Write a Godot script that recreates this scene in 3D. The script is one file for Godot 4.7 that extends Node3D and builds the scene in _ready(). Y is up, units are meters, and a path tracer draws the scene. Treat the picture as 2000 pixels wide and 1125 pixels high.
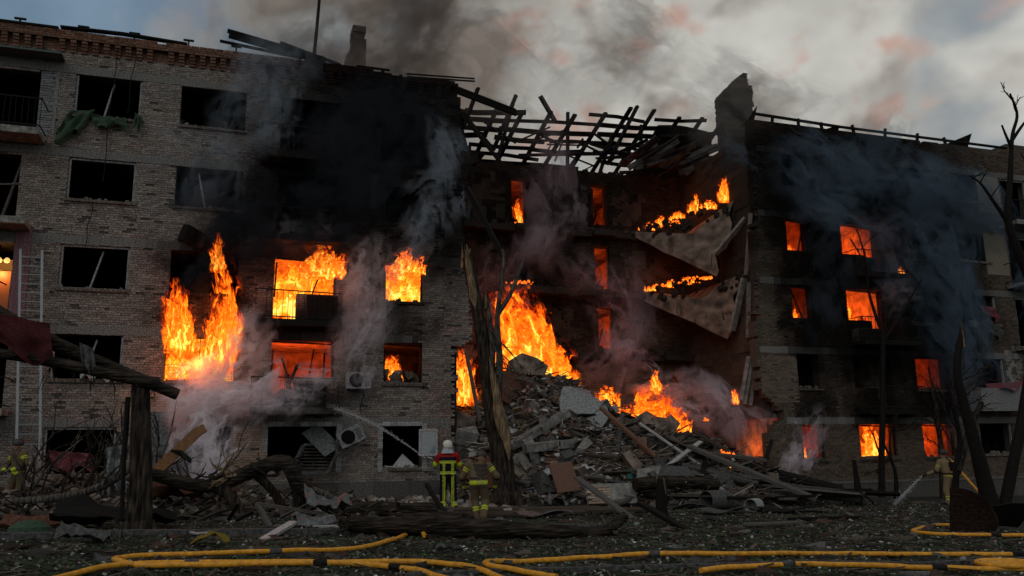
extends Node3D
# Burning five-storey brick apartment block with a collapsed middle, firefighters, rubble and broken trees.
# World: facade plane z = 0, x along the street to the right, y up, camera out in front at +z.

class Geo:
	var v := PackedVector3Array()
	var n := PackedVector3Array()
	var uv := PackedVector2Array()
	var c := PackedColorArray()
	func tri(a: Vector3, b: Vector3, d: Vector3, col := Color.WHITE) -> void:
		var nn := (d - a).cross(b - a).normalized()
		for p in [a, b, d]:
			v.append(p); n.append(nn); uv.append(Vector2(p.x, p.y)); c.append(col)
	func tri_uv(a: Vector3, b: Vector3, d: Vector3, ua: Vector2, ub: Vector2, ud: Vector2, na: Vector3, nb: Vector3, nd: Vector3, col := Color.WHITE) -> void:
		v.append(a); v.append(b); v.append(d); n.append(na); n.append(nb); n.append(nd)
		uv.append(ua); uv.append(ub); uv.append(ud); c.append(col); c.append(col); c.append(col)
	func quad(a: Vector3, b: Vector3, d: Vector3, e: Vector3, col := Color.WHITE) -> void:
		tri(a, b, d, col); tri(a, d, e, col)
	# box given by centre, half axes (as vectors)
	func obox(o: Vector3, hx: Vector3, hy: Vector3, hz: Vector3, col := Color.WHITE) -> void:
		var p: Array[Vector3] = []
		for i in 8:
			p.append(o + hx * (1.0 if i & 1 else -1.0) + hy * (1.0 if i & 2 else -1.0) + hz * (1.0 if i & 4 else -1.0))
		quad(p[4], p[6], p[7], p[5], col); quad(p[1], p[3], p[2], p[0], col)
		quad(p[5], p[7], p[3], p[1], col); quad(p[0], p[2], p[6], p[4], col)
		quad(p[6], p[2], p[3], p[7], col); quad(p[0], p[4], p[5], p[1], col)
	func box(a: Vector3, b: Vector3, col := Color.WHITE) -> void:
		var h := (b - a) * 0.5
		obox((a + b) * 0.5, Vector3(h.x, 0, 0), Vector3(0, h.y, 0), Vector3(0, 0, h.z), col)
	# beam of rectangular section from a to b
	func beam(a: Vector3, b: Vector3, w: float, t: float, roll := 0.0, col := Color.WHITE) -> void:
		var d := (b - a)
		var l := d.length()
		if l < 0.0001: return
		d /= l
		var up := Vector3.UP if absf(d.y) < 0.95 else Vector3.RIGHT
		var s := d.cross(up).normalized().rotated(d, roll)
		var u := s.cross(d)
		obox((a + b) * 0.5, d * l * 0.5, s * w * 0.5, u * t * 0.5, col)
	# tube through points with radii, smooth; lump > 0 makes bark-like unevenness
	func tube(pts: PackedVector3Array, rad: PackedFloat32Array, sides := 8, lump := 0.0, col := Color.WHITE, seed_ := 0, caps := true, flat := 1.0) -> void:
		var rings := []
		var s := Vector3.ZERO
		var lens := 0.0
		var ls := []
		for i in pts.size():
			if i: lens += pts[i].distance_to(pts[i - 1])
			ls.append(lens)
			var d := (pts[mini(i + 1, pts.size() - 1)] - pts[maxi(i - 1, 0)]).normalized()
			if s == Vector3.ZERO:
				s = d.cross(Vector3.UP if absf(d.y) < 0.9 else Vector3.RIGHT).normalized()
			s = (s - d * d.dot(s)).normalized()
			var u := s.cross(d)
			var ring := PackedVector3Array()
			for k in sides:
				var a := TAU * k / sides
				var r := rad[i]
				if lump > 0.0:
					r *= 1.0 + lump * (sin(a * 3.0 + seed_ + lens * 1.7) * 0.5 + sin(a * 5.0 + lens * 2.1 + seed_ * 2.3) * 0.35 + sin(lens * 6.0 + a * 2.0 + seed_) * 0.2)
					if sides >= 18: r *= 1.0 - 0.07 * absf(sin(a * 6.0 + 1.3 * sin(lens * 1.6 + seed_) + 0.7 * sin(a * 2.0 + seed_)))
				ring.append(pts[i] + (s * cos(a) + u * sin(a) * flat) * r)
			rings.append(ring)
		for i in pts.size() - 1:
			var c0 := pts[i]
			var c1 := pts[i + 1]
			for k in sides:
				var k2 := (k + 1) % sides
				var a0: Vector3 = rings[i][k]
				var a1: Vector3 = rings[i][k2]
				var b0: Vector3 = rings[i + 1][k]
				var b1: Vector3 = rings[i + 1][k2]
				var u0 := float(k) / sides
				var u1 := float(k + 1) / sides
				tri_uv(a0, b1, b0, Vector2(u0, ls[i]), Vector2(u1, ls[i + 1]), Vector2(u0, ls[i + 1]), (a0 - c0).normalized(), (b1 - c1).normalized(), (b0 - c1).normalized(), col)
				tri_uv(a0, a1, b1, Vector2(u0, ls[i]), Vector2(u1, ls[i]), Vector2(u1, ls[i + 1]), (a0 - c0).normalized(), (a1 - c0).normalized(), (b1 - c1).normalized(), col)
		if caps:
			for k in sides:
				var k2 := (k + 1) % sides
				tri(pts[0], rings[0][k2], rings[0][k], col)
				tri(pts[-1], rings[-1][k], rings[-1][k2], col)
	# irregular stone: a jittered box-ish hull
	func rock(o: Vector3, size: Vector3, r: RandomNumberGenerator, col := Color.WHITE) -> void:
		var b := Basis.from_euler(Vector3(r.randf() * TAU, r.randf() * TAU, r.randf() * TAU))
		var p: Array[Vector3] = []
		for i in 8:
			p.append(o + b * (Vector3((1.0 if i & 1 else -1.0) * r.randf_range(0.55, 1.0), (1.0 if i & 2 else -1.0) * r.randf_range(0.55, 1.0), (1.0 if i & 4 else -1.0) * r.randf_range(0.55, 1.0)) * size * 0.5))
		quad(p[4], p[6], p[7], p[5], col); quad(p[1], p[3], p[2], p[0], col)
		quad(p[5], p[7], p[3], p[1], col); quad(p[0], p[2], p[6], p[4], col)
		quad(p[6], p[2], p[3], p[7], col); quad(p[0], p[4], p[5], p[1], col)
	# crumpled or curved sheet with thickness: fn(u, v) -> Vector3
	func sheet(fn: Callable, nu: int, nv: int, thick := 0.01, col := Color.WHITE) -> void:
		var g := []
		for i in nu + 1:
			var row := PackedVector3Array()
			for j in nv + 1:
				row.append(fn.call(float(i) / nu, float(j) / nv))
			g.append(row)
		var nr := []
		for i in nu + 1:
			var row := PackedVector3Array()
			for j in nv + 1:
				var du: Vector3 = g[mini(i + 1, nu)][j] - g[maxi(i - 1, 0)][j]
				var dv: Vector3 = g[i][mini(j + 1, nv)] - g[i][maxi(j - 1, 0)]
				row.append(du.cross(dv).normalized())
			nr.append(row)
		for side in 2:
			var o := thick * 0.5 * (1.0 if side == 0 else -1.0)
			var f := 1.0 if side == 0 else -1.0
			for i in nu:
				for j in nv:
					var q := [[i, j], [i + 1, j], [i + 1, j + 1], [i, j + 1]]
					if side == 0: q.reverse()
					var pp := []
					var nn := []
					var uu := []
					for e in q:
						pp.append(g[e[0]][e[1]] + nr[e[0]][e[1]] * o)
						nn.append(nr[e[0]][e[1]] * f)
						uu.append(Vector2(float(e[0]) / nu, float(e[1]) / nv))
					tri_uv(pp[0], pp[1], pp[2], uu[0], uu[1], uu[2], nn[0], nn[1], nn[2], col)
					tri_uv(pp[0], pp[2], pp[3], uu[0], uu[2], uu[3], nn[0], nn[2], nn[3], col)
		for i in nu:
			for j in [0, nv]:
				var a: Vector3 = g[i][j]
				var b: Vector3 = g[i + 1][j]
				quad(a + nr[i][j] * thick * 0.5, b + nr[i + 1][j] * thick * 0.5, b - nr[i + 1][j] * thick * 0.5, a - nr[i][j] * thick * 0.5, col)
		for j in nv:
			for i in [0, nu]:
				var a: Vector3 = g[i][j]
				var b: Vector3 = g[i][j + 1]
				quad(a + nr[i][j] * thick * 0.5, b + nr[i][j + 1] * thick * 0.5, b - nr[i][j + 1] * thick * 0.5, a - nr[i][j] * thick * 0.5, col)
	# lathe round axis y at o, profile of (radius, height), sx/sz squash, turned by basis b
	func lathe(o: Vector3, prof: Array, sides: int, b := Basis(), col := Color.WHITE) -> void:
		for i in prof.size() - 1:
			var p0: Vector2 = prof[i]
			var p1: Vector2 = prof[i + 1]
			var sl := Vector2(p1.y - p0.y, p0.x - p1.x).normalized()
			for k in sides:
				var a := TAU * k / sides
				var a2 := TAU * (k + 1) / sides
				var e0 := Vector3(cos(a), 0, sin(a))
				var e1 := Vector3(cos(a2), 0, sin(a2))
				var q0 := o + b * (e0 * p0.x + Vector3.UP * p0.y)
				var q1 := o + b * (e1 * p0.x + Vector3.UP * p0.y)
				var q2 := o + b * (e1 * p1.x + Vector3.UP * p1.y)
				var q3 := o + b * (e0 * p1.x + Vector3.UP * p1.y)
				var n0 := (b * (e0 * sl.x + Vector3.UP * sl.y)).normalized()
				var n1 := (b * (e1 * sl.x + Vector3.UP * sl.y)).normalized()
				var ua := Vector2(float(k) / sides, p0.y)
				tri_uv(q0, q2, q3, ua, ua, ua, n0, n1, n0, col)
				tri_uv(q0, q1, q2, ua, ua, ua, n0, n1, n1, col)
	func mesh() -> ArrayMesh:
		var m := ArrayMesh.new()
		if v.is_empty(): return m
		var a := []
		a.resize(Mesh.ARRAY_MAX)
		a[Mesh.ARRAY_VERTEX] = v; a[Mesh.ARRAY_NORMAL] = n; a[Mesh.ARRAY_TEX_UV] = uv; a[Mesh.ARRAY_COLOR] = c
		m.add_surface_from_arrays(Mesh.PRIMITIVE_TRIANGLES, a)
		return m

const ORD := ["first", "second", "third", "fourth", "fifth", "sixth", "seventh", "eighth", "ninth", "tenth", "eleventh", "twelfth", "thirteenth", "fourteenth"]

var rng := RandomNumberGenerator.new()
var names := {}
var M := {}
var nz := FastNoiseLite.new()
var nz2 := FastNoiseLite.new()

func numbered(called: String) -> String:
	if not names.has(called):
		names[called] = 0
		return called
	names[called] += 1
	return "%s_%03d" % [called, names[called]]

func tag(o: Node, label := "", category := "", group := "", kind := "") -> Node:
	if label: o.set_meta("label", label)
	if category: o.set_meta("category", category)
	if group: o.set_meta("group", group)
	if kind: o.set_meta("kind", kind)
	return o

func thing(called: String, label: String, category: String, at := Vector3.ZERO, turn := 0.0, group := "") -> Node3D:
	var o := Node3D.new()
	o.name = numbered(called); add_child(o)
	o.position = at; o.rotation.y = turn
	tag(o, label, category, group)
	return o

func obj(called: String, g: Variant, mat: Material, parent: Node = null) -> MeshInstance3D:
	var o := MeshInstance3D.new()
	o.mesh = g.mesh() if g is Geo else g
	o.material_override = mat
	if parent == null or parent == self:
		o.name = numbered(called); add_child(o)
	else:
		o.name = called; parent.add_child(o, true)
	return o

# a one-mesh thing whose geometry is in world coordinates: re-based so that the node sits at the thing's base
func solo(called: String, g: Geo, mat: Material, label: String, category: String, group := "") -> MeshInstance3D:
	var lo := Vector3(1e9, 1e9, 1e9)
	var hi := -lo
	for p in g.v: lo = lo.min(p); hi = hi.max(p)
	var base := Vector3((lo.x + hi.x) * 0.5, lo.y, (lo.z + hi.z) * 0.5)
	for i in g.v.size(): g.v[i] -= base
	var o := obj(called, g, mat)
	o.position = base
	tag(o, label, category, group)
	return o

func lin(r: float, g: float, b: float) -> Color:
	return Color(r, g, b).linear_to_srgb()

func mat(called: String, col: Color, rough := 0.85, metal := 0.0, vc := false) -> StandardMaterial3D:
	var m := StandardMaterial3D.new()
	m.resource_name = called; m.albedo_color = col; m.roughness = rough; m.metallic = metal
	m.vertex_color_use_as_albedo = vc
	m.metallic_specular = 0.5 if rough < 0.62 else 0.2
	M[called] = m
	return m

func noise_tex(freq: float, seed_: int, oct := 4, ramp: Gradient = null, size := 256, w := 0) -> NoiseTexture2D:
	var f := FastNoiseLite.new()
	f.seed = seed_; f.frequency = freq; f.fractal_octaves = oct
	f.noise_type = FastNoiseLite.TYPE_SIMPLEX_SMOOTH
	var t := NoiseTexture2D.new()
	t.width = w if w else size; t.height = size; t.seamless = true; t.noise = f
	t.generate_mipmaps = false
	if ramp: t.color_ramp = ramp
	return t

func ramp(a: Color, b: Color, c2: Variant = null) -> Gradient:
	var g := Gradient.new()
	g.set_color(0, a); g.set_color(1, b)
	if c2 != null: g.add_point(0.5, c2)
	return g

# gives a material grain (colour multiply) and relief, mapped in the object's own axes
func grain(m: StandardMaterial3D, scale: Vector3, lo: float, relief: float, freq := 0.03, seed_ := 1, world := false) -> void:
	m.uv1_triplanar = true; m.uv1_world_triplanar = world; m.uv1_scale = scale
	m.albedo_texture = noise_tex(freq, seed_, 5, ramp(Color(lo, lo, lo), Color.WHITE))
	if relief > 0.0:
		m.heightmap_enabled = true; m.heightmap_scale = relief
		m.heightmap_texture = noise_tex(freq * 1.5, seed_ + 50, 5)

func gy(x: float) -> float:
	return 0.12 - 0.025 * clampf(x, -40.0, 60.0)

func pl(x: float, pts: Array) -> float:      # piecewise linear through Vector2s
	if x <= pts[0].x: return pts[0].y
	for i in pts.size() - 1:
		if x <= pts[i + 1].x:
			return lerpf(pts[i].y, pts[i + 1].y, (x - pts[i].x) / (pts[i + 1].x - pts[i].x))
	return pts[-1].y

func blobs(x: float, y: float, list: Array) -> float:
	var q := 1.0
	for b in list:
		var dx: float = (x - b[0]) / b[2]
		var dy: float = (y - b[1]) / b[3]
		var d := dx * dx + dy * dy
		if d < 4.0: q *= 1.0 - b[4] * exp(-d * d * 0.9)
	return 1.0 - q

func _ready() -> void:
	rng.seed = 20240611
	nz.seed = 7; nz.frequency = 1.0; nz.fractal_octaves = 4; nz.noise_type = FastNoiseLite.TYPE_SIMPLEX_SMOOTH
	nz2.seed = 19; nz2.frequency = 1.0; nz2.fractal_octaves = 2; nz2.noise_type = FastNoiseLite.TYPE_SIMPLEX_SMOOTH
	# ---- camera
	var cam := Camera3D.new()
	cam.name = "camera"
	add_child(cam)
	cam.transform = Transform3D(Basis(Vector3(0.94901629, -0.01546112, 0.31484763), Vector3(-0.04682238, 0.98080301, 0.18929638), Vector3(-0.31173023, -0.19438726, 0.93007411)).orthonormalized(), Vector3(0, 1.4, 28.238))
	cam.fov = rad_to_deg(2.0 * atan(562.5 / 1646.78)); cam.near = 0.1; cam.far = 600.0
	cam.current = true
	# ---- sky, sun, exposure
	var env := Environment.new()
	env.background_mode = Environment.BG_SKY
	env.tonemap_mode = Environment.TONE_MAPPER_LINEAR
	env.tonemap_exposure = 1.0
	env.background_energy_multiplier = 0.82
	env.sdfgi_enabled = true; env.ssao_enabled = true; env.ssil_enabled = true
	env.volumetric_fog_enabled = true; env.volumetric_fog_density = 0.0
	var sky := Sky.new()
	var pano := PanoramaSkyMaterial.new()
	pano.panorama = sky_picture()
	sky.sky_material = pano
	env.sky = sky
	var we := WorldEnvironment.new()
	we.name = "world_environment"; we.environment = env
	add_child(we)
	var sun := DirectionalLight3D.new()
	sun.name = "dusk_sun"
	sun.light_energy = 0.13; sun.light_angular_distance = 40.0; sun.light_color = Color(1.0, 0.97, 0.94)
	sun.shadow_enabled = true; sun.sky_mode = DirectionalLight3D.SKY_MODE_LIGHT_ONLY
	add_child(sun)
	sun.rotation_degrees = Vector3(-35, -40, 0)
	materials()
	# ---- setting and large structure
	ground()
	left_wing()
	right_wing()
	collapsed_middle()
	rear_roof()
	rubble_heap()
	# ---- objects
	trees()
	facade_things()
	heap_things()
	foreground()
	people()
	fires()
	smokes()

func sky_picture() -> ImageTexture:
	var w := 2048
	var h := 1024
	var data := PackedFloat32Array()
	data.resize(w * h * 3)
	var n := FastNoiseLite.new()
	n.seed = 31; n.frequency = 1.0; n.fractal_octaves = 6; n.noise_type = FastNoiseLite.TYPE_SIMPLEX_SMOOTH; n.fractal_gain = 0.52
	var m := FastNoiseLite.new()
	m.seed = 77; m.frequency = 1.0; m.fractal_octaves = 3; m.noise_type = FastNoiseLite.TYPE_SIMPLEX_SMOOTH
	var blue := Vector3(0.20, 0.30, 0.41)
	var grey := Vector3(0.36, 0.39, 0.40)
	var cream := Vector3(0.66, 0.65, 0.60)
	var pink := Vector3(0.62, 0.38, 0.31)
	for j in h / 2 + 8:
		var el := PI * (0.5 - (j + 0.5) / h)
		var step := 1 if el < 0.9 else 4
		var i := 0
		while i < w:
			var az := TAU * (i + 0.5) / w
			var d := Vector3(sin(az) * cos(el), sin(el), -cos(az) * cos(el))
			var azd := rad_to_deg(wrapf(az, -PI, PI))
			var eld := rad_to_deg(el)
			var q := Vector3(d.x, d.y * 1.25, d.z)
			var wx := m.get_noise_3d(q.x * 3.0, q.y * 3.0, q.z * 3.0)
			var wy := m.get_noise_3d(q.x * 3.0 + 9.0, q.y * 3.0, q.z * 3.0)
			var p := q + Vector3(wx, wy, wx * wy) * 0.055
			var a := n.get_noise_3d(p.x * 3.2, p.y * 3.2, p.z * 3.2) + 0.06
			var f := n.get_noise_3d(p.x * 8.0 + 5.0, p.y * 8.0, p.z * 8.0)
			# share of cloud: a clear patch round azimuth -12, cream cloud round 36
			var patch := exp(-pow((azd + 14.0) / 15.0, 2.0))
			var bright := exp(-pow((azd - 36.0) / 17.0, 2.0))
			var cl := clampf(smoothstep(-0.55, 0.40, a + f * 0.30) + bright * 0.75 - patch * 0.80, 0.0, 1.0)
			var col := blue.lerp(grey, clampf(cl * 1.6, 0.0, 1.0))
			col = col.lerp(cream, clampf(cl * 1.5 - 0.5, 0.0, 1.0))
			col *= 1.0 + f * 0.30
			var pk := smoothstep(0.12, 0.55, n.get_noise_3d(p.x * 11.0, p.y * 13.0 + 40.0, p.z * 11.0)) * cl
			col = col.lerp(pink, pk * 0.85)
			# smoke drifting up from the roof and away over the cloud
			var sm := exp(-pow((azd - 7.5 - (eld - 18.0) * 0.2) / 11.5, 2.0)) * 1.4
			sm = maxf(sm, 0.85 * exp(-pow((azd - 33.0) / 22.0, 2.0)) * smoothstep(-0.25, 0.45, n.get_noise_3d(p.x * 5.0 + 11.0, p.y * 6.0, p.z * 5.0) + f * 0.5))
			sm *= clampf(0.75 + f * 1.1 + a * 0.5, 0.0, 1.3)
			var dark := Vector3(0.105, 0.090, 0.082).lerp(Vector3(0.20, 0.165, 0.14), clampf(0.5 + f * 1.6 + (azd - 9.0) * 0.03, 0.0, 1.0))
			col = col.lerp(dark, clampf(sm, 0.0, 0.94))
			for k in step:
				var o := (j * w + mini(i + k, w - 1)) * 3
				data[o] = col.x; data[o + 1] = col.y; data[o + 2] = col.z
			i += step
	for j in range(h / 2 + 8, h):
		for i in w:
			var o := (j * w + i) * 3
			data[o] = 0.06; data[o + 1] = 0.06; data[o + 2] = 0.06
	var im := Image.create_from_data(w, h, false, Image.FORMAT_RGBF, data.to_byte_array())
	return ImageTexture.create_from_image(im)

func materials() -> void:
	var b := mat("brick", Color.WHITE, 0.92, 0.0, true)
	grain(b, Vector3(2.2, 2.2, 2.2), 0.55, 0.0, 0.02, 3, true)
	mat("mortar", Color.WHITE, 0.97, 0.0, true)
	grain(M.mortar, Vector3(1.4, 1.4, 1.4), 0.6, 0.6, 0.03, 4, true)
	for i in 6:
		var t: float = [0.85, 1.0, 1.12, 0.9, 1.05, 0.72][i]
		mat("brick_%d" % i, [lin(0.27 * t, 0.205 * t, 0.165 * t), lin(0.29 * t, 0.23 * t, 0.18 * t), lin(0.30 * t, 0.22 * t, 0.18 * t)][i % 3], 0.92)
	for i in 6:
		var t: float = [0.85, 1.0, 1.12, 0.9, 1.05, 0.72][i]
		mat("dim_brick_%d" % i, lin(0.13 * t, 0.105 * t, 0.083 * t), 0.92)
	grain(mat("concrete", lin(0.30, 0.30, 0.285), 0.93), Vector3.ONE * 0.8, 0.55, 0.8, 0.02, 5)
	grain(mat("slab_plaster", lin(0.31, 0.25, 0.205), 0.93), Vector3.ONE * 0.35, 0.3, 1.2, 0.02, 6)
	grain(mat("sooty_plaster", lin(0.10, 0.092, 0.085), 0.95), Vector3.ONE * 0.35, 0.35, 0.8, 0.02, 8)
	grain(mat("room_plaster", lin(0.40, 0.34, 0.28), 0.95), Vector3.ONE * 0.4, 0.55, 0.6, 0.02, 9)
	grain(mat("charred", lin(0.022, 0.020, 0.019), 0.8), Vector3(3, 1, 3), 0.4, 1.2, 0.04, 10)
	grain(mat("old_wood", lin(0.105, 0.085, 0.068), 0.9), Vector3(1.5, 6, 6), 0.45, 0.5, 0.02, 11)
	grain(mat("raw_plank", lin(0.27, 0.145, 0.07), 0.85), Vector3(1.5, 6, 6), 0.6, 0.3, 0.02, 12)
	grain(mat("pale_wood", lin(0.34, 0.24, 0.14), 0.85), Vector3(1.5, 6, 6), 0.6, 0.3, 0.02, 12)
	grain(mat("grey_wood", lin(0.155, 0.145, 0.135), 0.9), Vector3(1.5, 6, 6), 0.5, 0.5, 0.02, 13)
	grain(mat("brown_panel", lin(0.17, 0.075, 0.042), 0.6), Vector3(1, 5, 5), 0.6, 0.1, 0.02, 14)
	grain(mat("white_paint", lin(0.55, 0.57, 0.58), 0.6), Vector3.ONE * 2.0, 0.5, 0.2, 0.03, 15)
	grain(mat("dusty_white", lin(0.40, 0.42, 0.43), 0.8), Vector3.ONE * 1.5, 0.5, 0.4, 0.03, 16)
	grain(mat("grey_board", lin(0.125, 0.128, 0.128), 0.85), Vector3.ONE * 1.2, 0.5, 0.4, 0.03, 17)
	grain(mat("tin", lin(0.20, 0.215, 0.225), 0.5, 0.55), Vector3.ONE * 1.0, 0.45, 0.3, 0.03, 18)
	grain(mat("black_iron", lin(0.028, 0.026, 0.026), 0.65, 0.3), Vector3.ONE * 3.0, 0.5, 0.0, 0.03, 19)
	grain(mat("rusty_iron", lin(0.045, 0.026, 0.020), 0.75, 0.2), Vector3.ONE * 2.0, 0.3, 0.3, 0.03, 20)
	grain(mat("aluminium", lin(0.26, 0.275, 0.295), 0.4, 0.7), Vector3.ONE * 3.0, 0.7, 0.0, 0.03, 21)
	grain(mat("bark", lin(0.10, 0.082, 0.066), 0.95), Vector3(1.5, 0.22, 1.5), 0.12, 6.0, 0.03, 22)
	grain(mat("bark_grey", lin(0.20, 0.18, 0.155), 0.95), Vector3(1.7, 0.25, 1.7), 0.2, 4.0, 0.03, 23)
	grain(mat("bark_side", lin(0.095, 0.078, 0.063), 0.95), Vector3(0.22, 1.5, 1.5), 0.12, 6.0, 0.03, 24)
	grain(mat("splinter", lin(0.46, 0.34, 0.20), 0.85), Vector3(2.0, 0.25, 2.0), 0.22, 3.0, 0.03, 25)
	grain(mat("tarp_green", lin(0.075, 0.13, 0.085), 0.9), Vector3.ONE * 3.0, 0.5, 0.5, 0.03, 26)
	grain(mat("curtain_red", lin(0.085, 0.022, 0.024), 0.9), Vector3.ONE * 3.0, 0.6, 0.3, 0.03, 27)
	grain(mat("cloth_white", lin(0.52, 0.55, 0.58), 0.9), Vector3.ONE * 3.0, 0.6, 0.3, 0.03, 28)
	grain(mat("cloth_pink", lin(0.30, 0.10, 0.12), 0.9), Vector3.ONE * 4.0, 0.4, 0.3, 0.05, 29)
	grain(mat("hose_yellow", lin(0.90, 0.40, 0.012), 0.6), Vector3.ONE * 1.3, 0.62, 0.3, 0.03, 30)
	grain(mat("cladding", lin(0.16, 0.075, 0.05), 0.8), Vector3.ONE * 1.5, 0.5, 0.4, 0.03, 31)
	grain(mat("water_jet", Color(lin(0.75, 0.78, 0.82), 0.2), 0.4), Vector3.ONE * 6.0, 0.7, 0.0, 0.05, 32)
	M.water_jet.transparency = BaseMaterial3D.TRANSPARENCY_ALPHA
	mat("tinted", Color.WHITE, 0.9, 0.0, true)
	grain(mat("tinted_grain", Color.WHITE, 0.92, 0.0, true), Vector3.ONE * 2.0, 0.55, 0.8, 0.03, 33)
	mat("window_glass", Color(0.6, 0.7, 0.75, 0.25), 0.05)
	M.window_glass.transparency = BaseMaterial3D.TRANSPARENCY_ALPHA
	mat("ember", lin(0.05, 0.01, 0.005), 0.9)
	M.ember.emission_enabled = true; M.ember.emission = lin(1.0, 0.16, 0.01); M.ember.emission_energy_multiplier = 1.6
	for k in 5:
		var t := flame_picture(k)
		var m := mat("flame_%d" % k, Color.BLACK, 1.0)
		m.albedo_color = Color(0.0, 0.0, 0.0, 1.0)
		m.albedo_texture = t
		m.emission_enabled = true; m.emission = Color.WHITE; m.emission_texture = t
		m.emission_operator = BaseMaterial3D.EMISSION_OP_MULTIPLY
		m.emission_energy_multiplier = 1.8
		m.metallic_specular = 0.0
		m.transparency = BaseMaterial3D.TRANSPARENCY_ALPHA
		m.cull_mode = BaseMaterial3D.CULL_DISABLED
		m.texture_repeat = false

# a torn piece of flame: heat falls off to the sides and with height, broken up by warped, upward-drawn noise
func flame_picture(k: int) -> ImageTexture:
	var w := 224
	var h := 384
	var im := Image.create(w, h, false, Image.FORMAT_RGBA8)
	var n := FastNoiseLite.new()
	n.seed = 100 + k; n.frequency = 1.0; n.fractal_octaves = 6; n.noise_type = FastNoiseLite.TYPE_SIMPLEX_SMOOTH; n.fractal_gain = 0.6
	var wall := k >= 3
	for j in h:
		var v := 1.0 - (j + 0.5) / h
		for i in w:
			var u := (i + 0.5) / w
			var wx := n.get_noise_2d(u * 2.2 + 3.0, v * 2.0)
			var wy := n.get_noise_2d(u * 2.2 + 30.0, v * 2.0)
			var uu := u + wx * 0.30 * (0.3 + v)
			var vv := v + wy * 0.20
			var f := n.get_noise_2d(uu * 3.0 + 60.0, vv * 1.9)
			var fine := n.get_noise_2d(uu * 8.0 + 90.0, vv * 5.0)
			var side := absf(uu * 2.0 - 1.0)
			var heat: float
			if wall:
				heat = 1.08 - pow(side, 3.0) * 0.6 - pow(v, 2.6) * 0.75 + f * 0.85 + fine * 0.35
			else:
				heat = 1.0 - pow(side, 2.0) * 0.75 - pow(v, 1.4) * 0.72 + f * 1.15 + fine * 0.45
			heat -= smoothstep(0.16, 0.0, v) * 0.5
			var edge := smoothstep(0.0, 0.16, u) * smoothstep(1.0, 0.84, u) * smoothstep(1.0, 0.88, v)
			var al := pow(smoothstep(0.02, 0.78, heat), 1.15) * edge
			var t := clampf(heat, 0.0, 1.2)
			var r := lerpf(0.22, 1.0, smoothstep(0.1, 0.7, t))
			var g := 0.016 + 0.14 * smoothstep(0.25, 0.75, t) + 0.46 * smoothstep(0.68, 1.2, t)
			var b := 0.002 + 0.010 * smoothstep(0.5, 0.9, t) + 0.12 * smoothstep(0.9, 1.25, t)
			var c := Color(r, g, b).linear_to_srgb()
			c.a = al
			im.set_pixel(i, j, c)
	return ImageTexture.create_from_image(im)

const TOPS := [2.41, 5.2, 8.0, 10.81, 13.61]
const SILLS := [1.05, 3.84, 6.64, 9.47, 12.25]
const FLOORS := [0.15, 2.93, 5.72, 8.52, 11.32, 14.3]

var soot_l := [[4.9, 12.6, 4.6, 4.2, 1.0], [4.6, 10.5, 4.4, 3.0, 1.0], [4.2, 8.9, 4.0, 1.6, 0.99], [4.6, 14.8, 3.6, 1.2, 0.98], [-0.7, 7.0, 1.6, 2.0, 0.97], [2.2, 5.75, 1.8, 0.75, 0.92], [5.5, 6.0, 1.2, 1.0, 0.92], [0.9, 9.6, 2.0, 2.2, 0.95], [2.2, 3.2, 1.8, 0.55, 0.75], [7.2, 10.8, 1.4, 3.6, 0.9], [-0.9, 3.2, 1.2, 0.6, 0.6], [4.2, 8.0, 1.4, 1.4, 0.8], [4.05, 4.7, 0.5, 1.4, 0.4]]
var soot_r := [[25.6, 12.6, 7.2, 5.2, 0.99], [26.5, 6.0, 4.6, 3.2, 0.75], [30.0, 8.5, 2.4, 4.5, 0.6], [22.5, 10.5, 2.4, 3.6, 0.93], [25.4, 8.6, 4.2, 2.6, 0.95], [22.1, 6.3, 1.1, 2.6, 0.9], [25.0, 5.3, 2.2, 2.0, 0.95], [28.2, 5.6, 1.9, 2.4, 0.95], [25.1, 3.0, 1.6, 0.9, 0.93], [28.2, 3.0, 1.4, 0.9, 0.9], [21.9, 3.1, 0.9, 0.8, 0.85], [21.5, 13.0, 2.6, 3.0, 0.85]]
var soot_m := [[14.0, 13.0, 9.0, 3.0, 0.95], [10.5, 9.0, 4.0, 4.0, 0.85], [13.8, 8.0, 1.3, 6.0, 0.9], [18.0, 9.5, 3.0, 2.0, 0.7], [15.8, 7.0, 1.2, 2.4, 0.6], [19.5, 5.5, 1.6, 1.6, 0.7], [11.0, 4.5, 2.6, 3.0, 0.8]]

func soot_at(x: float, y: float, list: Array) -> float:
	var a := nz.get_noise_2d(x * 0.55, y * 0.4)
	var b := nz.get_noise_2d(x * 1.9 + 40.0, y * 1.3)
	var s := blobs(x + a * 1.1 + b * 0.25, y + b * 0.4, list)
	return clampf(s * (1.0 + b * 0.12), 0.0, 1.0)

func edge_left(y: float) -> float:     # where the left wing breaks off
	return pl(y, [Vector2(0.2, 7.36), Vector2(2.9, 7.25), Vector2(4.3, 7.3), Vector2(4.9, 7.5), Vector2(5.5, 8.0), Vector2(8.75, 7.66), Vector2(10.66, 7.67), Vector2(11.7, 8.0), Vector2(12.3, 8.45), Vector2(12.55, 7.75), Vector2(14.78, 7.45), Vector2(15.1, 7.1)]) + nz2.get_noise_2d(y * 3.1, 4.0) * 0.16

func edge_right(y: float) -> float:
	return pl(y, [Vector2(-0.5, 19.95), Vector2(1.6, 19.75), Vector2(2.1, 19.9), Vector2(2.7, 20.75), Vector2(3.2, 20.2), Vector2(3.6, 19.7), Vector2(5.2, 19.6), Vector2(10.84, 20.0), Vector2(15.03, 20.2)]) + nz2.get_noise_2d(y * 2.7, 44.0) * 0.12

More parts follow.
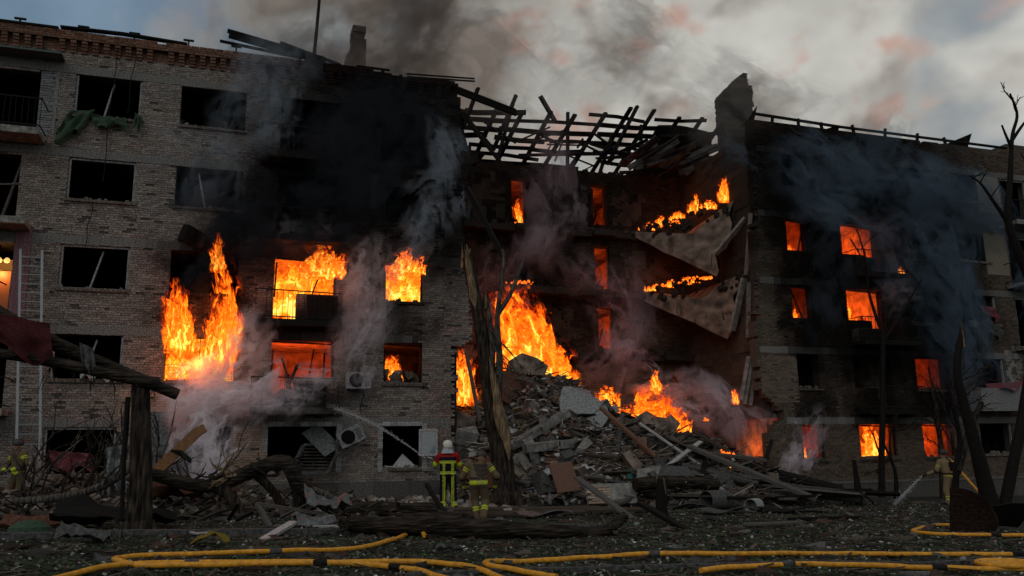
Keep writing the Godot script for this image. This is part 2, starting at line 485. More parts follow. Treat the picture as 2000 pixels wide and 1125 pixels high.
func top_left(x: float) -> float:
	return 14.98 + (pl(x, [Vector2(1, 0), Vector2(2.6, 0.12), Vector2(4.0, 0.02), Vector2(5.5, -0.12), Vector2(7.2, -0.05)]) + nz2.get_noise_2d(x * 2.0, 70.0) * 0.06 if x > 1.0 else 0.0)

func in_rect(x: float, y: float, rects: Array) -> bool:
	for r in rects:
		if x > r[0] and x < r[1] and y > r[2] and y < r[3]: return true
	return false

func merged_lines(a: float, b: float, step: float, extra: Array) -> PackedFloat32Array:
	var out: Array[float] = []
	for e in extra:
		if e > a + 0.01 and e < b - 0.01 and not out.any(func(q): return absf(q - e) < 0.02): out.append(e)
	var k := a
	while k < b - 0.02:
		if not out.any(func(q): return absf(q - k) < step * 0.4): out.append(k)
		k += step
	out.append(b)
	out.sort()
	return PackedFloat32Array(out)

# solid masonry core with real thickness, cut by openings and by the ragged edges that fn describes
func core(parent: Node, called: String, x0: float, x1: float, y0: float, y1: float, zf: float, thick: float, rects: Array, fn: Callable, base: Color, soots: Array, m: Material) -> void:
	var ex := []
	var ey := []
	for r in rects: ex.append_array([r[0], r[1]]); ey.append_array([r[2], r[3]])
	var xs := merged_lines(x0, x1, 0.26, ex)
	var ys := merged_lines(y0, y1, 0.15, ey)
	var g := Geo.new()
	var nx := xs.size() - 1
	var ny := ys.size() - 1
	var s := PackedByteArray()
	s.resize((nx + 2) * (ny + 2))
	for j in ny:
		for i in nx:
			var x := (xs[i] + xs[i + 1]) * 0.5
			var y := (ys[j] + ys[j + 1]) * 0.5
			s[(j + 1) * (nx + 2) + i + 1] = 1 if fn.call(x, y) and not in_rect(x, y, rects) else 0
	for j in ny:
		for i in nx:
			var at := (j + 1) * (nx + 2) + i + 1
			if not s[at]: continue
			var a := xs[i]; var b := xs[i + 1]; var c := ys[j]; var d := ys[j + 1]
			var z := zf - thick
			var t := 1.0 - 0.93 * soot_at((a + b) * 0.5, (c + d) * 0.5, soots)
			var col := Color(base.r * t, base.g * t, base.b * t)
			g.quad(Vector3(a, c, zf), Vector3(a, d, zf), Vector3(b, d, zf), Vector3(b, c, zf), col)
			g.quad(Vector3(b, c, z), Vector3(b, d, z), Vector3(a, d, z), Vector3(a, c, z), col)
			if not s[at - 1]: g.quad(Vector3(a, c, z), Vector3(a, d, z), Vector3(a, d, zf), Vector3(a, c, zf), col)
			if not s[at + 1]: g.quad(Vector3(b, c, zf), Vector3(b, d, zf), Vector3(b, d, z), Vector3(b, c, z), col)
			if not s[at + nx + 2]: g.quad(Vector3(a, d, zf), Vector3(a, d, z), Vector3(b, d, z), Vector3(b, d, zf), col)
			if not s[at - nx - 2]: g.quad(Vector3(a, c, z), Vector3(a, c, zf), Vector3(b, c, zf), Vector3(b, c, z), col)
	obj(called, g, m, parent)

# courses of bricks laid proud of the core: up to `single` of them single parts, the rest one MultiMesh
func bricks(parent: Node, x0: float, x1: float, y0: float, y1: float, zf: float, rects: Array, fn: Callable, tones: Array, soots: Array, single: int, pick: Callable, pits := 0.5, dim := "brick_%d") -> void:
	var buf := PackedFloat32Array()
	var one := BoxMesh.new()
	one.size = Vector3.ONE
	var made := 0
	var n := 0
	var row := 0
	var y := y0
	while y < y1 - 0.03:
		var header := row % 6 == 5
		var bl := 0.13 if header else 0.26
		var x := x0 + (0.065 if header else (0.13 if row % 2 else 0.0))
		while x < x1:
			var l := bl - 0.011
			var cx := x + bl * 0.5
			var cy := y + 0.0325
			var okl: bool = fn.call(x + 0.02, cy) and not in_rect(x + 0.02, cy, rects)
			var okr: bool = fn.call(x + bl - 0.02, cy) and not in_rect(x + bl - 0.02, cy, rects)
			x += bl
			if not okl and not okr: continue
			if okl != okr:
				var cut := -1.0
				for r in rects:
					if cy > r[2] and cy < r[3]:
						for e in [r[0], r[1]]:
							if e > cx - bl * 0.5 and e < cx + bl * 0.5: cut = e
				if cut > -100.0 and cut != -1.0:
					var a0 := cx - bl * 0.5 if okl else cut
					var a1 := cut if okl else cx + bl * 0.5
					if a1 - a0 < 0.03: continue
					l = a1 - a0 - 0.008 + rng.randf_range(-0.004, 0.008); cx = (a0 + a1) * 0.5
				else:
					l *= 0.46
					cx += bl * (-0.25 if okl else 0.25)
			var pit := nz.get_noise_2d(cx * 1.7 + 100.0, cy * 1.7)
			var r := rng.randf()
			if pit > pits and r < 0.55: continue
			if r > 0.993: continue
			var dz := rng.randf_range(-0.010, 0.006) - (0.028 if pit > pits - 0.1 and rng.randf() < 0.6 else 0.0)
			var patch := nz2.get_noise_2d(cx * 0.4 + 7.0, cy * 0.4)
			var t: Color = tones[clampi(int((patch * 0.5 + 0.5) * tones.size() + rng.randf_range(-0.9, 0.9)), 0, tones.size() - 1)]
			var k := rng.randf_range(0.70, 1.22) * (1.0 - 0.945 * soot_at(cx, cy, soots))
			if made < single and pick.call(cx, cy):
				var p := MeshInstance3D.new()
				p.mesh = one; p.material_override = M[dim % (rng.randi() % 6)]
				p.name = "brick"
				p.position = Vector3(cx, cy, zf - 0.047 + dz); p.scale = Vector3(l, 0.065, 0.10)
				parent.add_child(p, true)
				made += 1
				continue
			buf.append_array([l, 0.0, 0.0, cx, 0.0, 0.065, rng.randf_range(-0.004, 0.004), cy, 0.0, 0.0, 0.10, zf - 0.047 + dz, t.r * k, t.g * k, t.b * k, 1.0])
			n += 1
		y += 0.0755
		row += 1
	var mm := MultiMesh.new()
	mm.transform_format = MultiMesh.TRANSFORM_3D
	mm.use_colors = true
	mm.mesh = one
	mm.instance_count = n
	mm.buffer = buf
	var mi := MultiMeshInstance3D.new()
	mi.multimesh = mm; mi.material_override = M.brick; mi.name = "brickwork"
	parent.add_child(mi, true)
	tag(mi, "", "", "", "stuff")

# sunken belt or lintel of concrete along the wall, broken into runs
func belt(parent: Node, x0: float, x1: float, y: float, h: float, zf: float, rects: Array, soots: Array) -> void:
	var x := x0
	while x < x1 - 0.1:
		var l := minf(rng.randf_range(0.9, 2.1), x1 - x)
		if not in_rect(x + l * 0.5, y, rects) and rng.randf() > 0.06:
			var g := Geo.new()
			var n := maxi(2, int(l / 0.3))
			for i in n:
				var a := x + l * i / n
				var b := x + l * (i + 1) / n
				var t := 1.0 - 0.93 * soot_at((a + b) * 0.5, y, soots)
				var c := Color(0.27 * t, 0.268 * t, 0.255 * t)
				var e := rng.randf_range(-0.012, 0.012)
				g.box(Vector3(a, y + e, zf - 0.06), Vector3(b, y + h + rng.randf_range(-0.02, 0.012), zf + 0.012 + rng.randf_range(0, 0.004)), c)
			obj("concrete_belt", g, M.tinted_grain, parent)
		x += l + 0.006

func window(parent: Node, r: Array, frame: int, sill := true, sooty := 0.0, sash_lean := 0.0) -> Node3D:
	var o := Node3D.new()
	o.name = "window"
	parent.add_child(o, true)
	var k := 1.0 - 0.85 * sooty
	var fm: Material = M.dusty_white if sooty < 0.3 else M.charred
	if frame > 0:      # remains of the painted frame set back in the opening
		var z := -0.14
		for s in [0, 1]:
			if frame & (1 << s):
				var x: float = r[0] + 0.005 if s == 0 else r[1] - 0.005
				var d := 0.055 if s == 0 else -0.055
				var g := Geo.new()
				g.box(Vector3(minf(x, x + d), r[2] + 0.03, z), Vector3(maxf(x, x + d), r[3] - 0.03, z + 0.09))
				obj("jamb", g, fm, o)
		if frame & 4:
			var g := Geo.new()
			g.box(Vector3(r[0] + 0.07, r[3] - 0.065, z), Vector3(r[1] - 0.07, r[3] - 0.008, z + 0.09))
			obj("head_rail", g, fm, o)
		if frame & 8:
			var g := Geo.new()
			var bx: float = lerpf(r[0], r[1], 0.45)
			g.beam(Vector3(bx, r[2] + 0.03, z + 0.02), Vector3(bx + sash_lean, r[3] - 0.12, z - 0.15), 0.07, 0.05)
			obj("loose_mullion", g, M.dusty_white, o)
	if sill:
		var g := Geo.new()
		var x: float = r[0] - 0.06
		while x < r[1] + 0.04:
			var l := rng.randf_range(0.10, 0.14)
			var t := k * rng.randf_range(0.75, 1.15)
			if rng.randf() > 0.07:
				g.box(Vector3(x, r[2] - 0.10, -0.1), Vector3(x + l - 0.012, r[2] - 0.005 - rng.randf() * 0.02, 0.075 + rng.randf() * 0.015), Color(0.25 * t, 0.21 * t, 0.18 * t))
			x += l
		for i in 9:
			g.rock(Vector3(rng.randf_range(r[0], r[1]), r[2] + 0.02, rng.randf_range(-0.3, 0.03)), Vector3.ONE * rng.randf_range(0.05, 0.16), rng, Color(0.3 * k, 0.28 * k, 0.26 * k))
		obj("brick_sill", g, M.tinted_grain, o)
	return o

func balcony(parent: Node, x0: float, x1: float, y: float, depth: float, railing: float, top: float, lean := 0.0, slab_mat: Material = null) -> void:
	var o := Node3D.new()
	o.name = "balcony"
	parent.add_child(o, true)
	var g := Geo.new()
	g.box(Vector3(x0, y - 0.16, 0.02), Vector3(x1, y, depth))
	g.box(Vector3(x0 - 0.03, y - 0.19, depth + 0.002), Vector3(x1 + 0.03, y + 0.02, depth + 0.05))
	obj("balcony_slab", g, slab_mat if slab_mat else M.sooty_plaster, o)
	if railing <= 0.0: return
	g = Geo.new()
	for h in [railing, 0.12]:
		g.beam(Vector3(x0, y + h, depth - 0.04), Vector3(x1, y + h + lean, depth - 0.04 + lean), 0.035, 0.035)
		for x in [x0, x1]:
			g.beam(Vector3(x, y + h, 0.02), Vector3(x, y + h + (lean if x == x1 else 0.0), depth - 0.04), 0.03, 0.03)
	obj("handrail", g, M.black_iron, o)
	var n := int((x1 - x0) / 0.16)
	for i in n + 1:
		var x := lerpf(x0, x1, float(i) / n)
		if rng.randf() < 0.08: continue
		g = Geo.new()
		var w := rng.randf_range(-0.03, 0.03)
		g.beam(Vector3(x, y, depth - 0.04), Vector3(x + w, y + railing + lean * i / n, depth - 0.04 + lean * i / n), 0.016, 0.016)
		obj("baluster", g, M.black_iron, o)

func slab_between(parent: Node, called: String, a: Vector3, b: Vector3, m: Material) -> void:
	var g := Geo.new()
	g.box(a, b)
	obj(called, g, m, parent)

# floors, party walls and back wall of a wing, all butted end to end
func interior(parent: Node, x0: float, x1: float, parts: Array, z1: float, roof_y: float, lit: Array) -> void:
	for k in FLOORS.size():
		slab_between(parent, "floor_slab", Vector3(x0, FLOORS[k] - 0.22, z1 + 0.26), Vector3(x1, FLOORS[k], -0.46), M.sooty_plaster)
	for k in FLOORS.size() - 1:
		var a: float = FLOORS[k] + 0.002
		var b: float = FLOORS[k + 1] - 0.222
		for x in parts:
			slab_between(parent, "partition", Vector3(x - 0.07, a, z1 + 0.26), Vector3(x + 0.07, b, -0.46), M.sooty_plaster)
		var xs: Array = [x0] + parts + [x1]
		for i in xs.size() - 1:
			var room := Vector2i(i, k)
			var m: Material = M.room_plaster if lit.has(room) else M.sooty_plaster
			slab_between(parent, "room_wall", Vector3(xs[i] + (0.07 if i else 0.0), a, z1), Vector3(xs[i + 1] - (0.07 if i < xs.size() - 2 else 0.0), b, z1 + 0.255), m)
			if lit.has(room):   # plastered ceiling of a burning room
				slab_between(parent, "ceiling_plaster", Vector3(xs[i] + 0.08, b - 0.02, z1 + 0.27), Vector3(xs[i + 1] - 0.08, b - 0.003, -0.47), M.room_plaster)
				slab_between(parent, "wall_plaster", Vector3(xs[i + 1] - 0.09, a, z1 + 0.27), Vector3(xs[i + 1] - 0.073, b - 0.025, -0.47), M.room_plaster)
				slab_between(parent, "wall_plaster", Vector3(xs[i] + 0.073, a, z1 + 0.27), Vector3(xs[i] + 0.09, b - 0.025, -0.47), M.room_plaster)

# charred joists and heaps of debris inside a burning room
func room_remains(parent: Node, x0: float, x1: float, y: float) -> void:
	for i in 5:
		var a := Vector3(rng.randf_range(x0 + 0.1, x1 - 0.1), y + rng.randf_range(0.0, 0.3), rng.randf_range(-2.4, -0.8))
		var g := Geo.new()
		g.beam(a, a + Vector3(rng.randf_range(-1.0, 1.0), rng.randf_range(0.6, 2.0), rng.randf_range(-1.2, 0.3)), rng.randf_range(0.06, 0.14), 0.06)
		obj("fallen_joist", g, M.charred, parent)
	var g2 := Geo.new()
	for i in 16: g2.rock(Vector3(rng.randf_range(x0 + 0.2, x1 - 0.2), y + rng.randf_range(0.0, 0.5), rng.randf_range(-1.8, -0.5)), Vector3.ONE * rng.randf_range(0.2, 0.6), rng)
	tag(obj("room_debris", g2, M.charred, parent), "", "", "", "stuff")

func charred_frame(parent: Node, r: Array) -> void:
	var g := Geo.new()
	for x in [r[0] + 0.03, r[1] - 0.03]: g.beam(Vector3(x, r[2], -0.16), Vector3(x + rng.randf_range(-0.04, 0.04), r[3] - rng.randf_range(0.0, 0.4), -0.16), 0.07, 0.05)
	g.beam(Vector3(r[0], r[3] - 0.04, -0.165), Vector3(r[1], r[3] - 0.04 - rng.randf() * 0.1, -0.165), 0.08, 0.05)
	if rng.randf() < 0.7: g.beam(Vector3(lerpf(r[0], r[1], 0.6), r[2], -0.2), Vector3(lerpf(r[0], r[1], 0.6) + rng.randf_range(-0.5, 0.5), lerpf(r[2], r[3], rng.randf_range(0.5, 0.95)), -0.25), 0.05, 0.04)
	obj("charred_frame", g, M.charred, parent)

func left_wing() -> void:
	var w := thing("brick_building", "left wing of the burning five-storey brick block, sooty towards the collapse", "building")
	var rects := [
		[-9.0, -6.13, 11.38, 13.55], [-9.0, -6.45, 8.6, 10.75], [-8.6, -6.4, 5.8, 7.95], [-8.8, -6.3, 2.98, 5.15],
		[1.21, 1.95, 0.22, 2.41]]
	rects.pop_back()
	for k in 5:
		rects.append([-5.13, -3.19, SILLS[k], TOPS[k]])
		rects.append([-1.99, 0.07, SILLS[k] - (0.75 if k == 0 else 0.0), TOPS[k]])
		if k > 0:
			rects.append([1.21, 1.95, FLOORS[k] + 0.03, TOPS[k]])
			rects.append([1.95, 3.21, SILLS[k] + 0.12, TOPS[k]])
		else:
			rects.append([1.21, 3.35, SILLS[k], TOPS[k]])
		if k < 3: rects.append([4.87, 6.19, SILLS[k], TOPS[k]])
		else: rects.append([4.87, 6.19, SILLS[k], TOPS[k] - 0.05])
	var fn := func(x: float, y: float) -> bool: return x < edge_left(y) and y < top_left(x) and not (x > 7.2 and y > 3.1 and y < 5.15 and x > 7.3 + nz2.get_noise_2d(y * 4.0, 9.0) * 0.3)
	core(w, "wall", -11.0, 8.7, 0.1, 15.15, -0.022, 0.43, rects, fn, Color(0.115, 0.105, 0.095), soot_l, M.mortar)
	var tones := [Color(0.37, 0.265, 0.24), Color(0.345, 0.29, 0.262), Color(0.36, 0.315, 0.278), Color(0.325, 0.29, 0.262), Color(0.315, 0.30, 0.285)]
	bricks(w, -11.0, 8.7, 0.62, 14.32, 0.0, rects, fn, tones, soot_l, 300, func(x, y): return x > -3.15 and x < 1.15 and y > 2.75 and y < 3.85 or x > 0.1 and x < 1.15 and y > 1.0 and y < 2.4)
	# plinth and red-brick cornice with stepped dentils
	var g := Geo.new()
	var px := -11.0
	while px < 7.2:
		g.box(Vector3(px, -0.3, -0.02), Vector3(px + 1.19, 0.62, 0.05 + rng.randf() * 0.01), Color(0.17, 0.165, 0.155) * rng.randf_range(0.8, 1.1))
		px += 1.2
	obj("plinth", g, M.tinted_grain, w)
	var red := [Color(0.24, 0.125, 0.09), Color(0.27, 0.15, 0.105), Color(0.21, 0.12, 0.09)]
	bricks(w, -11.0, 7.6, 14.70, 15.0, 0.17, [], fn, red, soot_l, 0, func(_x, _y): return false, 0.6)
	bricks(w, -11.0, 7.6, 14.33, 14.69, 0.0, [], fn, red, soot_l, 0, func(_x, _y): return false, 0.6)
	var dx := -10.9
	while dx < 7.0:
		var t := 1.0 - 0.93 * soot_at(dx, 14.5, soot_l)
		g = Geo.new()
		for i in 4:
			var c: Color = red[rng.randi() % 3] * t * rng.randf_range(0.8, 1.2)
			g.box(Vector3(dx, 14.30 + i * 0.098, -0.02), Vector3(dx + 0.165 + rng.randf() * 0.012, 14.386 + i * 0.098, 0.05 + i * 0.034), c)
		if rng.randf() > 0.05: obj("dentil", g, M.tinted_grain, w)
		dx += 0.325
	for k in 5:
		belt(w, -11.0, edge_left(TOPS[k] + 0.2) - 0.12, TOPS[k] + 0.005, 0.27, 0.0, rects, soot_l)
	interior(w, -11.0, 7.3, [-5.6, -2.6, 0.6, 4.0], -6.0, 14.4, [Vector2i(2, 1), Vector2i(3, 1), Vector2i(3, 2), Vector2i(4, 2), Vector2i(4, 1)])
	slab_between(w, "party_wall", Vector3(7.3, 0.0, -12.0), Vector3(7.52, 14.4, -0.46), M.sooty_plaster)
	slab_between(w, "end_wall", Vector3(-11.3, 0.0, -12.0), Vector3(-11.0, 15.0, -0.0), M.sooty_plaster)
	slab_between(w, "rear_wall", Vector3(-11.0, 0.0, -12.3), Vector3(7.3, 14.9, -12.0), M.sooty_plaster)
	slab_between(w, "attic_slab", Vector3(-11.0, 14.08, -12.0), Vector3(7.3, 14.3, -6.01), M.sooty_plaster)
	# windows: remains of frames, sills
	for k in 5:
		window(w, [-5.13, -3.19, SILLS[k], TOPS[k]], [7, 11, 15, 7, 11][k], true, 0.0, [0, 0.3, 0.28, 0.0, 0.2][k])
		if k > 0: window(w, [-1.99, 0.07, SILLS[k], TOPS[k]], [0, 0, 0, 8, 0][k], true, [0, 0.2, 0.9, 0.5, 0.2][k], -0.25)
		window(w, [4.87, 6.19, SILLS[k], TOPS[k]], 0, k < 3, [0.1, 0.3, 0.9, 1, 1][k])
		window(w, [1.95, 3.21, SILLS[k] + 0.12, TOPS[k]], 2 if k in [1, 2] else 0, k == 0, 0.6)
	for q in [[-1.99, 0.07, 1], [1.21, 3.21, 1], [1.21, 3.21, 2], [4.87, 6.19, 2], [4.87, 6.19, 1]]:
		room_remains(w, q[0], q[1], FLOORS[q[2]])
		if q[0] > 0.5: charred_frame(w, [q[0], q[1], SILLS[q[2]], TOPS[q[2]]])
	# white tiled reveals round the ground floor windows
	for r in [[1.21, 3.35, 1.05, 2.41], [4.87, 6.19, 1.05, 2.41]]:
		for q in [[r[0] - 0.17, r[0] - 0.004, r[2] - 0.12, r[3] + 0.14], [r[1] + 0.004, r[1] + 0.17, r[2] - 0.12, r[3] + 0.14], [r[0], r[1], r[3] + 0.004, r[3] + 0.14]]:
			g = Geo.new()
			var along := 1 if q[3] - q[2] > 0.5 else 0
			var a: float = q[2] if along else q[0]
			var e: float = q[3] if along else q[1]
			while a < e - 0.05:
				var b := minf(a + 0.075, e) if along else minf(a + 0.25, e)
				var s := rng.randf_range(0.6, 1.0)
				if rng.randf() > 0.07:
					if along: g.box(Vector3(q[0] + rng.randf() * 0.006, a, -0.05), Vector3(q[1], b - 0.008, 0.03 + rng.randf() * 0.008), Color(0.60, 0.62, 0.63) * s)
					else: g.box(Vector3(a, q[2], -0.05), Vector3(b - 0.008, q[3], 0.03 + rng.randf() * 0.008), Color(0.60, 0.62, 0.63) * s)
				a = b
			obj("white_surround", g, M.tinted_grain, w)
	# blue-grey striped reveal and balconies at the left edge
	g = Geo.new()
	for i in 26:
		var y := 11.45 + i * 0.082
		g.box(Vector3(-6.125, y, -0.05), Vector3(-5.72 - (0.13 if i % 2 else 0.0), y + 0.062, 0.014), Color(0.36, 0.39, 0.42) * rng.randf_range(0.6, 1.0))
	g.box(Vector3(-5.71, 11.5, -0.05), Vector3(-5.62, 13.6, 0.016), Color(0.3, 0.33, 0.34))
	obj("striped_surround", g, M.tinted_grain, w)
	g = Geo.new()
	g.box(Vector3(-11.0, 13.95, -0.02), Vector3(-5.5, 14.02, 0.62), Color(0.14, 0.19, 0.18))
	obj("balcony_canopy", g, M.tinted_grain, w)
	balcony(w, -9.2, -5.85, 11.3, 0.95, 0.98, 13.5, 0.0, M.concrete)
	balcony(w, -9.2, -6.0, 8.5, 0.95, 0.0, 10.7, 0.0, M.concrete)
	balcony(w, -9.4, -6.5, 5.68, 0.95, 0.95, 7.9, -0.06, M.concrete)
	balcony(w, -9.4, -6.1, 2.9, 0.95, 0.9, 5.1, 0.0, M.concrete)
	for k in [1, 2, 3, 4]:
		balcony(w, 0.62, 3.3, FLOORS[k] + 0.02, 0.85, [0, 0.98, 0.98, 0.95, 0.98][k], TOPS[k], -0.05, M.charred if k > 1 else null)
	# pink rendered wall of the lit balcony and its bent frames
	g = Geo.new()
	g.box(Vector3(-6.38, 5.75, -0.03), Vector3(-5.95, 8.45, 0.03), Color(0.34, 0.19, 0.22))
	obj("pink_render", g, M.tinted_grain, w)
	for q in [[Vector3(-6.75, 8.7, 0.2), Vector3(-6.45, 10.6, -0.2), 0.13], [Vector3(-6.95, 8.6, 0.5), Vector3(-7.1, 10.4, 0.1), 0.1], [Vector3(-7.4, 9.6, 0.3), Vector3(-6.3, 9.72, 0.3), 0.06]]:
		g = Geo.new()
		g.beam(q[0], q[1], q[2], 0.05)
		obj("bent_frame", g, M.grey_wood, w)
	# iron grille of the burning second-floor window: bars and lozenges
	g = Geo.new()
	var z := 0.02
	for x in [-1.95, -0.96, 0.03]: g.beam(Vector3(x, 3.88, z), Vector3(x, 5.16, z), 0.03, 0.02)
	for y in [3.88, 4.32, 4.74, 5.16]: g.beam(Vector3(-1.95, y, z + 0.012), Vector3(0.03, y, z + 0.012), 0.024, 0.016)
	for i in 6:
		for j in 3:
			var c := Vector3(-1.78 + i * 0.33, 4.1 + j * 0.43, z + 0.024)
			var p := [c + Vector3(0.14, 0, 0), c + Vector3(0, 0.19, 0), c - Vector3(0.14, 0, 0), c - Vector3(0, 0.19, 0)]
			for e in 4: g.beam(p[e], p[(e + 1) % 4], 0.014, 0.012)
	obj("window_grille", g, M.rusty_iron, w)
	# gutter strip and roof vents along the left roof edge
	g = Geo.new()
	g.beam(Vector3(-11, 15.03, 0.1), Vector3(-5.75, 15.03, 0.1), 0.22, 0.07)
	obj("roof_flashing", g, M.charred, w)
	g = Geo.new()
	g.beam(Vector3(-5.7, 15.09, 0.1), Vector3(-3.85, 15.13, 0.1), 0.2, 0.06); g.beam(Vector3(-3.85, 15.13, 0.1), Vector3(-1.9, 15.06, 0.08), 0.2, 0.06)
	obj("roof_flashing", g, M.charred, w)
	for x in [-7.0, -5.15, -3.6, -1.9, -0.35]:
		g = Geo.new()
		g.beam(Vector3(x, 15.0, -0.5), Vector3(x, 15.5, -0.5), 0.05, 0.05); g.beam(Vector3(x - 0.17, 15.5, -0.5), Vector3(x + 0.17, 15.5, -0.5), 0.08, 0.05)
		obj("roof_vent", g, M.black_iron, w)
	# loose cables down the wall
	for q in [[-4.0, 14.6, 10.0, 0.1], [-3.45, 14.6, 12.4, 0.06], [-4.35, 9.3, 7.9, 0.05], [4.2, 3.6, 2.6, 0.05]]:
		g = Geo.new()
		var cp := PackedVector3Array()
		var cr := PackedFloat32Array()
		for i in 13:
			var s := i / 12.0
			cp.append(Vector3(q[0] - s * 0.12 + 0.03 * sin(s * 9.0), lerpf(q[1], q[2], s), q[3] + 0.05)); cr.append(0.014)
		g.tube(cp, cr, 5)
		obj("cable", g, M.black_iron, w)
	# chimney far back on the roof, stepped and broken
	chimney(w, 4.15, 5.0, 14.3, 18.6, -6.4, 4.4, 20.0)

func chimney(parent: Node, x0: float, x1: float, y0: float, y1: float, zf: float, xs: float, y2: float) -> void:
	var g := Geo.new()
	var y := y0
	while y < y2:
		var a := x0
		var b := x1
		if y > y1: a = lerpf(x0, xs, minf(1.0, (y - y1) * 2.5))
		a += rng.randf_range(-0.02, 0.02); b += rng.randf_range(-0.02, 0.02) - (rng.randf() * 0.12 if y > y2 - 0.5 else 0.0)
		g.box(Vector3(a, y, zf - 0.9 + rng.randf_range(-0.02, 0.02)), Vector3(b, y + 0.145, zf + rng.randf_range(-0.02, 0.02)), Color(0.07, 0.06, 0.055) * rng.randf_range(0.7, 1.3))
		y += 0.15
	obj("chimney", g, M.tinted_grain, parent)

func right_wing() -> void:
	var w := thing("brick_building", "right wing of the burning brick block, blackened and smoking behind the single firefighter", "building")
	var rects := []
	for k in 5:
		rects.append([21.4, 22.42, SILLS[k], TOPS[k]])
		if k > 1:
			rects.append([24.1, 25.25, SILLS[k], TOPS[k]]); rects.append([25.25, 26.01, FLOORS[k] + 0.03, TOPS[k]])
		elif k == 1:
			rects.append([24.1, 25.25, SILLS[k], TOPS[k]]); rects.append([25.25, 26.01, FLOORS[k] + 0.03, TOPS[k]])
		else: rects.append([24.1, 25.95, 1.13, TOPS[k]])
		rects.append([27.31, 28.95, SILLS[k], TOPS[k]])
		rects.append([30.35, 32.15, SILLS[k] + 0.1, TOPS[k]])
		rects.append([33.3, 34.9, FLOORS[k] + 0.05 if k else 1.1, TOPS[k]])
	var fn := func(x: float, y: float) -> bool: return x > edge_right(y) and y < 14.98 + nz2.get_noise_2d(x * 1.6, 3.0) * 0.1
	core(w, "wall", 19.3, 44.0, -0.6, 15.15, -0.022, 0.43, rects, fn, Color(0.11, 0.10, 0.085), soot_r, M.mortar)
	var tones := [Color(0.155, 0.128, 0.102), Color(0.17, 0.128, 0.098), Color(0.178, 0.14, 0.11), Color(0.163, 0.136, 0.106)]
	bricks(w, 19.3, 37.5, 0.1, 14.98, 0.0, rects, fn, tones, soot_r, 300, func(x, y): return x < 21.35 and y > 3.3 and y < 5.1, 0.5, "dim_brick_%d")
	var g := Geo.new()
	var px := 19.9
	while px < 43.0:
		g.box(Vector3(px, -1.2, -0.02), Vector3(px + 1.19, 0.1, 0.06 + rng.randf() * 0.01), Color(0.15, 0.145, 0.135) * rng.randf_range(0.8, 1.1))
		px += 1.2
	g.box(Vector3(19.9, 0.1, -0.02), Vector3(43.0, 0.2, 0.09), Color(0.2, 0.195, 0.185))
	obj("plinth", g, M.tinted_grain, w)
	for k in 5: belt(w, edge_right(TOPS[k] + 0.2) + 0.1, 37.4, TOPS[k] + 0.005, 0.27, 0.0, rects, soot_r)
	interior(w, 20.3, 37.5, [23.2, 26.65, 29.6, 32.9], -6.0, 14.4, [Vector2i(0, 0), Vector2i(0, 2), Vector2i(0, 3), Vector2i(1, 0), Vector2i(1, 2), Vector2i(1, 3), Vector2i(2, 0), Vector2i(2, 1), Vector2i(1, 1)])
	slab_between(w, "rear_wall", Vector3(20.3, -0.8, -12.3), Vector3(37.5, 14.9, -12.0), M.sooty_plaster)
	slab_between(w, "attic_slab", Vector3(20.3, 14.08, -12.0), Vector3(37.5, 14.3, -6.01), M.sooty_plaster)
	slab_between(w, "end_wall", Vector3(37.5, -1.0, -12.3), Vector3(37.8, 15.0, -0.46), M.sooty_plaster)
	# broken cross wall that closes the rooms towards the gap
	core_cross(w)
	for k in 5:
		window(w, [21.4, 22.42, SILLS[k], TOPS[k]], 0, k < 2, 0.5)
		window(w, [24.1, 25.95, SILLS[k], TOPS[k]], 0, k == 0, 0.7)
		window(w, [27.31, 28.95, SILLS[k], TOPS[k]], 0, true, 0.6)
		window(w, [30.35, 32.15, SILLS[k] + 0.1, TOPS[k]], 3, true, 0.0)
		window(w, [33.3, 34.9, SILLS[k], TOPS[k]], 7, false, 0.0)
		if k: balcony(w, 24.1, 26.9, FLOORS[k] + 0.02, 0.8, 0.95 if k < 4 else 0.0, TOPS[k], 0.0, M.charred)
		if k: balcony(w, 32.9, 36.5, FLOORS[k] + 0.02, 0.95, 0.95, TOPS[k], 0.0, M.concrete)
	for q in [[24.1, 25.95, 3], [24.1, 25.95, 2], [24.1, 25.95, 0], [27.31, 28.95, 0], [27.31, 28.95, 1], [21.4, 22.42, 3], [21.4, 22.42, 2], [21.4, 22.42, 0]]:
		room_remains(w, q[0], q[1], FLOORS[q[2]])
		charred_frame(w, [q[0], q[1], SILLS[q[2]], TOPS[q[2]]])
	# pale balcony parapet with peeling render at the right
	g = Geo.new()
	g.box(Vector3(29.7, 2.9, 0.05), Vector3(32.3, 3.85, 0.9), Color(0.30, 0.31, 0.31))
	obj("balcony_parapet", g, M.tinted_grain, w)
	g = Geo.new()
	for i in 60:
		var x := rng.randf_range(32.2, 33.2)
		var y := rng.randf_range(3.2, 5.6)
		g.box(Vector3(x, y, -0.01), Vector3(x + rng.randf_range(0.1, 0.3), y + rng.randf_range(0.08, 0.3), 0.012 + i * 0.0004), Color(0.36, 0.36, 0.34) * rng.randf_range(0.6, 1.1))
	obj("peeling_render", g, M.tinted_grain, w)
	for y in [9.0, 11.9]:
		g = Geo.new()
		g.box(Vector3(31.9, y, 0.0), Vector3(33.2, y + 1.9, 0.014), Color(0.33, 0.29, 0.235))
		obj("bare_render", g, M.tinted_grain, w)
	# tall chimney beside the gap, its left side sheared off, and one far right
	g = Geo.new()
	var y := 14.3
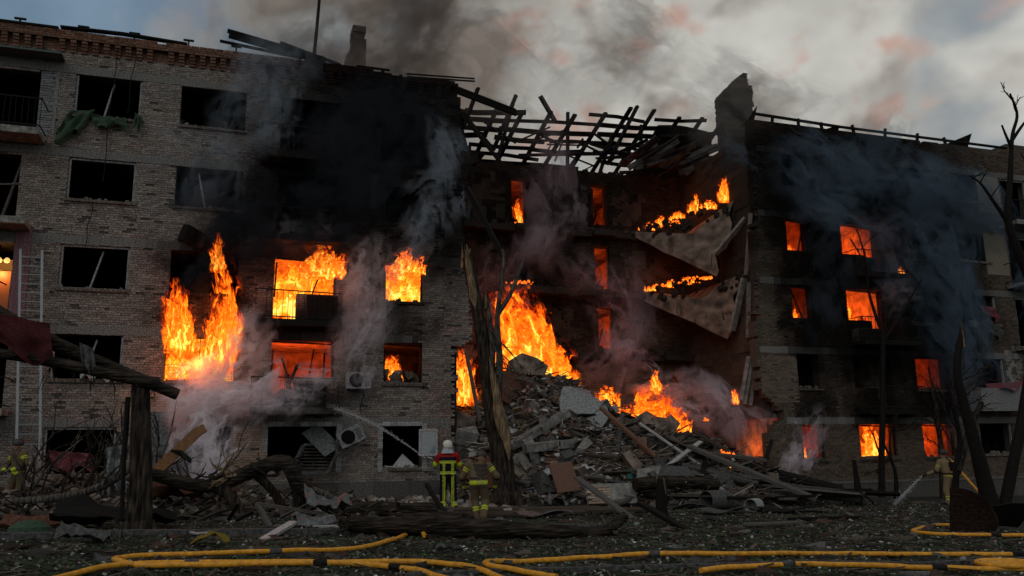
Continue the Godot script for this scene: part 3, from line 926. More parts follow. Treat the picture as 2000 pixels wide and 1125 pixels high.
	while y < 20.3:
		var a := 22.8
		if y > 19.0: a = 22.8 + (y - 19.0) * 1.0
		var b := 24.5 + (0.0 if y < 18.6 else 0.1) - (0.25 if y > 19.7 else 0.0)
		g.box(Vector3(a + rng.randf_range(-0.03, 0.03), y, -6.75), Vector3(b + rng.randf_range(-0.06, 0.05), y + 0.075, -6.02), Color(0.075, 0.068, 0.062) * rng.randf_range(0.7, 1.3))
		y += 0.08
	obj("chimney", g, M.tinted_grain, w)
	g = Geo.new()
	y = 14.3
	while y < 18.4:
		var a := 39.0 if y < 17.0 else 39.0 + (y - 17.0) * 1.9
		g.box(Vector3(a + rng.randf_range(-0.08, 0.05), y, -7.6), Vector3(43.5, y + 0.12, -6.2), Color(0.14, 0.12, 0.10) * rng.randf_range(0.8, 1.2))
		y += 0.13
	obj("chimney", g, M.tinted_grain, w)
	# remains of the roof edge: a long thin rail on posts and tin flaps
	g = Geo.new()
	g.beam(Vector3(20.9, 15.75, -1.0), Vector3(25.0, 15.45, -0.6), 0.12, 0.09); g.beam(Vector3(25.0, 15.45, -0.6), Vector3(34.5, 15.35, -0.4), 0.12, 0.08)
	obj("roof_rail", g, M.charred, w)
	for x in [20.6, 21.6, 23.0, 24.3, 26.0, 27.6, 29.4, 31.2, 32.4]:
		g = Geo.new()
		g.beam(Vector3(x, 14.9, -0.7), Vector3(x + rng.randf_range(-0.15, 0.15), 15.55 + rng.randf_range(0, 0.25), -0.7), 0.11, 0.09)
		obj("roof_post", g, M.charred, w)
	for q in [[20.3, 15.1, 21.2, 16.15], [24.4, 15.3, 25.5, 15.75], [30.9, 15.2, 33.2, 16.2]]:
		g = Geo.new()
		var aa := Vector3(q[0], q[1], -0.8)
		var bb := Vector3(q[2], q[3], -1.0)
		g.sheet(func(u, v): return aa.lerp(bb, u) + Vector3(0, -v * 0.55 * u, -v * 0.3 + sin(u * 5.0) * 0.05), 6, 2, 0.02)
		obj("tin_flap", g, M.charred, w)

func core_cross(parent: Node) -> void:
	var g := Geo.new()
	var y := -0.6
	while y < 14.4:
		var z := -6.0
		while z < -0.46:
			var z2 := minf(z + 0.5, -0.46)
			var hole := z > -3.2 - nz2.get_noise_2d(y * 2.0, 5.0) * 0.6 and y > 1.0 and y < 2.6
			if not hole:
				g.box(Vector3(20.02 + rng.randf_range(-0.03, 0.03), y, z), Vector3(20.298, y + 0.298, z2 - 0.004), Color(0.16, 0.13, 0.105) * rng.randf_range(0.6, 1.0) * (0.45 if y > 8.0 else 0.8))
			z += 0.5
		y += 0.3
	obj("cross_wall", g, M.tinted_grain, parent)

func collapsed_middle() -> void:
	var w := thing("collapsed_section", "collapsed middle of the brick block, inner wall and hanging floor slabs laid open", "building")
	var rects := [[11.5, 12.2, 11.5, 13.6], [11.55, 12.25, 8.72, 10.75], [11.5, 12.25, 5.85, 7.9], [15.44, 16.14, 11.55, 13.64], [15.46, 16.2, 8.65, 10.71], [15.5, 16.25, 5.8, 7.91], [20.9 - 1.6, 21.5 - 1.6, 3.2, 5.2], [9.0, 9.7, 5.85, 7.8]]
	rects.resize(7)
	rects[6] = [19.1, 19.75, 3.1, 5.15]
	var fn := func(x: float, y: float) -> bool: return x > 7.5 and x < 20.02 and y < 14.25 + nz2.get_noise_2d(x * 1.8, 30.0) * 0.16 + (0.12 if x > 17.0 else 0.0)
	core(w, "inner_wall", 7.5, 20.02, -0.3, 14.6, -6.022, 0.36, rects, fn, Color(0.125, 0.105, 0.09), soot_m, M.mortar)
	var tones := [Color(0.20, 0.15, 0.115), Color(0.22, 0.165, 0.12), Color(0.18, 0.15, 0.12)]
	bricks(w, 7.5, 20.02, 0.0, 14.5, -6.0, rects, fn, tones, soot_m, 0, func(_x, _y): return false, 0.35)
	for r in rects:
		var df := Geo.new()
		for x in [r[0] + 0.04, r[1] - 0.04]: df.beam(Vector3(x, r[2], -6.12), Vector3(x + rng.randf_range(-0.03, 0.03), r[3] - rng.randf() * 0.25, -6.12), 0.07, 0.06)
		df.beam(Vector3(r[0], r[3] - 0.05, -6.125), Vector3(r[1], r[3] - 0.05 - rng.randf() * 0.12, -6.125), 0.07, 0.06)
		df.beam(Vector3(r[0] + 0.1, r[2], -6.5), Vector3(r[1] - 0.1, lerpf(r[2], r[3], rng.randf_range(0.3, 0.9)), -6.9), 0.07, 0.05)
		for i in 5: df.rock(Vector3(rng.randf_range(r[0], r[1]), r[2] + rng.randf() * 0.2, -6.6), Vector3.ONE * rng.randf_range(0.2, 0.5), rng)
		obj("door_frame", df, M.charred, w)
	# patches of plaster left on the inner wall
	for q in [[12.5, 14.8, 11.5, 13.9], [8.4, 11.3, 8.6, 10.9], [16.3, 18.2, 11.6, 13.5], [12.6, 14.6, 6.0, 7.9], [16.5, 19.6, 8.7, 10.6], [8.2, 11.2, 11.5, 13.8]]:
		var g := Geo.new()
		var nx := 14
		var ny := 14
		for i in nx:
			for j in ny:
				var a: float = lerpf(q[0], q[1], float(i) / nx)
				var b: float = lerpf(q[0], q[1], float(i + 1) / nx)
				var c: float = lerpf(q[2], q[3], float(j) / ny)
				var d: float = lerpf(q[2], q[3], float(j + 1) / ny)
				var e := minf(minf(i, nx - 1 - i), minf(j, ny - 1 - j)) / 7.0
				if nz.get_noise_2d(a * 1.3 + 50.0, c * 1.3) + e * 0.8 < 0.2: continue
				var t := 1.0 - 0.85 * soot_at(a, c, soot_m)
				g.box(Vector3(a, c, -6.05), Vector3(b, d, -5.985 + rng.randf() * 0.004), Color(0.26, 0.2, 0.165) * t)
		obj("plaster_patch", g, M.tinted_grain, w)
	# rooms behind the inner wall
	for k in FLOORS.size():
		slab_between(w, "floor_slab", Vector3(7.53, FLOORS[k] - 0.22, -12.0), Vector3(20.29, FLOORS[k], -6.39), M.sooty_plaster)
	for k in FLOORS.size() - 1:
		for x in [13.6, 18.2]:
			slab_between(w, "partition", Vector3(x - 0.07, FLOORS[k] + 0.002, -12.0), Vector3(x + 0.07, FLOORS[k + 1] - 0.222, -6.39), M.room_plaster)
	slab_between(w, "rear_wall", Vector3(7.31, -0.5, -12.3), Vector3(20.29, 14.9, -12.002), M.room_plaster)
	slab_between(w, "party_wall", Vector3(20.02, -0.5, -12.0), Vector3(20.295, 14.3, -6.39), M.sooty_plaster)
	# ledges of broken floor left along the inner wall
	for k in range(2, 5):
		var x := 8.0
		while x < 20.0:
			var l := minf(rng.randf_range(0.5, 1.3), 20.0 - x)
			var g := Geo.new()
			g.box(Vector3(x, FLOORS[k] - 0.24 + rng.randf_range(-0.03, 0.02), -5.98), Vector3(x + l - 0.02, FLOORS[k] + rng.randf_range(-0.03, 0.03), -5.98 + rng.randf_range(0.15, 0.7)), Color(0.05, 0.045, 0.04))
			for i in 5: g.rock(Vector3(x + rng.randf() * l, FLOORS[k] + 0.06, -5.8), Vector3.ONE * rng.randf_range(0.1, 0.28), rng, Color(0.06, 0.05, 0.045))
			obj("floor_ledge", g, M.tinted_grain, w)
			x += l
	# two floor slabs folded down from the right-hand room
	hanging_slab(w, Vector3(17.4, 11.28, -5.95), Vector3(20.0, 11.75, -1.7), Vector3(19.1, 8.6, -1.8), Vector3(20.0, 11.3, -5.9))
	hanging_slab(w, Vector3(17.5, 8.42, -5.95), Vector3(20.0, 8.5, -1.35), Vector3(19.55, 6.0, -2.0), Vector3(20.0, 8.4, -5.9))
	# splayed joists and planks beside them
	for q in [[Vector3(19.98, 10.9, -0.7), Vector3(19.2, 9.6, -1.9), 0.22], [Vector3(19.95, 11.0, -0.3), Vector3(20.0, 8.55, -1.0), 0.2], [Vector3(19.9, 8.4, -1.0), Vector3(19.55, 6.3, -1.6), 0.27], [Vector3(19.98, 8.2, -0.8), Vector3(19.95, 5.95, -1.1), 0.25], [Vector3(19.9, 5.25, -0.55), Vector3(19.62, 3.2, -0.8), 0.22], [Vector3(19.7, 5.2, -0.5), Vector3(19.35, 3.25, -0.8), 0.2], [Vector3(19.5, 5.1, -0.5), Vector3(19.15, 3.4, -0.7), 0.14]]:
		var g := Geo.new()
		g.beam(q[0], q[1], q[2], 0.12, 0.3)
		obj("hanging_joist", g, M.concrete, w)
	# collapsed ceiling and roof debris lying on the inner wall at the right
	for i in 26:
		var a := Vector3(rng.randf_range(16.5, 19.6), rng.randf_range(14.0, 14.9), rng.randf_range(-5.8, -4.2))
		var g := Geo.new()
		g.beam(a, a + Vector3(rng.randf_range(0.9, 2.0), rng.randf_range(0.2, 1.1), rng.randf_range(-0.5, 1.5)), rng.randf_range(0.15, 0.5), 0.05, rng.randf() * 3.0)
		obj("ceiling_board", g, M.sooty_plaster if i % 3 else M.charred, w)

func hanging_slab(parent: Node, a: Vector3, b: Vector3, c: Vector3, d: Vector3) -> void:
	# a: rear left, d: rear right at the wall, b: front right, c: front corner that fell lowest
	var g := Geo.new()
	var lift := Vector3(0.05, 0.2, 0.12)
	var edge: Array[Vector3] = []
	var m := (a + b + c) / 3.0
	for i in 6: edge.append(a.lerp(c, (i + (rng.randf_range(-0.3, 0.3) if i in [1, 2, 3, 4] else 0.0)) / 5.0).lerp(m, 0.0 if i in [0, 5] else rng.randf_range(-0.06, 0.07)))
	for i in range(1, 6): edge.append(c.lerp(b, (i + (rng.randf_range(-0.3, 0.3) if i < 5 else 0.0)) / 5.0).lerp(m, 0.0 if i == 5 else rng.randf_range(-0.12, 0.22)))
	edge.append(d)
	for i in edge.size():
		var p := edge[i]
		var q := edge[(i + 1) % edge.size()]
		g.tri(m, p, q); g.tri(m + lift, q + lift, p + lift); g.quad(p, p + lift, q + lift, q)
	obj("hanging_floor_slab", g, M.slab_plaster, parent)
	g = Geo.new()
	for i in 40:
		var t := rng.randf()
		var p := a.lerp(b, t) + lift + (c - a.lerp(b, t)) * rng.randf() * 0.25
		g.rock(p + Vector3(0, 0.06, 0), Vector3.ONE * rng.randf_range(0.08, 0.3), rng, Color(0.05, 0.042, 0.038))
	tag(obj("slab_debris", g, M.tinted_grain, parent), "", "", "", "stuff")
	for i in 9:
		g = Geo.new()
		var p := a.lerp(c, rng.randf_range(0.3, 1.0)).lerp(b, rng.randf() * 0.5)
		g.tube(PackedVector3Array([p, p + Vector3(rng.randf_range(-0.15, 0.15), -rng.randf_range(0.2, 0.6), 0.1), p + Vector3(rng.randf_range(-0.4, 0.4), -rng.randf_range(0.3, 1.1), 0.2)]), PackedFloat32Array([0.016, 0.014, 0.012]), 5)
		obj("reinforcing_bar", g, M.black_iron, parent)

func ridge_y(x: float) -> float:
	return 16.55 + 0.075 * (x - 9.5) + 0.08 * sin(x * 1.3)

func rear_roof() -> void:
	var w := thing("burnt_roof_frame", "charred lattice of rafters and battens left of the roof over the collapse", "roof frame", Vector3.ZERO)
	var p := func(x: float, t: float) -> Vector3: return Vector3(x, lerpf(ridge_y(x), 15.0, t), lerpf(-6.0, -12.0, t))
	var x := 8.0
	while x < 23.5:
		var g := Geo.new()
		var lean := rng.randf_range(-0.35, 0.35)
		var up := rng.randf_range(0.0, 0.03) if rng.randf() < 0.75 else rng.randf_range(0.05, 0.12)
		g.beam(p.call(x + lean * 0.4, -up), p.call(x - lean * 0.6, 1.0), 0.19, 0.11, rng.randf_range(-0.3, 0.3))
		obj("rafter", g, M.charred, w)
		x += rng.randf_range(1.0, 1.6)
	for i in 9:
		var t := 0.02 + i * 0.105
		var a := 7.6
		while a < 22.6:
			var l := rng.randf_range(2.2, 5.0)
			var g := Geo.new()
			var sag := rng.randf_range(-0.12, 0.08)
			var q0: Vector3 = p.call(a, t)
			var q1: Vector3 = p.call(minf(a + l, 23.4), t + rng.randf_range(-0.03, 0.03))
			var qm := (q0 + q1) * 0.5 + Vector3(0, sag, 0)
			var o := Vector3(0, 0.1, 0)
			var bw := rng.randf_range(0.15, 0.26)
			g.beam(q0 + o, qm + o, bw, 0.05, -0.9); g.beam(qm + o, q1 + o, bw, 0.05, -0.9)
			if rng.randf() > (0.1 if a < 11.0 else 0.2): obj("batten", g, M.charred, w)
			a += l + rng.randf_range(-0.25, 0.5)
	# struts, purlins and fallen pieces within the frame
	for q in [[Vector3(11.0, 15.2, -7.0), Vector3(11.9, 17.7, -6.2), 0.16], [Vector3(10.9, 14.3, -6.2), Vector3(11.7, 17.2, -6.1), 0.13], [Vector3(16.3, 14.7, -6.0), Vector3(18.1, 17.9, -6.2), 0.17], [Vector3(15.9, 14.2, -6.1), Vector3(16.6, 16.2, -6.0), 0.14],
		[Vector3(11.9, 14.7, -6.0), Vector3(16.2, 15.2, -6.0), 0.16], [Vector3(15.4, 15.6, -5.9), Vector3(19.0, 14.9, -6.0), 0.17], [Vector3(16.0, 14.9, -5.8), Vector3(20.5, 15.6, -6.0), 0.16], [Vector3(14.4, 14.4, -6.1), Vector3(15.3, 15.7, -6.0), 0.15],
		[Vector3(19.2, 16.4, -6.0), Vector3(22.8, 17.0, -6.1), 0.2], [Vector3(20.4, 14.6, -6.2), Vector3(23.2, 18.1, -6.2), 0.16], [Vector3(18.0, 14.5, -6.0), Vector3(18.2, 16.9, -6.1), 0.14], [Vector3(14.3, 14.3, -6.1), Vector3(14.4, 17.1, -6.1), 0.14], [Vector3(9.6, 14.3, -6.1), Vector3(9.0, 16.6, -6.1), 0.14]]:
		var g := Geo.new()
		g.beam(q[0], q[1], q[2], 0.13, rng.randf() * 0.4)
		obj("strut", g, M.charred, w)
	for i in 34:
		var a := Vector3(rng.randf_range(10.0, 20.0), rng.randf_range(14.3, 15.6), rng.randf_range(-6.3, -5.6))
		var g := Geo.new()
		g.beam(a, a + Vector3(rng.randf_range(-2.0, 2.0), rng.randf_range(-0.35, 1.3), rng.randf_range(-0.8, 0.3)), rng.randf_range(0.06, 0.2), 0.06, rng.randf() * 3.0)
		obj("fallen_board", g, M.charred, w)
	# a boarded dormer corner still hanging on the ridge
	var g2 := Geo.new()
	g2.beam(Vector3(13.0, 17.7, -6.0), Vector3(13.8, 16.6, -6.2), 0.75, 0.1, 0.9)
	obj("hanging_boards", g2, M.charred, w)
	g2 = Geo.new()
	g2.sheet(func(u, v): return Vector3(lerpf(19.6, 22.9, u), lerpf(17.4, 15.5, v) + 0.12 * sin(u * 4.0), lerpf(-7.0, -11.0, v)), 10, 4, 0.03)
	obj("roof_sheet", g2, M.grey_board, w)
	# loose beams round the left-hand edge of the gap and on the left roof
	for q in [[Vector3(7.1, 15.0, -0.3), Vector3(9.9, 14.4, -0.6), 0.22, "charred double beam sticking out of the broken wall top over the gap"], [Vector3(7.6, 13.7, 0.1), Vector3(9.15, 11.65, 0.4), 0.24, "charred beam slanting down outside the broken edge of the left wing"],
		[Vector3(7.75, 10.9, 0.15), Vector3(9.0, 8.3, 0.5), 0.26, "burnt timber hanging down beside the edge of the left wing, above the broken tree"],
		[Vector3(5.6, 15.15, -0.2), Vector3(8.2, 15.35, -0.3), 0.10, "thin double batten lying flat on the left wing's sooty wall top"],
		[Vector3(-0.67, 16.3, -1.0), Vector3(2.7, 15.68, -0.95), 0.26, "long charred roof beam tilting up from the left wing's roof, the highest there"], [Vector3(-0.91, 15.88, -1.0), Vector3(1.9, 15.62, -1.0), 0.17, "lower charred plank jutting left from the left wing's roof under the tilted beam"],
		[Vector3(1.14, 16.15, -1.05), Vector3(3.3, 15.55, -1.0), 0.18, "short charred plank slanting towards the foot of the antenna pole"], [Vector3(3.8, 15.3, -0.4), Vector3(5.0, 15.3, -0.4), 0.14, "charred board end beside the left chimney at the roof edge"],
		[Vector3(6.9, 14.6, 0.0), Vector3(9.0, 12.9, -0.8), 0.17, "charred rafter lying across the gap's top left corner"], [Vector3(8.2, 14.0, -2.0), Vector3(8.9, 15.9, -2.2), 0.16, "upright charred post at the left end of the roof lattice"]]:
		var g := Geo.new()
		g.beam(q[0], q[1], q[2], q[2] * 0.55, 0.35)
		if q[2] in [0.22, 0.10, 0.26]:
			var d := Vector3(0.05, -0.2, 0.05) if q[2] > 0.15 else Vector3(0, -0.14, 0.05)
			g.beam(q[0] + d, q[1] + d * 0.9, q[2] * 0.8, q[2] * 0.5, 0.2)
		solo("charred_beam", g, M.charred, q[3], "beam", "charred roof timbers")
	var g := Geo.new()
	g.tube(PackedVector3Array([Vector3(2.3, 15.0, -1.2), Vector3(2.42, 17.0, -1.2), Vector3(2.5, 18.6, -1.2)]), PackedFloat32Array([0.07, 0.06, 0.055]), 8)
	solo("antenna_pole", g, M.black_iron, "tall dark antenna pole standing on the left wing's roof", "pole")

func heap_y(x: float, z: float) -> float:      # surface of ground plus rubble heap
	var g := gy(x) + nz2.get_noise_2d(x * 0.35, z * 0.35) * 0.05
	var ridge := pl(x, [Vector2(6.2, 0.2), Vector2(7.0, 1.6), Vector2(7.6, 2.6), Vector2(8.4, 3.2), Vector2(9.1, 3.6), Vector2(9.9, 4.35), Vector2(10.7, 4.55), Vector2(12, 4.0), Vector2(13, 3.5), Vector2(14, 2.9), Vector2(15.3, 2.4), Vector2(16.4, 2.2), Vector2(17.3, 1.85), Vector2(18.4, 1.2), Vector2(19.5, 0.35), Vector2(20.6, -0.1), Vector2(22.5, -0.5)])
	var foot := pl(x, [Vector2(6.2, 1.0), Vector2(7.5, 2.6), Vector2(9, 3.6), Vector2(11, 5.0), Vector2(13, 6.6), Vector2(15, 6.6), Vector2(17, 5.4), Vector2(19, 3.6), Vector2(22, 1.5)])
	var h := 0.0
	if z > -1.5:
		var s := clampf((z + 1.5) / (foot + 1.5), 0.0, 1.0)
		h = (ridge - g) * pow(1.0 - s, 1.2)
	else:
		h = (ridge - g) * (1.0 - clampf((-1.5 - z) / 4.5, 0.0, 1.0) * 0.45)
	if ridge < g: h = 0.0
	h *= 1.0 + 0.16 * nz2.get_noise_2d(x * 1.1, z * 1.1 + 20.0)
	# heaps of splintered wood and rubbish under the left windows
	h += 0.55 * exp(-pow((x + 3.6) / 2.6, 2.0) - pow((z - 1.6) / 2.2, 2.0)) + 0.4 * exp(-pow((x + 0.4) / 2.2, 2.0) - pow((z - 4.5) / 2.5, 2.0)) + 0.3 * exp(-pow((x - 17.0) / 5.0, 2.0) - pow((z - 1.2) / 1.2, 2.0))
	return g + maxf(h, 0.0)

func ground() -> void:
	var g := Geo.new()
	var xs: Array[float] = [-220.0, -120.0, -70.0, -40.0, -25.0, -16.0]
	var zs: Array[float] = [-260.0, -140.0, -70.0, -40.0, -20.0, -13.0]
	var x := -12.0
	while x < 36.0: xs.append(x); x += 0.3
	xs.append_array([38.0, 44.0, 55.0, 80.0, 130.0, 240.0])
	var z := -8.0
	while z < 24.0: zs.append(z); z += 0.3
	zs.append_array([26.0, 30.0, 40.0, 60.0, 110.0])
	var nx := xs.size()
	var hs := PackedFloat32Array()
	var cs := PackedColorArray()
	for b in zs:
		for a in xs:
			var near := a > -12.5 and a < 37.0 and b > -9.0 and b < 25.0
			var y := gy(a)
			if near:
				y = lerpf(gy(a), minf(heap_y(a, b), gy(a) + 0.9), 1.0) if b > 0.0 or a > 7.6 and a < 19.9 else gy(a)
				y += nz.get_noise_2d(a * 1.3, b * 1.3) * 0.05
			hs.append(y)
			var m := nz.get_noise_2d(a * 0.5, b * 0.5)
			var f := nz.get_noise_2d(a * 2.3 + 9.0, b * 2.3)
			var dirt := Color(0.074, 0.071, 0.066)
			var grass := Color(0.045, 0.070, 0.041)
			var c := dirt.lerp(grass, clampf(0.5 + m * 1.6 + (b - 11.0) * 0.06, 0.0, 1.0)).lerp(Color(0.14, 0.143, 0.143), clampf(f * 1.4 + (0.15 if b < 9.0 else -0.1), 0.0, 0.8))
			cs.append(c)
	for j in zs.size() - 1:
		for i in nx - 1:
			var q := [j * nx + i, (j + 1) * nx + i, (j + 1) * nx + i + 1, j * nx + i + 1]
			var p := []
			for e in q: p.append(Vector3(xs[e % nx], hs[e], zs[e / nx]))
			var nn: Vector3 = (p[1] - p[0]).cross(p[2] - p[0]).normalized()
			for t in [[0, 3, 2], [0, 2, 1]]:
				for e in t:
					g.v.append(p[e]); g.n.append(nn); g.uv.append(Vector2(p[e].x, p[e].z)); g.c.append(cs[q[e]])
	var m := mat("earth", Color.WHITE, 0.97, 0.0, true)
	grain(m, Vector3.ONE * 0.9, 0.4, 5.0, 0.05, 40, true)
	tag(obj("ground", g, m), "", "", "", "structure")

func scatter(called: String, meshes: Array, m: Material, n: int, where: Callable, size: Callable, colours: Array, flat := 1.0, label := "", cat := "") -> void:
	# many small pieces nobody could count: one stuff object per shape
	for k in meshes.size():
		var buf := PackedFloat32Array()
		var cnt := 0
		for i in n / meshes.size():
			var p: Vector3 = where.call()
			if p.y < -50.0: continue
			var s: Vector3 = size.call()
			var b := Basis.from_euler(Vector3(rng.randf_range(-1, 1) * flat, rng.randf() * TAU, rng.randf_range(-1, 1) * flat)).scaled_local(s)
			var c: Color = colours[rng.randi() % colours.size()]
			var t := rng.randf_range(0.6, 1.25)
			buf.append_array([b.x.x, b.y.x, b.z.x, p.x, b.x.y, b.y.y, b.z.y, p.y, b.x.z, b.y.z, b.z.z, p.z, c.r * t, c.g * t, c.b * t, 1.0])
			cnt += 1
		var mm := MultiMesh.new()
		mm.transform_format = MultiMesh.TRANSFORM_3D; mm.use_colors = true
		mm.mesh = meshes[k]; mm.instance_count = cnt; mm.buffer = buf
		var o := MultiMeshInstance3D.new()
		o.name = numbered(called); o.multimesh = mm; o.material_override = m
		add_child(o)
		tag(o, label, cat, "", "stuff")

func rock_meshes(n: int) -> Array:
	var out := []
	for i in n:
		var g := Geo.new()
		g.rock(Vector3.ZERO, Vector3.ONE, rng)
		out.append(g.mesh())
	return out

func shard_meshes() -> Array:
	var out := []
	for i in 3:
		var g := Geo.new()
		var p: Array[Vector3] = []
		var n := 4 + i
		for k in n:
			var a := TAU * k / n
			p.append(Vector3(cos(a) * rng.randf_range(0.3, 0.6), rng.randf_range(-0.08, 0.08), sin(a) * rng.randf_range(0.3, 0.6)))
		for k in range(1, n - 1):
			g.tri(p[0], p[k], p[k + 1]); g.tri(p[0] - Vector3(0, 0.06, 0), p[k + 1] - Vector3(0, 0.06, 0), p[k] - Vector3(0, 0.06, 0))
		for k in n:
			g.quad(p[k], p[(k + 1) % n], p[(k + 1) % n] - Vector3(0, 0.06, 0), p[k] - Vector3(0, 0.06, 0))
		out.append(g.mesh())
	return out

func on_heap(x0: float, x1: float, z0: float, z1: float) -> Vector3:
	for i in 30:
		var x := rng.randf_range(x0, x1)
		var z := rng.randf_range(z0, z1)
		if z < 0.2 and (x < 7.7 or x > 19.6): continue
		var y := heap_y(x, z)
		if y - gy(x) > 0.12: return Vector3(x, y, z)
	return Vector3(0, -100, 0)

func rubble_heap() -> void:
	var g := Geo.new()
	var st := 0.22
	var nx := int(15.6 / st)
	var nzn := int(12.4 / st)
	var h := PackedFloat32Array()
	for j in nzn + 1:
		for i in nx + 1:
			var x := 6.6 + i * st
			var z := -5.95 + j * st
			var k := heap_y(x, z)
			var up := clampf((k - gy(x)) * 1.2, 0.0, 1.0)
			h.append(k + (nz.get_noise_2d(x * 2.6, z * 2.6) * 0.36 + (absf(nz2.get_noise_2d(x * 5.0, z * 5.0)) - 0.2) * 0.3) * up - (1.0 - up) * 0.3)
	for j in nzn:
		for i in nx:
			var x := 6.6 + i * st
			var z := -5.95 + j * st
			if z < 0.2 and (x < 7.1 or x > 19.7): continue
			var a := Vector3(x, h[j * (nx + 1) + i], z)
			var b := Vector3(x, h[(j + 1) * (nx + 1) + i], z + st)
			var c := Vector3(x + st, h[(j + 1) * (nx + 1) + i + 1], z + st)
			var d := Vector3(x + st, h[j * (nx + 1) + i + 1], z)
			var t := rng.randf_range(0.5, 1.2)
			var col := Color(0.10, 0.09, 0.08).lerp(Color(0.16, 0.12, 0.095), clampf(0.4 + nz.get_noise_2d(x, z), 0, 1)) * t
			if x > 12.5: col = col.lerp(Color(0.045, 0.043, 0.042), clampf((x - 12.5) * 0.2 + nz.get_noise_2d(x * 0.8, z * 0.8) * 0.5, 0.0, 0.85))
			g.quad(a, d, c, b, col)
	tag(obj("rubble_heap", g, M.tinted_grain), "heap of brick and concrete rubble spilling from the collapsed middle", "rubble", "", "stuff")
	var rm := rock_meshes(5)
	var cols := [Color(0.20, 0.19, 0.18), Color(0.12, 0.11, 0.10), Color(0.22, 0.15, 0.115), Color(0.26, 0.24, 0.22), Color(0.07, 0.065, 0.06), Color(0.17, 0.13, 0.105), Color(0.36, 0.36, 0.35)]
	scatter("brick_rubble", rm, M.tinted, 5200, func(): return on_heap(6.8, 21.5, -3.0, 7.0), func(): return Vector3(rng.randf_range(0.08, 0.30), rng.randf_range(0.06, 0.18), rng.randf_range(0.08, 0.26)) * (1.7 if rng.randf() < 0.06 else 1.0), cols, 1.0, "broken brick and mortar lumps covering the rubble heap", "rubble")
	scatter("paper_litter", shard_meshes(), M.tinted, 640, func(): return on_heap(7.6, 15.5, -1.0, 5.5) + Vector3(0, 0.1, 0), func(): return Vector3.ONE * rng.randf_range(0.12, 0.42), [Color(0.42, 0.44, 0.45), Color(0.30, 0.33, 0.36), Color(0.36, 0.22, 0.12), Color(0.45, 0.45, 0.42), Color(0.18, 0.09, 0.06)], 0.5, "torn paper, plaster and cloth scraps strewn over the rubble", "scraps")
	# thin sticks, laths and wires bristling from the heap
	var sg := Geo.new()
	sg.beam(Vector3(-0.5, 0, 0), Vector3(0.5, 0, 0), 0.03, 0.02)
	scatter("splinters", [sg.mesh()], M.tinted, 1700, func(): return on_heap(7.0, 21.0, -2.0, 7.0) + Vector3(0, 0.08, 0), func(): return Vector3(rng.randf_range(0.4, 1.9), rng.randf_range(0.8, 1.8), rng.randf_range(0.8, 1.8)), [Color(0.09, 0.075, 0.06), Color(0.05, 0.045, 0.04), Color(0.16, 0.13, 0.10), Color(0.22, 0.20, 0.17)], 0.5, "thin splintered laths and sticks bristling from the rubble", "splinters")
	# countable planks, beams and boards, each one a thing of its own
	var mats := ["charred", "old_wood", "grey_wood", "old_wood", "charred", "grey_board"]
	var words := {"charred": "charred black", "old_wood": "dusty brown", "grey_wood": "weathered grey", "grey_board": "flat grey"}
	var zone := func(x: float, z: float) -> String:
		var a := "left" if x < 10.2 else ("middle" if x < 13.5 else ("right" if x < 16.8 else "far right"))
		return a + (" side of the heap, near the top" if z < 0.8 else (" side of the heap, halfway down" if z < 3.0 else " side of the heap, low down"))
	for i in 210:
		var p := on_heap(7.6, 20.5, -1.6, 6.8) if i % 5 < 2 else on_heap(12.0, 20.5, -1.0, 6.8)
		if p.y < -50: continue
		var q: String = mats[[0, 1, 2, 4, 4, 5, 2][rng.randi() % 7]] if p.x > 11.8 else mats[1 + rng.randi() % 5]
		var l := rng.randf_range(0.7, 2.6) * (1.35 if p.x > 12.5 else 1.0)
		var a := rng.randf_range(-1.0, 1.0)
		var d := Vector3(cos(a), 0.0, sin(a) * 1.2).normalized()
		var e := p + d * l
		e.y = heap_y(e.x, e.z) + rng.randf_range(0.0, 0.35)
		var gg := Geo.new()
		var ww := rng.randf_range(0.08, 0.26) if rng.randf() < 0.85 else rng.randf_range(0.3, 0.6)
		gg.beam(p + Vector3(0, 0.15, 0), e + Vector3(0, 0.15, 0), ww, rng.randf_range(0.03, 0.08), rng.randf_range(-0.7, 0.7))
		var kind := ("wide " if ww > 0.29 else ("narrow " if ww < 0.15 else "")) + ("long " if l > 2.2 else ("short " if l < 1.3 else ""))
		var zn: String = zone.call(p.x, p.z)
		solo("broken_plank", gg, M[q], "%s%s plank on the %s" % [kind, words[q], zn], "plank", "broken planks in the rubble heap")
	for i in 38:
		var p := on_heap(7.4, 19.5, -1.2, 6.0) if i < 28 else on_heap(7.2, 13.0, -1.0, 5.0)
		if p.y < -50: continue
		var gg := Geo.new()
		var s := rng.randf_range(0.35, 0.95)
		gg.rock(p + Vector3(0, 0.1, 0), Vector3(s * 1.4, s * 0.5, s), rng)
		var mk: int = [0, 1, 2, 3][rng.randi() % (4 if p.x > 12.0 else 3)]
		var zn: String = zone.call(p.x, p.z)
		solo("concrete_lump", gg, [M.concrete, M.slab_plaster, M.grey_board, M.sooty_plaster][mk], "%s %s lump on the %s" % ["big" if s > 0.65 else "small", ["pale concrete", "beige plaster", "dark grey concrete", "sooty plaster"][mk], zn], "concrete lump", "masonry lumps in the rubble heap")

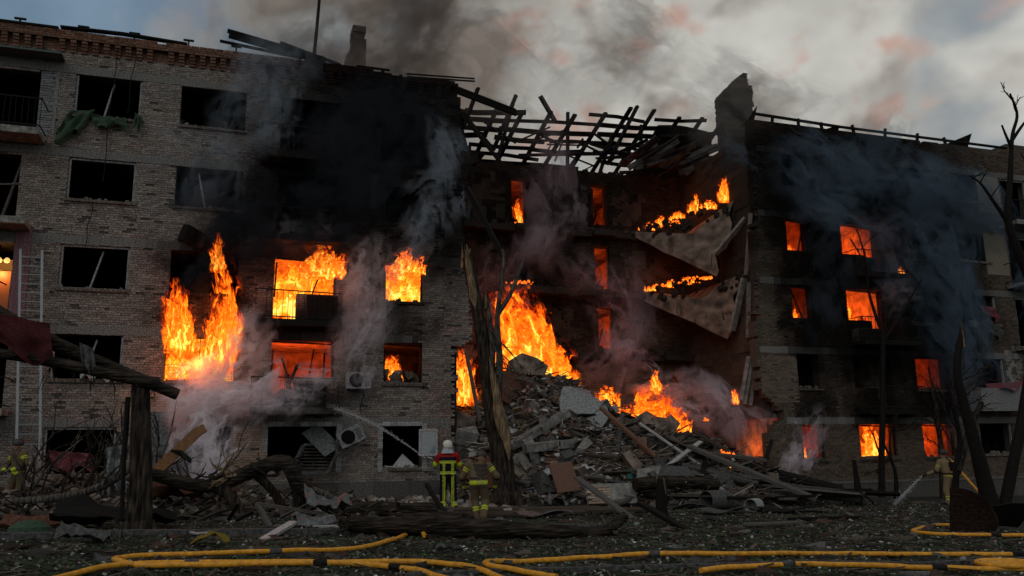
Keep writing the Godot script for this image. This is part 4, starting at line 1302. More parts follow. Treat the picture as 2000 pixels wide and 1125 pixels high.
func heap_things() -> void:
	var lift := func(x: float, z: float, d := 0.0) -> Vector3: return Vector3(x, heap_y(x, z) + d, z)
	var g := Geo.new()
	# broad white panel and two precast concrete beams
	var o: Vector3 = lift.call(11.0, 0.6, 0.1)
	g.sheet(func(u, v): return o + Vector3((u - 0.25) * 1.7 * sin(0.3 + v * 2.6) + 0.3, 1.15 - v * 1.75 + sin(u * 5.0) * 0.03, -0.2 + v * 0.9 + u * 0.25), 10, 12, 0.06)
	solo("white_slab", g, M.dusty_white, "large white rounded panel standing in the middle of the rubble between two concrete beams", "slab")
	g = Geo.new()
	g.beam(Vector3(8.9, heap_y(8.9, 1.3) + 0.55, 1.3), Vector3(11.0, heap_y(11.0, 1.3) + 0.55, 1.2), 0.35, 0.24, 0.15)
	solo("concrete_beam", g, M.concrete, "upper pale concrete beam lying across the rubble right of the broken tree", "beam", "concrete beams in the rubble")
	g = Geo.new()
	g.beam(Vector3(9.1, heap_y(9.1, 2.1) + 0.75, 2.1), Vector3(11.3, heap_y(11.3, 2.1) + 0.2, 2.0), 0.4, 0.26, 0.1)
	solo("concrete_beam", g, M.concrete, "lower concrete beam sloping down to the right under the white panel", "beam", "concrete beams in the rubble")
	for q in [[10.5, -1.2, 0.35, M.slab_plaster, 0.85, "brown broken slab tilted on the very top of the heap in the flames"], [9.6, -0.8, 0.35, M.cladding, 1.1, "pinkish slab leaning at the upper left of the heap behind the tree"], [14.8, 0.3, 0.35, M.slab_plaster, 1.0, "round-edged plaster slab leaning between the two fires on the heap"], [8.0, 1.9, 0.4, M.cladding, 1.0, "reddish torn panel at the left foot of the heap behind the firefighters"], [13.0, 4.9, 0.3, M.grey_board, 0.9, "grey cracked slab low on the heap right of the brick fragment"]]:
		g = Geo.new()
		var c: Vector3 = lift.call(q[0], q[1], q[2])
		var pts: Array[Vector3] = []
		for k in 7:
			var a := TAU * k / 7.0
			pts.append(c + Vector3(cos(a) * q[4] * rng.randf_range(0.75, 1.1), sin(a) * q[4] * 0.55 * rng.randf_range(0.8, 1.15), -sin(a) * 0.35))
		for k in range(1, 6): g.tri(pts[0], pts[k + 1], pts[k]); g.tri(pts[0] - Vector3(0, 0.05, 0.16), pts[k] - Vector3(0, 0.05, 0.16), pts[k + 1] - Vector3(0, 0.05, 0.16))
		for k in 7: g.quad(pts[k], pts[(k + 1) % 7], pts[(k + 1) % 7] - Vector3(0, 0.05, 0.16), pts[k] - Vector3(0, 0.05, 0.16))
		solo("broken_slab", g, q[3], q[5], "slab", "broken slabs on the heap")
	# long boards with a place of their own
	for q in [[Vector3(11.9, 2.9, 2.0), Vector3(13.3, 1.0, 3.7), 0.2, 0.08, "brown_panel", "dark reddish beam sloping down the middle of the heap"], [Vector3(13.2, 0.95, 3.9), Vector3(15.1, 1.75, 2.9), 0.16, 0.05, "white_paint", "whitish plank rising to the right across the heap's middle"],
		[Vector3(13.2, 2.4, 2.2), Vector3(14.7, 1.0, 3.4), 0.14, 0.05, "white_paint", "white slat sloping down to the right beside the reddish beam"], [Vector3(14.2, 1.6, 3.6), Vector3(17.0, -0.05, 6.2), 0.3, 0.1, "grey_wood", "long grey plank sloping down the heap's right flank to the ground"],
		[Vector3(15.6, 2.1, 1.6), Vector3(17.7, 0.7, 2.8), 0.25, 0.08, "old_wood", "brown beam lying down the right side of the heap under the small fire"], [Vector3(15.0, 1.4, 3.0), Vector3(17.5, 1.1, 3.0), 0.3, 0.08, "grey_wood", "level grey board across the right side of the heap"],
		[Vector3(7.55, 4.9, 0.7), Vector3(7.9, 2.5, 1.1), 0.3, 0.1, "grey_wood", "pale upright timber leaning in the burning notch at the left wing's edge"], [Vector3(18.0, 0.6, 2.0), Vector3(19.1, 1.8, 1.2), 0.14, 0.06, "charred", "dark stick pointing up at the right end of the heap before the orange gap"],
		[Vector3(12.9, 1.9, 2.8), Vector3(12.7, 0.9, 3.2), 0.42, 0.05, "brown_panel", "small reddish-brown door panel stuck upright in the heap"], [Vector3(9.6, 1.15, 3.9), Vector3(9.75, 0.3, 4.2), 0.85, 0.06, "brown_panel", "square rust-brown panel at the heap's foot right of the broken tree"]]:
		g = Geo.new()
		g.beam(q[0], q[1], q[2], q[3], 0.2)
		solo("long_board", g, M[q[4]], q[5], "board", "long boards on the heap")
	# fragment of brick wall, each brick a part
	var f := thing("brick_fragment", "fragment of brick wall lying at the foot of the heap behind the leaning plank", "brick fragment", Vector3(10.7, -0.05, 5.2))
	g = Geo.new()
	g.obox(Vector3(0, 0.28, -0.1), Vector3(0.72, 0.0, 0.1), Vector3(0, 0.28, -0.14), Vector3(0, 0.03, 0.06))
	obj("mortar_bed", g, M.concrete, f)
	var bm := BoxMesh.new()
	bm.size = Vector3(0.235, 0.062, 0.12)
	for r in 7:
		for i in 6:
			if (r + i * 3) % 11 == 5 or (r == 6 and i in [0, 4, 5]) or (r == 5 and i == 5): continue
			var b := obj("brick", bm, M["brick_%d" % ((r * 5 + i * 3) % 6)], f)
			b.position = Vector3(-0.66 + i * 0.25 + (0.12 if r % 2 else 0.0), 0.05 + r * 0.072, 0.02 - r * 0.035)
			b.rotation = Vector3(-0.45, rng.randf_range(-0.03, 0.03), rng.randf_range(-0.03, 0.03))
	# drums, bucket, tin sheets and card at the foot
	var drum := func(at: Vector3, r: float, l: float, m: Material, turn: float, label: String) -> void:
		var gg := Geo.new()
		gg.lathe(Vector3.ZERO, [Vector2(r * 0.97, 0), Vector2(r, 0.02), Vector2(r, l * 0.33), Vector2(r * 1.03, l * 0.35), Vector2(r, l * 0.37), Vector2(r, l), Vector2(r * 0.93, l), Vector2(r * 0.92, 0.05), Vector2(0.0, 0.05)], 20, Basis(Vector3.UP, turn) * Basis(Vector3.FORWARD, -PI / 2))
		for i in gg.v.size(): gg.v[i] += at + Vector3(0, r, 0)
		solo("drum", gg, m, label, "drum")
	drum.call(Vector3(13.55, -0.2, 6.7), 0.27, 0.8, M.grey_board, 0.25, "grey metal drum lying on its side at the front of the heap")
	drum.call(Vector3(13.7, -0.22, 8.0), 0.19, 0.42, M.dusty_white, 0.5, "white broken bucket lying on its side before the grey drum")
	g = Geo.new()
	g.lathe(Vector3(11.9, heap_y(11.9, 4.0), 4.0), [Vector2(0.14, 0), Vector2(0.17, 0.3), Vector2(0.18, 0.3), Vector2(0.155, 0.28), Vector2(0.0, 0.05)], 16)
	var teal := mat("teal_plastic", lin(0.03, 0.13, 0.12), 0.5)
	solo("bucket", g, teal, "small teal bucket standing in the lower middle of the heap", "bucket")
	for q in [[12.3, 8.6, 1.5, 0.7, "grey_board", "grey roofing sheet lying before the white bucket"], [14.4, 8.4, 2.0, 0.8, "charred", "dark flat sheet on the ground right of the heap's foot"], [7.0, 9.3, 1.3, 0.45, "tin", "pale tin sheet lying on the ground behind the front log"], [15.9, 5.0, 2.6, 1.4, "grey_board", "broad dark board sheet sliding off the heap's right foot"], [12.0, 6.4, 1.7, 0.7, "grey_board", "sagging grey sheet bridging the heap's front right of the burnt stump"]]:
		g = Geo.new()
		var c: Vector3 = lift.call(q[0], q[1], 0.12)
		g.sheet(func(u, v): return Vector3(c.x + (u - 0.5) * q[2], heap_y(c.x + (u - 0.5) * q[2], c.z + (v - 0.5) * q[3]) + 0.1 + 0.05 * sin(u * 7.0 + v * 3.0) + 0.06 * v * u, c.z + (v - 0.5) * q[3] + 0.1 * u), 8, 4, 0.02)
		solo("fallen_sheet", g, M[q[4]], q[5], "sheet", "fallen sheets before the heap")
	g = Geo.new()
	g.beam(Vector3(16.6, -0.1, 5.6), Vector3(17.5, -0.05, 5.5), 0.02, 0.55, 1.2)
	solo("cardboard", g, M.pale_wood, "flat light-brown cardboard lying at the heap's right end", "cardboard")
	# blue-white papers and dark cloth bundles
	for q in [[9.9, 3.0, 0.9, "cloth_white", "crumpled pale blue-white bundle of papers in the heap near the tree"], [10.7, 3.1, 0.6, "cloth_white", "smaller white folded cloth right of the crumpled papers"], [9.7, 1.7, 0.7, "charred", "black cloth bundle on the heap between the concrete beams"], [10.6, 1.9, 0.45, "charred", "smaller black cloth lying on the lower concrete beam"], [9.2, 4.3, 0.7, "tin", "dented pale tin basin at the heap's foot beside the tree trunk"], [12.0, -0.3, 0.7, "cloth_white", "white torn insulation standing near the top of the heap"], [12.5, 0.6, 1.0, "dusty_white", "whitish crumpled rolls of lining below the heap's top"]]:
		g = Geo.new()
		var c: Vector3 = lift.call(q[0], q[1], 0.1)
		var s: float = q[2]
		var sd := rng.randf() * 50.0
		g.sheet(func(u, v): return c + Vector3((u - 0.5) * s, s * (0.28 * (1.0 - absf(u - 0.5) * 1.6) + nz.get_noise_2d(u * 2.5 + sd, v * 2.5) * 0.35), (v - 0.5) * s * 0.9 + nz.get_noise_2d(u * 2.0 + sd, v * 2.0 + 30.0) * 0.2 * s), 9, 9, 0.012)
		solo("crumpled_cloth", g, M[q[3]], q[4], "cloth")

func limb(pts: Array, r0: float, r1: float, lump := 0.12, m: Material = null, parent: Node = null, called := "branch", sides := 9, spindle := false) -> Geo:
	var cur := Curve3D.new()
	for i in pts.size():
		var t: Vector3 = (pts[mini(i + 1, pts.size() - 1)] - pts[maxi(i - 1, 0)]) * 0.18
		cur.add_point(pts[i], -t, t)
	var l := cur.get_baked_length()
	var n := clampi(int(l / maxf(0.12, r0 * 0.5)), 4, 40)
	var pp := PackedVector3Array()
	var rr := PackedFloat32Array()
	for i in n + 1:
		var t := float(i) / n
		pp.append(cur.sample_baked(l * t))
		rr.append(lerpf(r0, r1, pow(t, 0.8)) * (1.0 if not spindle else clampf(sin(PI * t) * 1.5, 0.02, 1.0)))
	var g := Geo.new()
	g.tube(pp, rr, sides, lump, Color.WHITE, rng.randi() % 60)
	if parent: obj(called, g, m, parent)
	return g

func splinters(parent: Node, at: Vector3, r: float, h: float, n: int, lean := Vector3.ZERO) -> void:
	for i in n:
		var a := TAU * i / n + rng.randf() * 0.6
		var p := at + Vector3(cos(a), 0, sin(a)) * r * rng.randf_range(0.3, 0.95)
		var g := Geo.new()
		g.tube(PackedVector3Array([p - Vector3(0, 0.25, 0), p + lean * 0.4 + Vector3(0, h * rng.randf_range(0.2, 0.5), 0), p + lean + Vector3(rng.randf_range(-0.05, 0.05), h * rng.randf_range(0.6, 1.2), rng.randf_range(-0.05, 0.05))]), PackedFloat32Array([r * 0.4, r * 0.26, 0.006]), 5, 0.2)
		obj("splinter", g, M.splinter if i % 2 else M.bark, parent)

func twiggy(parent: Node, a: Vector3, b: Vector3, r: float, depth: int, m: Material) -> void:
	var mid := a.lerp(b, 0.5) + Vector3(rng.randf_range(-1, 1), rng.randf_range(-1, 1), rng.randf_range(-1, 1)) * a.distance_to(b) * 0.1
	limb([a, mid, b], r, r * 0.45, 0.1, m, parent, "branch" if r > 0.02 else "twig", 6)
	if depth <= 0: return
	var d := (b - a)
	for i in 2 + rng.randi() % 2:
		var s := a.lerp(b, rng.randf_range(0.35, 1.0))
		var e := s + d.rotated(Vector3(rng.randf_range(-1, 1), rng.randf_range(-1, 1), rng.randf_range(-1, 1)).normalized(), rng.randf_range(0.4, 1.1)) * rng.randf_range(0.35, 0.7)
		twiggy(parent, s, e, r * 0.5, depth - 1, m)

func trees() -> void:
	# left: snapped trunk still standing, its top fallen across it
	var t := thing("broken_tree", "snapped tree trunk standing at the left, a fallen trunk lying across its top", "tree", Vector3(-1.38, 0.1, 11.96))
	limb([Vector3(0, -0.15, 0), Vector3(0.0, 0.5, 0), Vector3(-0.05, 1.4, 0.0), Vector3(-0.12, 2.6, 0.0)], 0.235, 0.155, 0.10, M.bark, t, "trunk", 24)
	splinters(t, Vector3(-0.12, 2.5, 0.0), 0.15, 0.22, 7)
	limb([Vector3(-0.27, 0.3, 0.1), Vector3(-0.3, 1.2, 0.06), Vector3(-0.31, 2.4, 0.03)], 0.03, 0.05, 0.3, M.charred, t, "torn_bark", 6)
	for i in 5: limb([Vector3(cos(i * 1.3) * 0.15, 0.25, sin(i * 1.3) * 0.15), Vector3(cos(i * 1.3) * 0.32, 0.0, sin(i * 1.3) * 0.32)], 0.11, 0.04, 0.1, M.bark, t, "root", 7)
	t = thing("fallen_tree", "thick fallen trunk slanting down from the left edge onto the snapped tree", "tree trunk", Vector3(-1.5, 2.72, 11.96))
	limb([Vector3(-3.6, 2.0, -0.3), Vector3(-2.3, 1.16, -0.1), Vector3(-1.4, 0.7, -0.05), Vector3(-0.65, 0.36, 0.0), Vector3(0.62, -0.17, 0.05)], 0.175, 0.10, 0.10, M.bark_side, t, "trunk", 22)
	limb([Vector3(-3.4, 0.62, 0.25), Vector3(-2.3, 0.5, 0.22), Vector3(-1.3, 0.34, 0.2), Vector3(-0.3, 0.12, 0.2), Vector3(0.3, 0.02, 0.15)], 0.075, 0.105, 0.12, M.bark_side, t, "limb", 10)
	for i in 6: twiggy(t, Vector3(-1.6 + i * 0.35, 0.75 - i * 0.14, 0), Vector3(-1.4 + i * 0.33, 0.05 - i * 0.05, rng.randf_range(-0.3, 0.3)), 0.018, 1, M.bark)
	# middle: tall broken tree before the heap
	t = thing("broken_tree", "tall torn tree with pale splintered wood standing in front of the rubble heap", "tree", Vector3(8.1, -0.15, 3.2))
	limb([Vector3(-0.02, -0.1, 0), Vector3(-0.05, 0.6, 0), Vector3(-0.16, 1.7, 0), Vector3(-0.4, 3.0, 0), Vector3(-0.62, 4.6, 0), Vector3(-0.85, 6.0, 0), Vector3(-1.2, 7.7, 0)], 0.42, 0.15, 0.13, M.bark, t, "trunk", 28)
	limb([Vector3(-0.16, 1.9, 0.40), Vector3(-0.30, 2.7, 0.36), Vector3(-0.42, 3.6, 0.32), Vector3(-0.58, 4.6, 0.24)], 0.21, 0.07, 0.25, M.splinter, t, "bare_wood", 10, true)
	limb([Vector3(-0.02, 1.4, 0.42), Vector3(-0.10, 2.2, 0.38), Vector3(-0.22, 3.0, 0.34)], 0.10, 0.13, 0.3, M.splinter, t, "bare_wood", 10, true)
	limb([Vector3(-0.98, 6.0, 0.17), Vector3(-1.15, 7.1, 0.15), Vector3(-1.26, 7.95, 0.08)], 0.15, 0.08, 0.25, M.splinter, t, "bare_wood", 10, true)
	splinters(t, Vector3(-1.2, 7.6, 0), 0.17, 0.5, 6)
	limb([Vector3(-0.5, 4.0, 0.1), Vector3(-0.42, 5.0, 0.1), Vector3(-0.5, 5.7, 0.1), Vector3(-0.62, 6.4, 0.1)], 0.16, 0.07, 0.2, M.bark_grey, t, "limb", 8)
	splinters(t, Vector3(-0.62, 6.3, 0.1), 0.09, 0.45, 4)
	limb([Vector3(-0.3, 3.0, 0.15), Vector3(-0.22, 4.4, 0.2), Vector3(-0.28, 5.6, 0.2), Vector3(-0.14, 6.7, 0.15), Vector3(0.0, 7.6, 0.1), Vector3(-0.05, 8.0, 0.1)], 0.15, 0.05, 0.14, M.bark_grey, t, "branch", 8)
	limb([Vector3(-0.24, 5.9, 0.18), Vector3(0.2, 6.6, 0.2), Vector3(0.5, 7.35, 0.2), Vector3(0.55, 7.6, 0.2)], 0.09, 0.05, 0.14, M.bark_grey, t, "branch", 7)
	for i in 7: limb([Vector3(cos(i * 0.95) * 0.3, 0.4, sin(i * 0.95) * 0.3), Vector3(cos(i * 0.95) * 0.52, 0.12, sin(i * 0.95) * 0.5), Vector3(cos(i * 0.95) * 0.85, -0.15, sin(i * 0.95) * 0.8)], 0.2, 0.07, 0.1, M.bark, t, "root", 8)
	for i in 5: twiggy(t, Vector3(-0.5, 4.2 + i * 0.3, 0.2), Vector3(-0.1 + rng.randf() * 0.5, 3.2 + i * 0.3, 0.5), 0.03, 1, M.bark_grey)
	# right: thin burnt forked tree, leaning thick trunk, bare tree leaning in from the right
	t = thing("burnt_sapling", "thin burnt tree with a forked top before the burning right wing windows", "tree", Vector3(23.9, -0.5, 1.1))
	limb([Vector3(0, 0, 0), Vector3(0.35, 2.6, 0), Vector3(0.75, 5.6, 0), Vector3(0.85, 6.5, 0)], 0.13, 0.10, 0.1, M.charred, t, "trunk", 8)
	limb([Vector3(0.85, 6.4, 0), Vector3(0.4, 8.0, 0), Vector3(0.3, 9.4, 0.1), Vector3(0.0, 10.7, 0.1)], 0.08, 0.03, 0.1, M.charred, t, "branch", 7)
	limb([Vector3(0.8, 6.1, 0), Vector3(1.5, 7.0, 0.2), Vector3(2.4, 8.1, 0.2), Vector3(2.95, 8.75, 0.2)], 0.075, 0.03, 0.1, M.charred, t, "branch", 7)
	limb([Vector3(0.95, 6.4, 0), Vector3(1.0, 7.0, 0), Vector3(0.95, 7.6, 0)], 0.07, 0.05, 0.1, M.charred, t, "branch", 7)
	for q in [[0.35, 9.0], [0.4, 8.2], [1.6, 7.2], [0.6, 7.2], [0.6, 4.6], [0.45, 3.4], [0.2, 9.9]]:
		twiggy(t, Vector3(q[0], q[1], 0), Vector3(q[0] + rng.randf_range(-0.8, 0.8), q[1] + rng.randf_range(0.2, 0.7), 0.3), 0.022, 1, M.charred)
	t = thing("leaning_tree", "thick dark trunk bent to the left beside the right-hand firefighter", "tree", Vector3(20.65, -0.45, 9.0))
	limb([Vector3(0.1, -0.1, 0), Vector3(-0.1, 1.3, 0), Vector3(-0.28, 2.3, 0), Vector3(-0.52, 3.4, 0), Vector3(-0.55, 4.2, 0), Vector3(-0.2, 5.2, 0)], 0.27, 0.08, 0.10, M.charred, t, "trunk", 20)
	splinters(t, Vector3(-0.22, 5.0, 0), 0.08, 0.5, 4)
	for i in 5: twiggy(t, Vector3(-0.4, 3.8 - i * 0.25, 0), Vector3(-0.1 + rng.randf() * 0.5, 4.3 - i * 0.3, 0.4), 0.03, 1, M.bark)
	t = thing("bare_tree", "bare leafless tree leaning up out of the right edge, its crown against the sky", "tree", Vector3(21.4, -0.4, 9.0))
	limb([Vector3(-0.2, 0, 0), Vector3(0.4, 1.4, 0), Vector3(1.1, 3.0, 0), Vector3(1.9, 5.2, 0), Vector3(2.05, 6.9, 0)], 0.17, 0.13, 0.1, M.charred, t, "trunk", 18)
	limb([Vector3(2.05, 6.9, 0), Vector3(1.62, 8.0, 0), Vector3(1.45, 8.8, 0), Vector3(1.75, 10.1, 0), Vector3(2.1, 11.6, 0), Vector3(2.45, 12.4, 0), Vector3(2.25, 13.1, 0)], 0.17, 0.03, 0.1, M.charred, t, "limb", 9)
	limb([Vector3(1.5, 8.6, 0), Vector3(0.9, 9.4, 0), Vector3(0.5, 9.9, 0), Vector3(0.1, 10.1, 0)], 0.09, 0.02, 0.1, M.charred, t, "branch", 7)
	limb([Vector3(2.0, 7.4, 0), Vector3(2.4, 9.0, 0), Vector3(2.9, 10.8, 0)], 0.1, 0.05, 0.1, M.charred, t, "branch", 7)
	limb([Vector3(2.0, 11.2, 0), Vector3(1.7, 11.6, 0.1), Vector3(1.6, 11.9, 0.1)], 0.06, 0.03, 0.1, M.charred, t, "branch", 6)
	limb([Vector3(2.1, 11.5, 0), Vector3(2.6, 12.1, 0.1), Vector3(3.0, 12.4, 0.1)], 0.06, 0.03, 0.1, M.charred, t, "branch", 6)
	for q in [[2.3, 12.9], [2.4, 12.5], [0.5, 9.9], [0.2, 10.0], [0.8, 9.4], [2.7, 10.5], [2.35, 12.6]]:
		twiggy(t, Vector3(q[0], q[1], 0), Vector3(q[0] + rng.randf_range(-0.6, 0.4), q[1] + rng.randf_range(0.1, 0.6), 0.2), 0.028, 1, M.charred)
	t = thing("forked_trunk", "forked dark trunk at the lower right edge behind the bent metal sheet", "tree", Vector3(20.9, -0.4, 7.5))
	limb([Vector3(0, 0, 0), Vector3(0.3, 1.2, 0), Vector3(0.55, 2.2, 0), Vector3(0.3, 3.8, 0)], 0.12, 0.05, 0.1, M.charred, t, "trunk", 9)
	limb([Vector3(0.3, 1.1, 0), Vector3(0.9, 2.2, 0), Vector3(1.6, 3.2, 0)], 0.13, 0.08, 0.1, M.bark, t, "limb", 8)
	twiggy(t, Vector3(0.4, 3.0, 0), Vector3(0.9, 4.4, 0.2), 0.04, 2, M.bark)
	twiggy(t, Vector3(0.5, 2.4, 0), Vector3(-0.3, 3.4, 0.2), 0.04, 2, M.bark)
	for i in 10: twiggy(t, Vector3(rng.randf_range(0.2, 0.6), rng.randf_range(1.6, 3.4), 0), Vector3(rng.randf_range(-1.0, 1.6), rng.randf_range(2.6, 4.6), rng.randf_range(-0.4, 0.4)), 0.022, 2, M.charred)
	# stumps
	t = thing("burnt_stump", "short black burnt stump standing in front of the heap's middle", "stump", Vector3(10.1, -0.18, 9.3))
	limb([Vector3(0, 0, 0), Vector3(0.0, 0.5, 0), Vector3(0.04, 0.95, 0)], 0.17, 0.11, 0.2, M.charred, t, "trunk", 10)
	splinters(t, Vector3(0.03, 0.85, 0), 0.11, 0.2, 5)
	t = thing("burnt_stump", "thin splintered burnt stump on the grass left of the forked sapling", "stump", Vector3(19.2, -0.42, 5.4))
	limb([Vector3(0, 0, 0), Vector3(0.02, 0.6, 0), Vector3(-0.03, 1.5, 0)], 0.14, 0.06, 0.2, M.charred, t, "trunk", 9)
	for i in 4: limb([Vector3(0, 0.5, 0), Vector3(cos(i * 1.6) * 0.4, 0.3, sin(i * 1.6) * 0.3), Vector3(cos(i * 1.6) * 0.7, -0.02, sin(i * 1.6) * 0.5)], 0.06, 0.03, 0.1, M.bark, t, "root", 6)
	t = thing("burnt_sapling", "charred bent sapling between the forked tree and the right-hand firefighter", "tree", Vector3(22.4, -0.5, 3.5))
	limb([Vector3(0, 0, 0), Vector3(0.1, 1.0, 0), Vector3(-0.1, 1.7, 0), Vector3(-0.45, 2.2, 0.1)], 0.10, 0.03, 0.15, M.charred, t, "trunk", 8)
	twiggy(t, Vector3(-0.1, 1.6, 0), Vector3(-1.0, 1.1, 0.3), 0.05, 2, M.charred)
	twiggy(t, Vector3(0.0, 1.4, 0), Vector3(0.5, 3.2, 0), 0.05, 2, M.charred)
	t = thing("burnt_sapling", "slim pale burnt trunk in front of the rightmost lit ground-floor window", "tree", Vector3(27.0, -0.6, 1.0))
	limb([Vector3(0, 0, 0), Vector3(0.15, 2.2, 0), Vector3(0.1, 4.3, 0)], 0.13, 0.08, 0.1, M.bark, t, "trunk", 8)
	for i in 6: twiggy(t, Vector3(0.1, 2.0 + i * 0.35, 0), Vector3(rng.randf_range(-1.2, 1.2), 2.4 + i * 0.4, 0.3), 0.03, 1, M.charred)
	# uprooted trunk with its arch of roots, and logs
	t = thing("uprooted_trunk", "uprooted trunk arching over the ground left of the firefighters, peeled pale in places", "tree trunk", Vector3(1.1, 0.0, 8.0))
	limb([Vector3(-2.7, 1.15, 0.1), Vector3(-1.7, 0.85, 0), Vector3(-1.1, 0.9, 0), Vector3(-0.6, 1.12, 0), Vector3(0.0, 1.32, 0), Vector3(0.3, 1.2, 0.1), Vector3(0.45, 0.9, 0.15), Vector3(1.1, 0.42, 0.2), Vector3(1.55, 0.2, 0.2)], 0.13, 0.2, 0.12, M.bark_side, t, "trunk", 20)
	limb([Vector3(0.25, 1.2, 0), Vector3(0.5, 0.6, -0.1), Vector3(0.5, 0.0, -0.2)], 0.14, 0.16, 0.2, M.bark, t, "root", 8)
	limb([Vector3(0.75, 0.75, 0.28), Vector3(1.15, 0.52, 0.36), Vector3(1.5, 0.3, 0.36)], 0.05, 0.09, 0.3, M.bark_grey, t, "bare_wood", 7)
	limb([Vector3(-1.3, 0.9, 0), Vector3(-0.9, 0.5, 0.2), Vector3(-0.6, -0.02, 0.3)], 0.13, 0.12, 0.2, M.bark, t, "root", 8)
	limb([Vector3(-0.5, 1.1, 0), Vector3(0.0, 0.6, -0.2), Vector3(0.25, 0.0, -0.4)], 0.1, 0.1, 0.2, M.bark, t, "root", 8)
	for i in 16:
		var a := Vector3(rng.randf_range(-1.5, 0.2), 1.05, rng.randf_range(-0.1, 0.1))
		twiggy(t, a, a + Vector3(rng.randf_range(-0.7, 0.6), rng.randf_range(-0.2, 0.65), rng.randf_range(-0.4, 0.4)), 0.045, 1, M.bark if i % 3 else M.splinter)
	for q in [[[Vector3(2.3, 0.2, 8.3), Vector3(3.6, 0.2, 8.3), Vector3(4.85, 0.16, 8.4)], 0.22, 0.17, "long smooth log lying left of the white-helmeted firefighter's feet"], [[Vector3(3.3, 0.12, 10.0), Vector3(4.2, 0.1, 10.0), Vector3(5.05, 0.06, 9.9)], 0.14, 0.12, "dark log lying just in front of the smooth log, left of the stepping firefighter"],
		[[Vector3(2.05, 0.32, 12.9), Vector3(2.4, 0.24, 12.9), Vector3(3.2, 0.2, 13.1), Vector3(4.0, 0.2, 13.3)], 0.15, 0.18, "left of the two thick foreground logs, its end torn and ragged"], [[Vector3(3.35, 0.34, 13.9), Vector3(3.7, 0.22, 14.0), Vector3(4.6, 0.17, 14.2), Vector3(5.4, 0.1, 14.3), Vector3(6.3, 0.06, 14.2), Vector3(6.85, 0.3, 14.0)], 0.2, 0.08, "right of the two thick foreground logs, black bark split to grey wood"],
		[[Vector3(11.3, 0.5, 5.5), Vector3(12.6, 0.55, 5.4), Vector3(14.0, 0.45, 5.6)], 0.2, 0.16, "dark log lying across the front of the heap behind the burnt stump"]]:
		var gg := limb(q[0], q[1], q[2], 0.14, null, null, "", 20)
		solo("log", gg, M.bark_side, q[3], "log", "logs on the ground")
	for q in [[2.0, 0.3, 12.9, "torn end of the left foreground log, black roots sticking out"], [6.6, 0.05, 14.1, "splintered grey end of the right foreground log"]]:
		var r := thing("torn_wood", q[3], "torn wood", Vector3(q[0], q[1], q[2]))
		for i in 8: limb([Vector3(0, 0, 0), Vector3(rng.randf_range(-0.2, 0.1), rng.randf_range(-0.1, 0.15), rng.randf_range(-0.15, 0.15)), Vector3(rng.randf_range(-0.35, 0.2), rng.randf_range(-0.2, 0.25), rng.randf_range(-0.3, 0.3))], 0.06, 0.015, 0.2, M.bark_side if q[0] < 3 else M.bark_grey, r, "splinter", 6)
	# tangle of broken branches under the left windows
	for i in 9:
		var p := Vector3(-4.9 + i * 0.52, 0.35, 3.2 + sin(i * 2.1) * 1.3)
		p.y = heap_y(p.x, p.z) + 0.05
		t = thing("fallen_branch", "%s broken leafless branch from the left in the tangle below the left ground-floor window" % ORD[i], "branch", p, 0.0, "broken branches under the left windows")
		for k in 3: twiggy(t, Vector3(rng.randf_range(-0.3, 0.3), 0, 0), Vector3(rng.randf_range(-1.3, 1.3), rng.randf_range(0.4, 1.7), rng.randf_range(-0.5, 0.5)), rng.randf_range(0.03, 0.06), 2, M.bark if k else M.bark_grey)
	t = thing("fallen_branch", "long bent bough rising to the right behind the snapped left tree", "branch", Vector3(-3.9, 0.5, 6.5))
	limb([Vector3(-0.9, 0.05, 0), Vector3(0.3, 0.12, 0), Vector3(1.2, 0.35, 0), Vector3(1.9, 0.85, 0)], 0.07, 0.10, 0.1, M.bark_grey, t, "bough", 8)
	for i in 4: twiggy(t, Vector3(i * 0.4, 0.2, 0), Vector3(i * 0.5 + 0.2, 0.9, 0.2), 0.03, 1, M.bark)

func ac_unit(at: Vector3, rot: Vector3, label: String, m: Material = null) -> void:
	var t := thing("air_conditioner", label, "air conditioner", at)
	t.rotation = rot
	var g := Geo.new()
	g.box(Vector3(-0.4, -0.27, -0.14), Vector3(0.4, 0.27, 0.14))
	obj("casing", g, m if m else M.dusty_white, t)
	g = Geo.new()
	for r in [0.21, 0.15, 0.09]:
		var n := 20
		for i in n:
			var a := TAU * i / n
			var b := TAU * (i + 1) / n
			g.beam(Vector3(-0.08 + cos(a) * r, sin(a) * r, 0.16), Vector3(-0.08 + cos(b) * r, sin(b) * r, 0.16), 0.012, 0.012)
	for i in 6:
		var a := TAU * i / 6
		g.beam(Vector3(-0.08, 0, 0.162), Vector3(-0.08 + cos(a) * 0.21, sin(a) * 0.21, 0.162), 0.01, 0.01)
	obj("fan_grille", g, M.black_iron, t)
	g = Geo.new()
	g.lathe(Vector3(-0.08, 0, 0.143), [Vector2(0.0, 0.0), Vector2(0.215, 0.0), Vector2(0.225, 0.006)], 24, Basis(Vector3.RIGHT, PI / 2))
	obj("fan_opening", g, M.black_iron, t)
	for x in [-0.3, 0.3]:
		g = Geo.new()
		g.box(Vector3(x - 0.02, -0.32, -0.16), Vector3(x + 0.02, -0.272, 0.16))
		obj("bracket", g, M.black_iron, t)
	g = Geo.new()
	for i in 6: g.box(Vector3(0.2, -0.18 + i * 0.06, 0.141), Vector3(0.36, -0.15 + i * 0.06, 0.148))
	obj("vent_slats", g, M.grey_board, t)

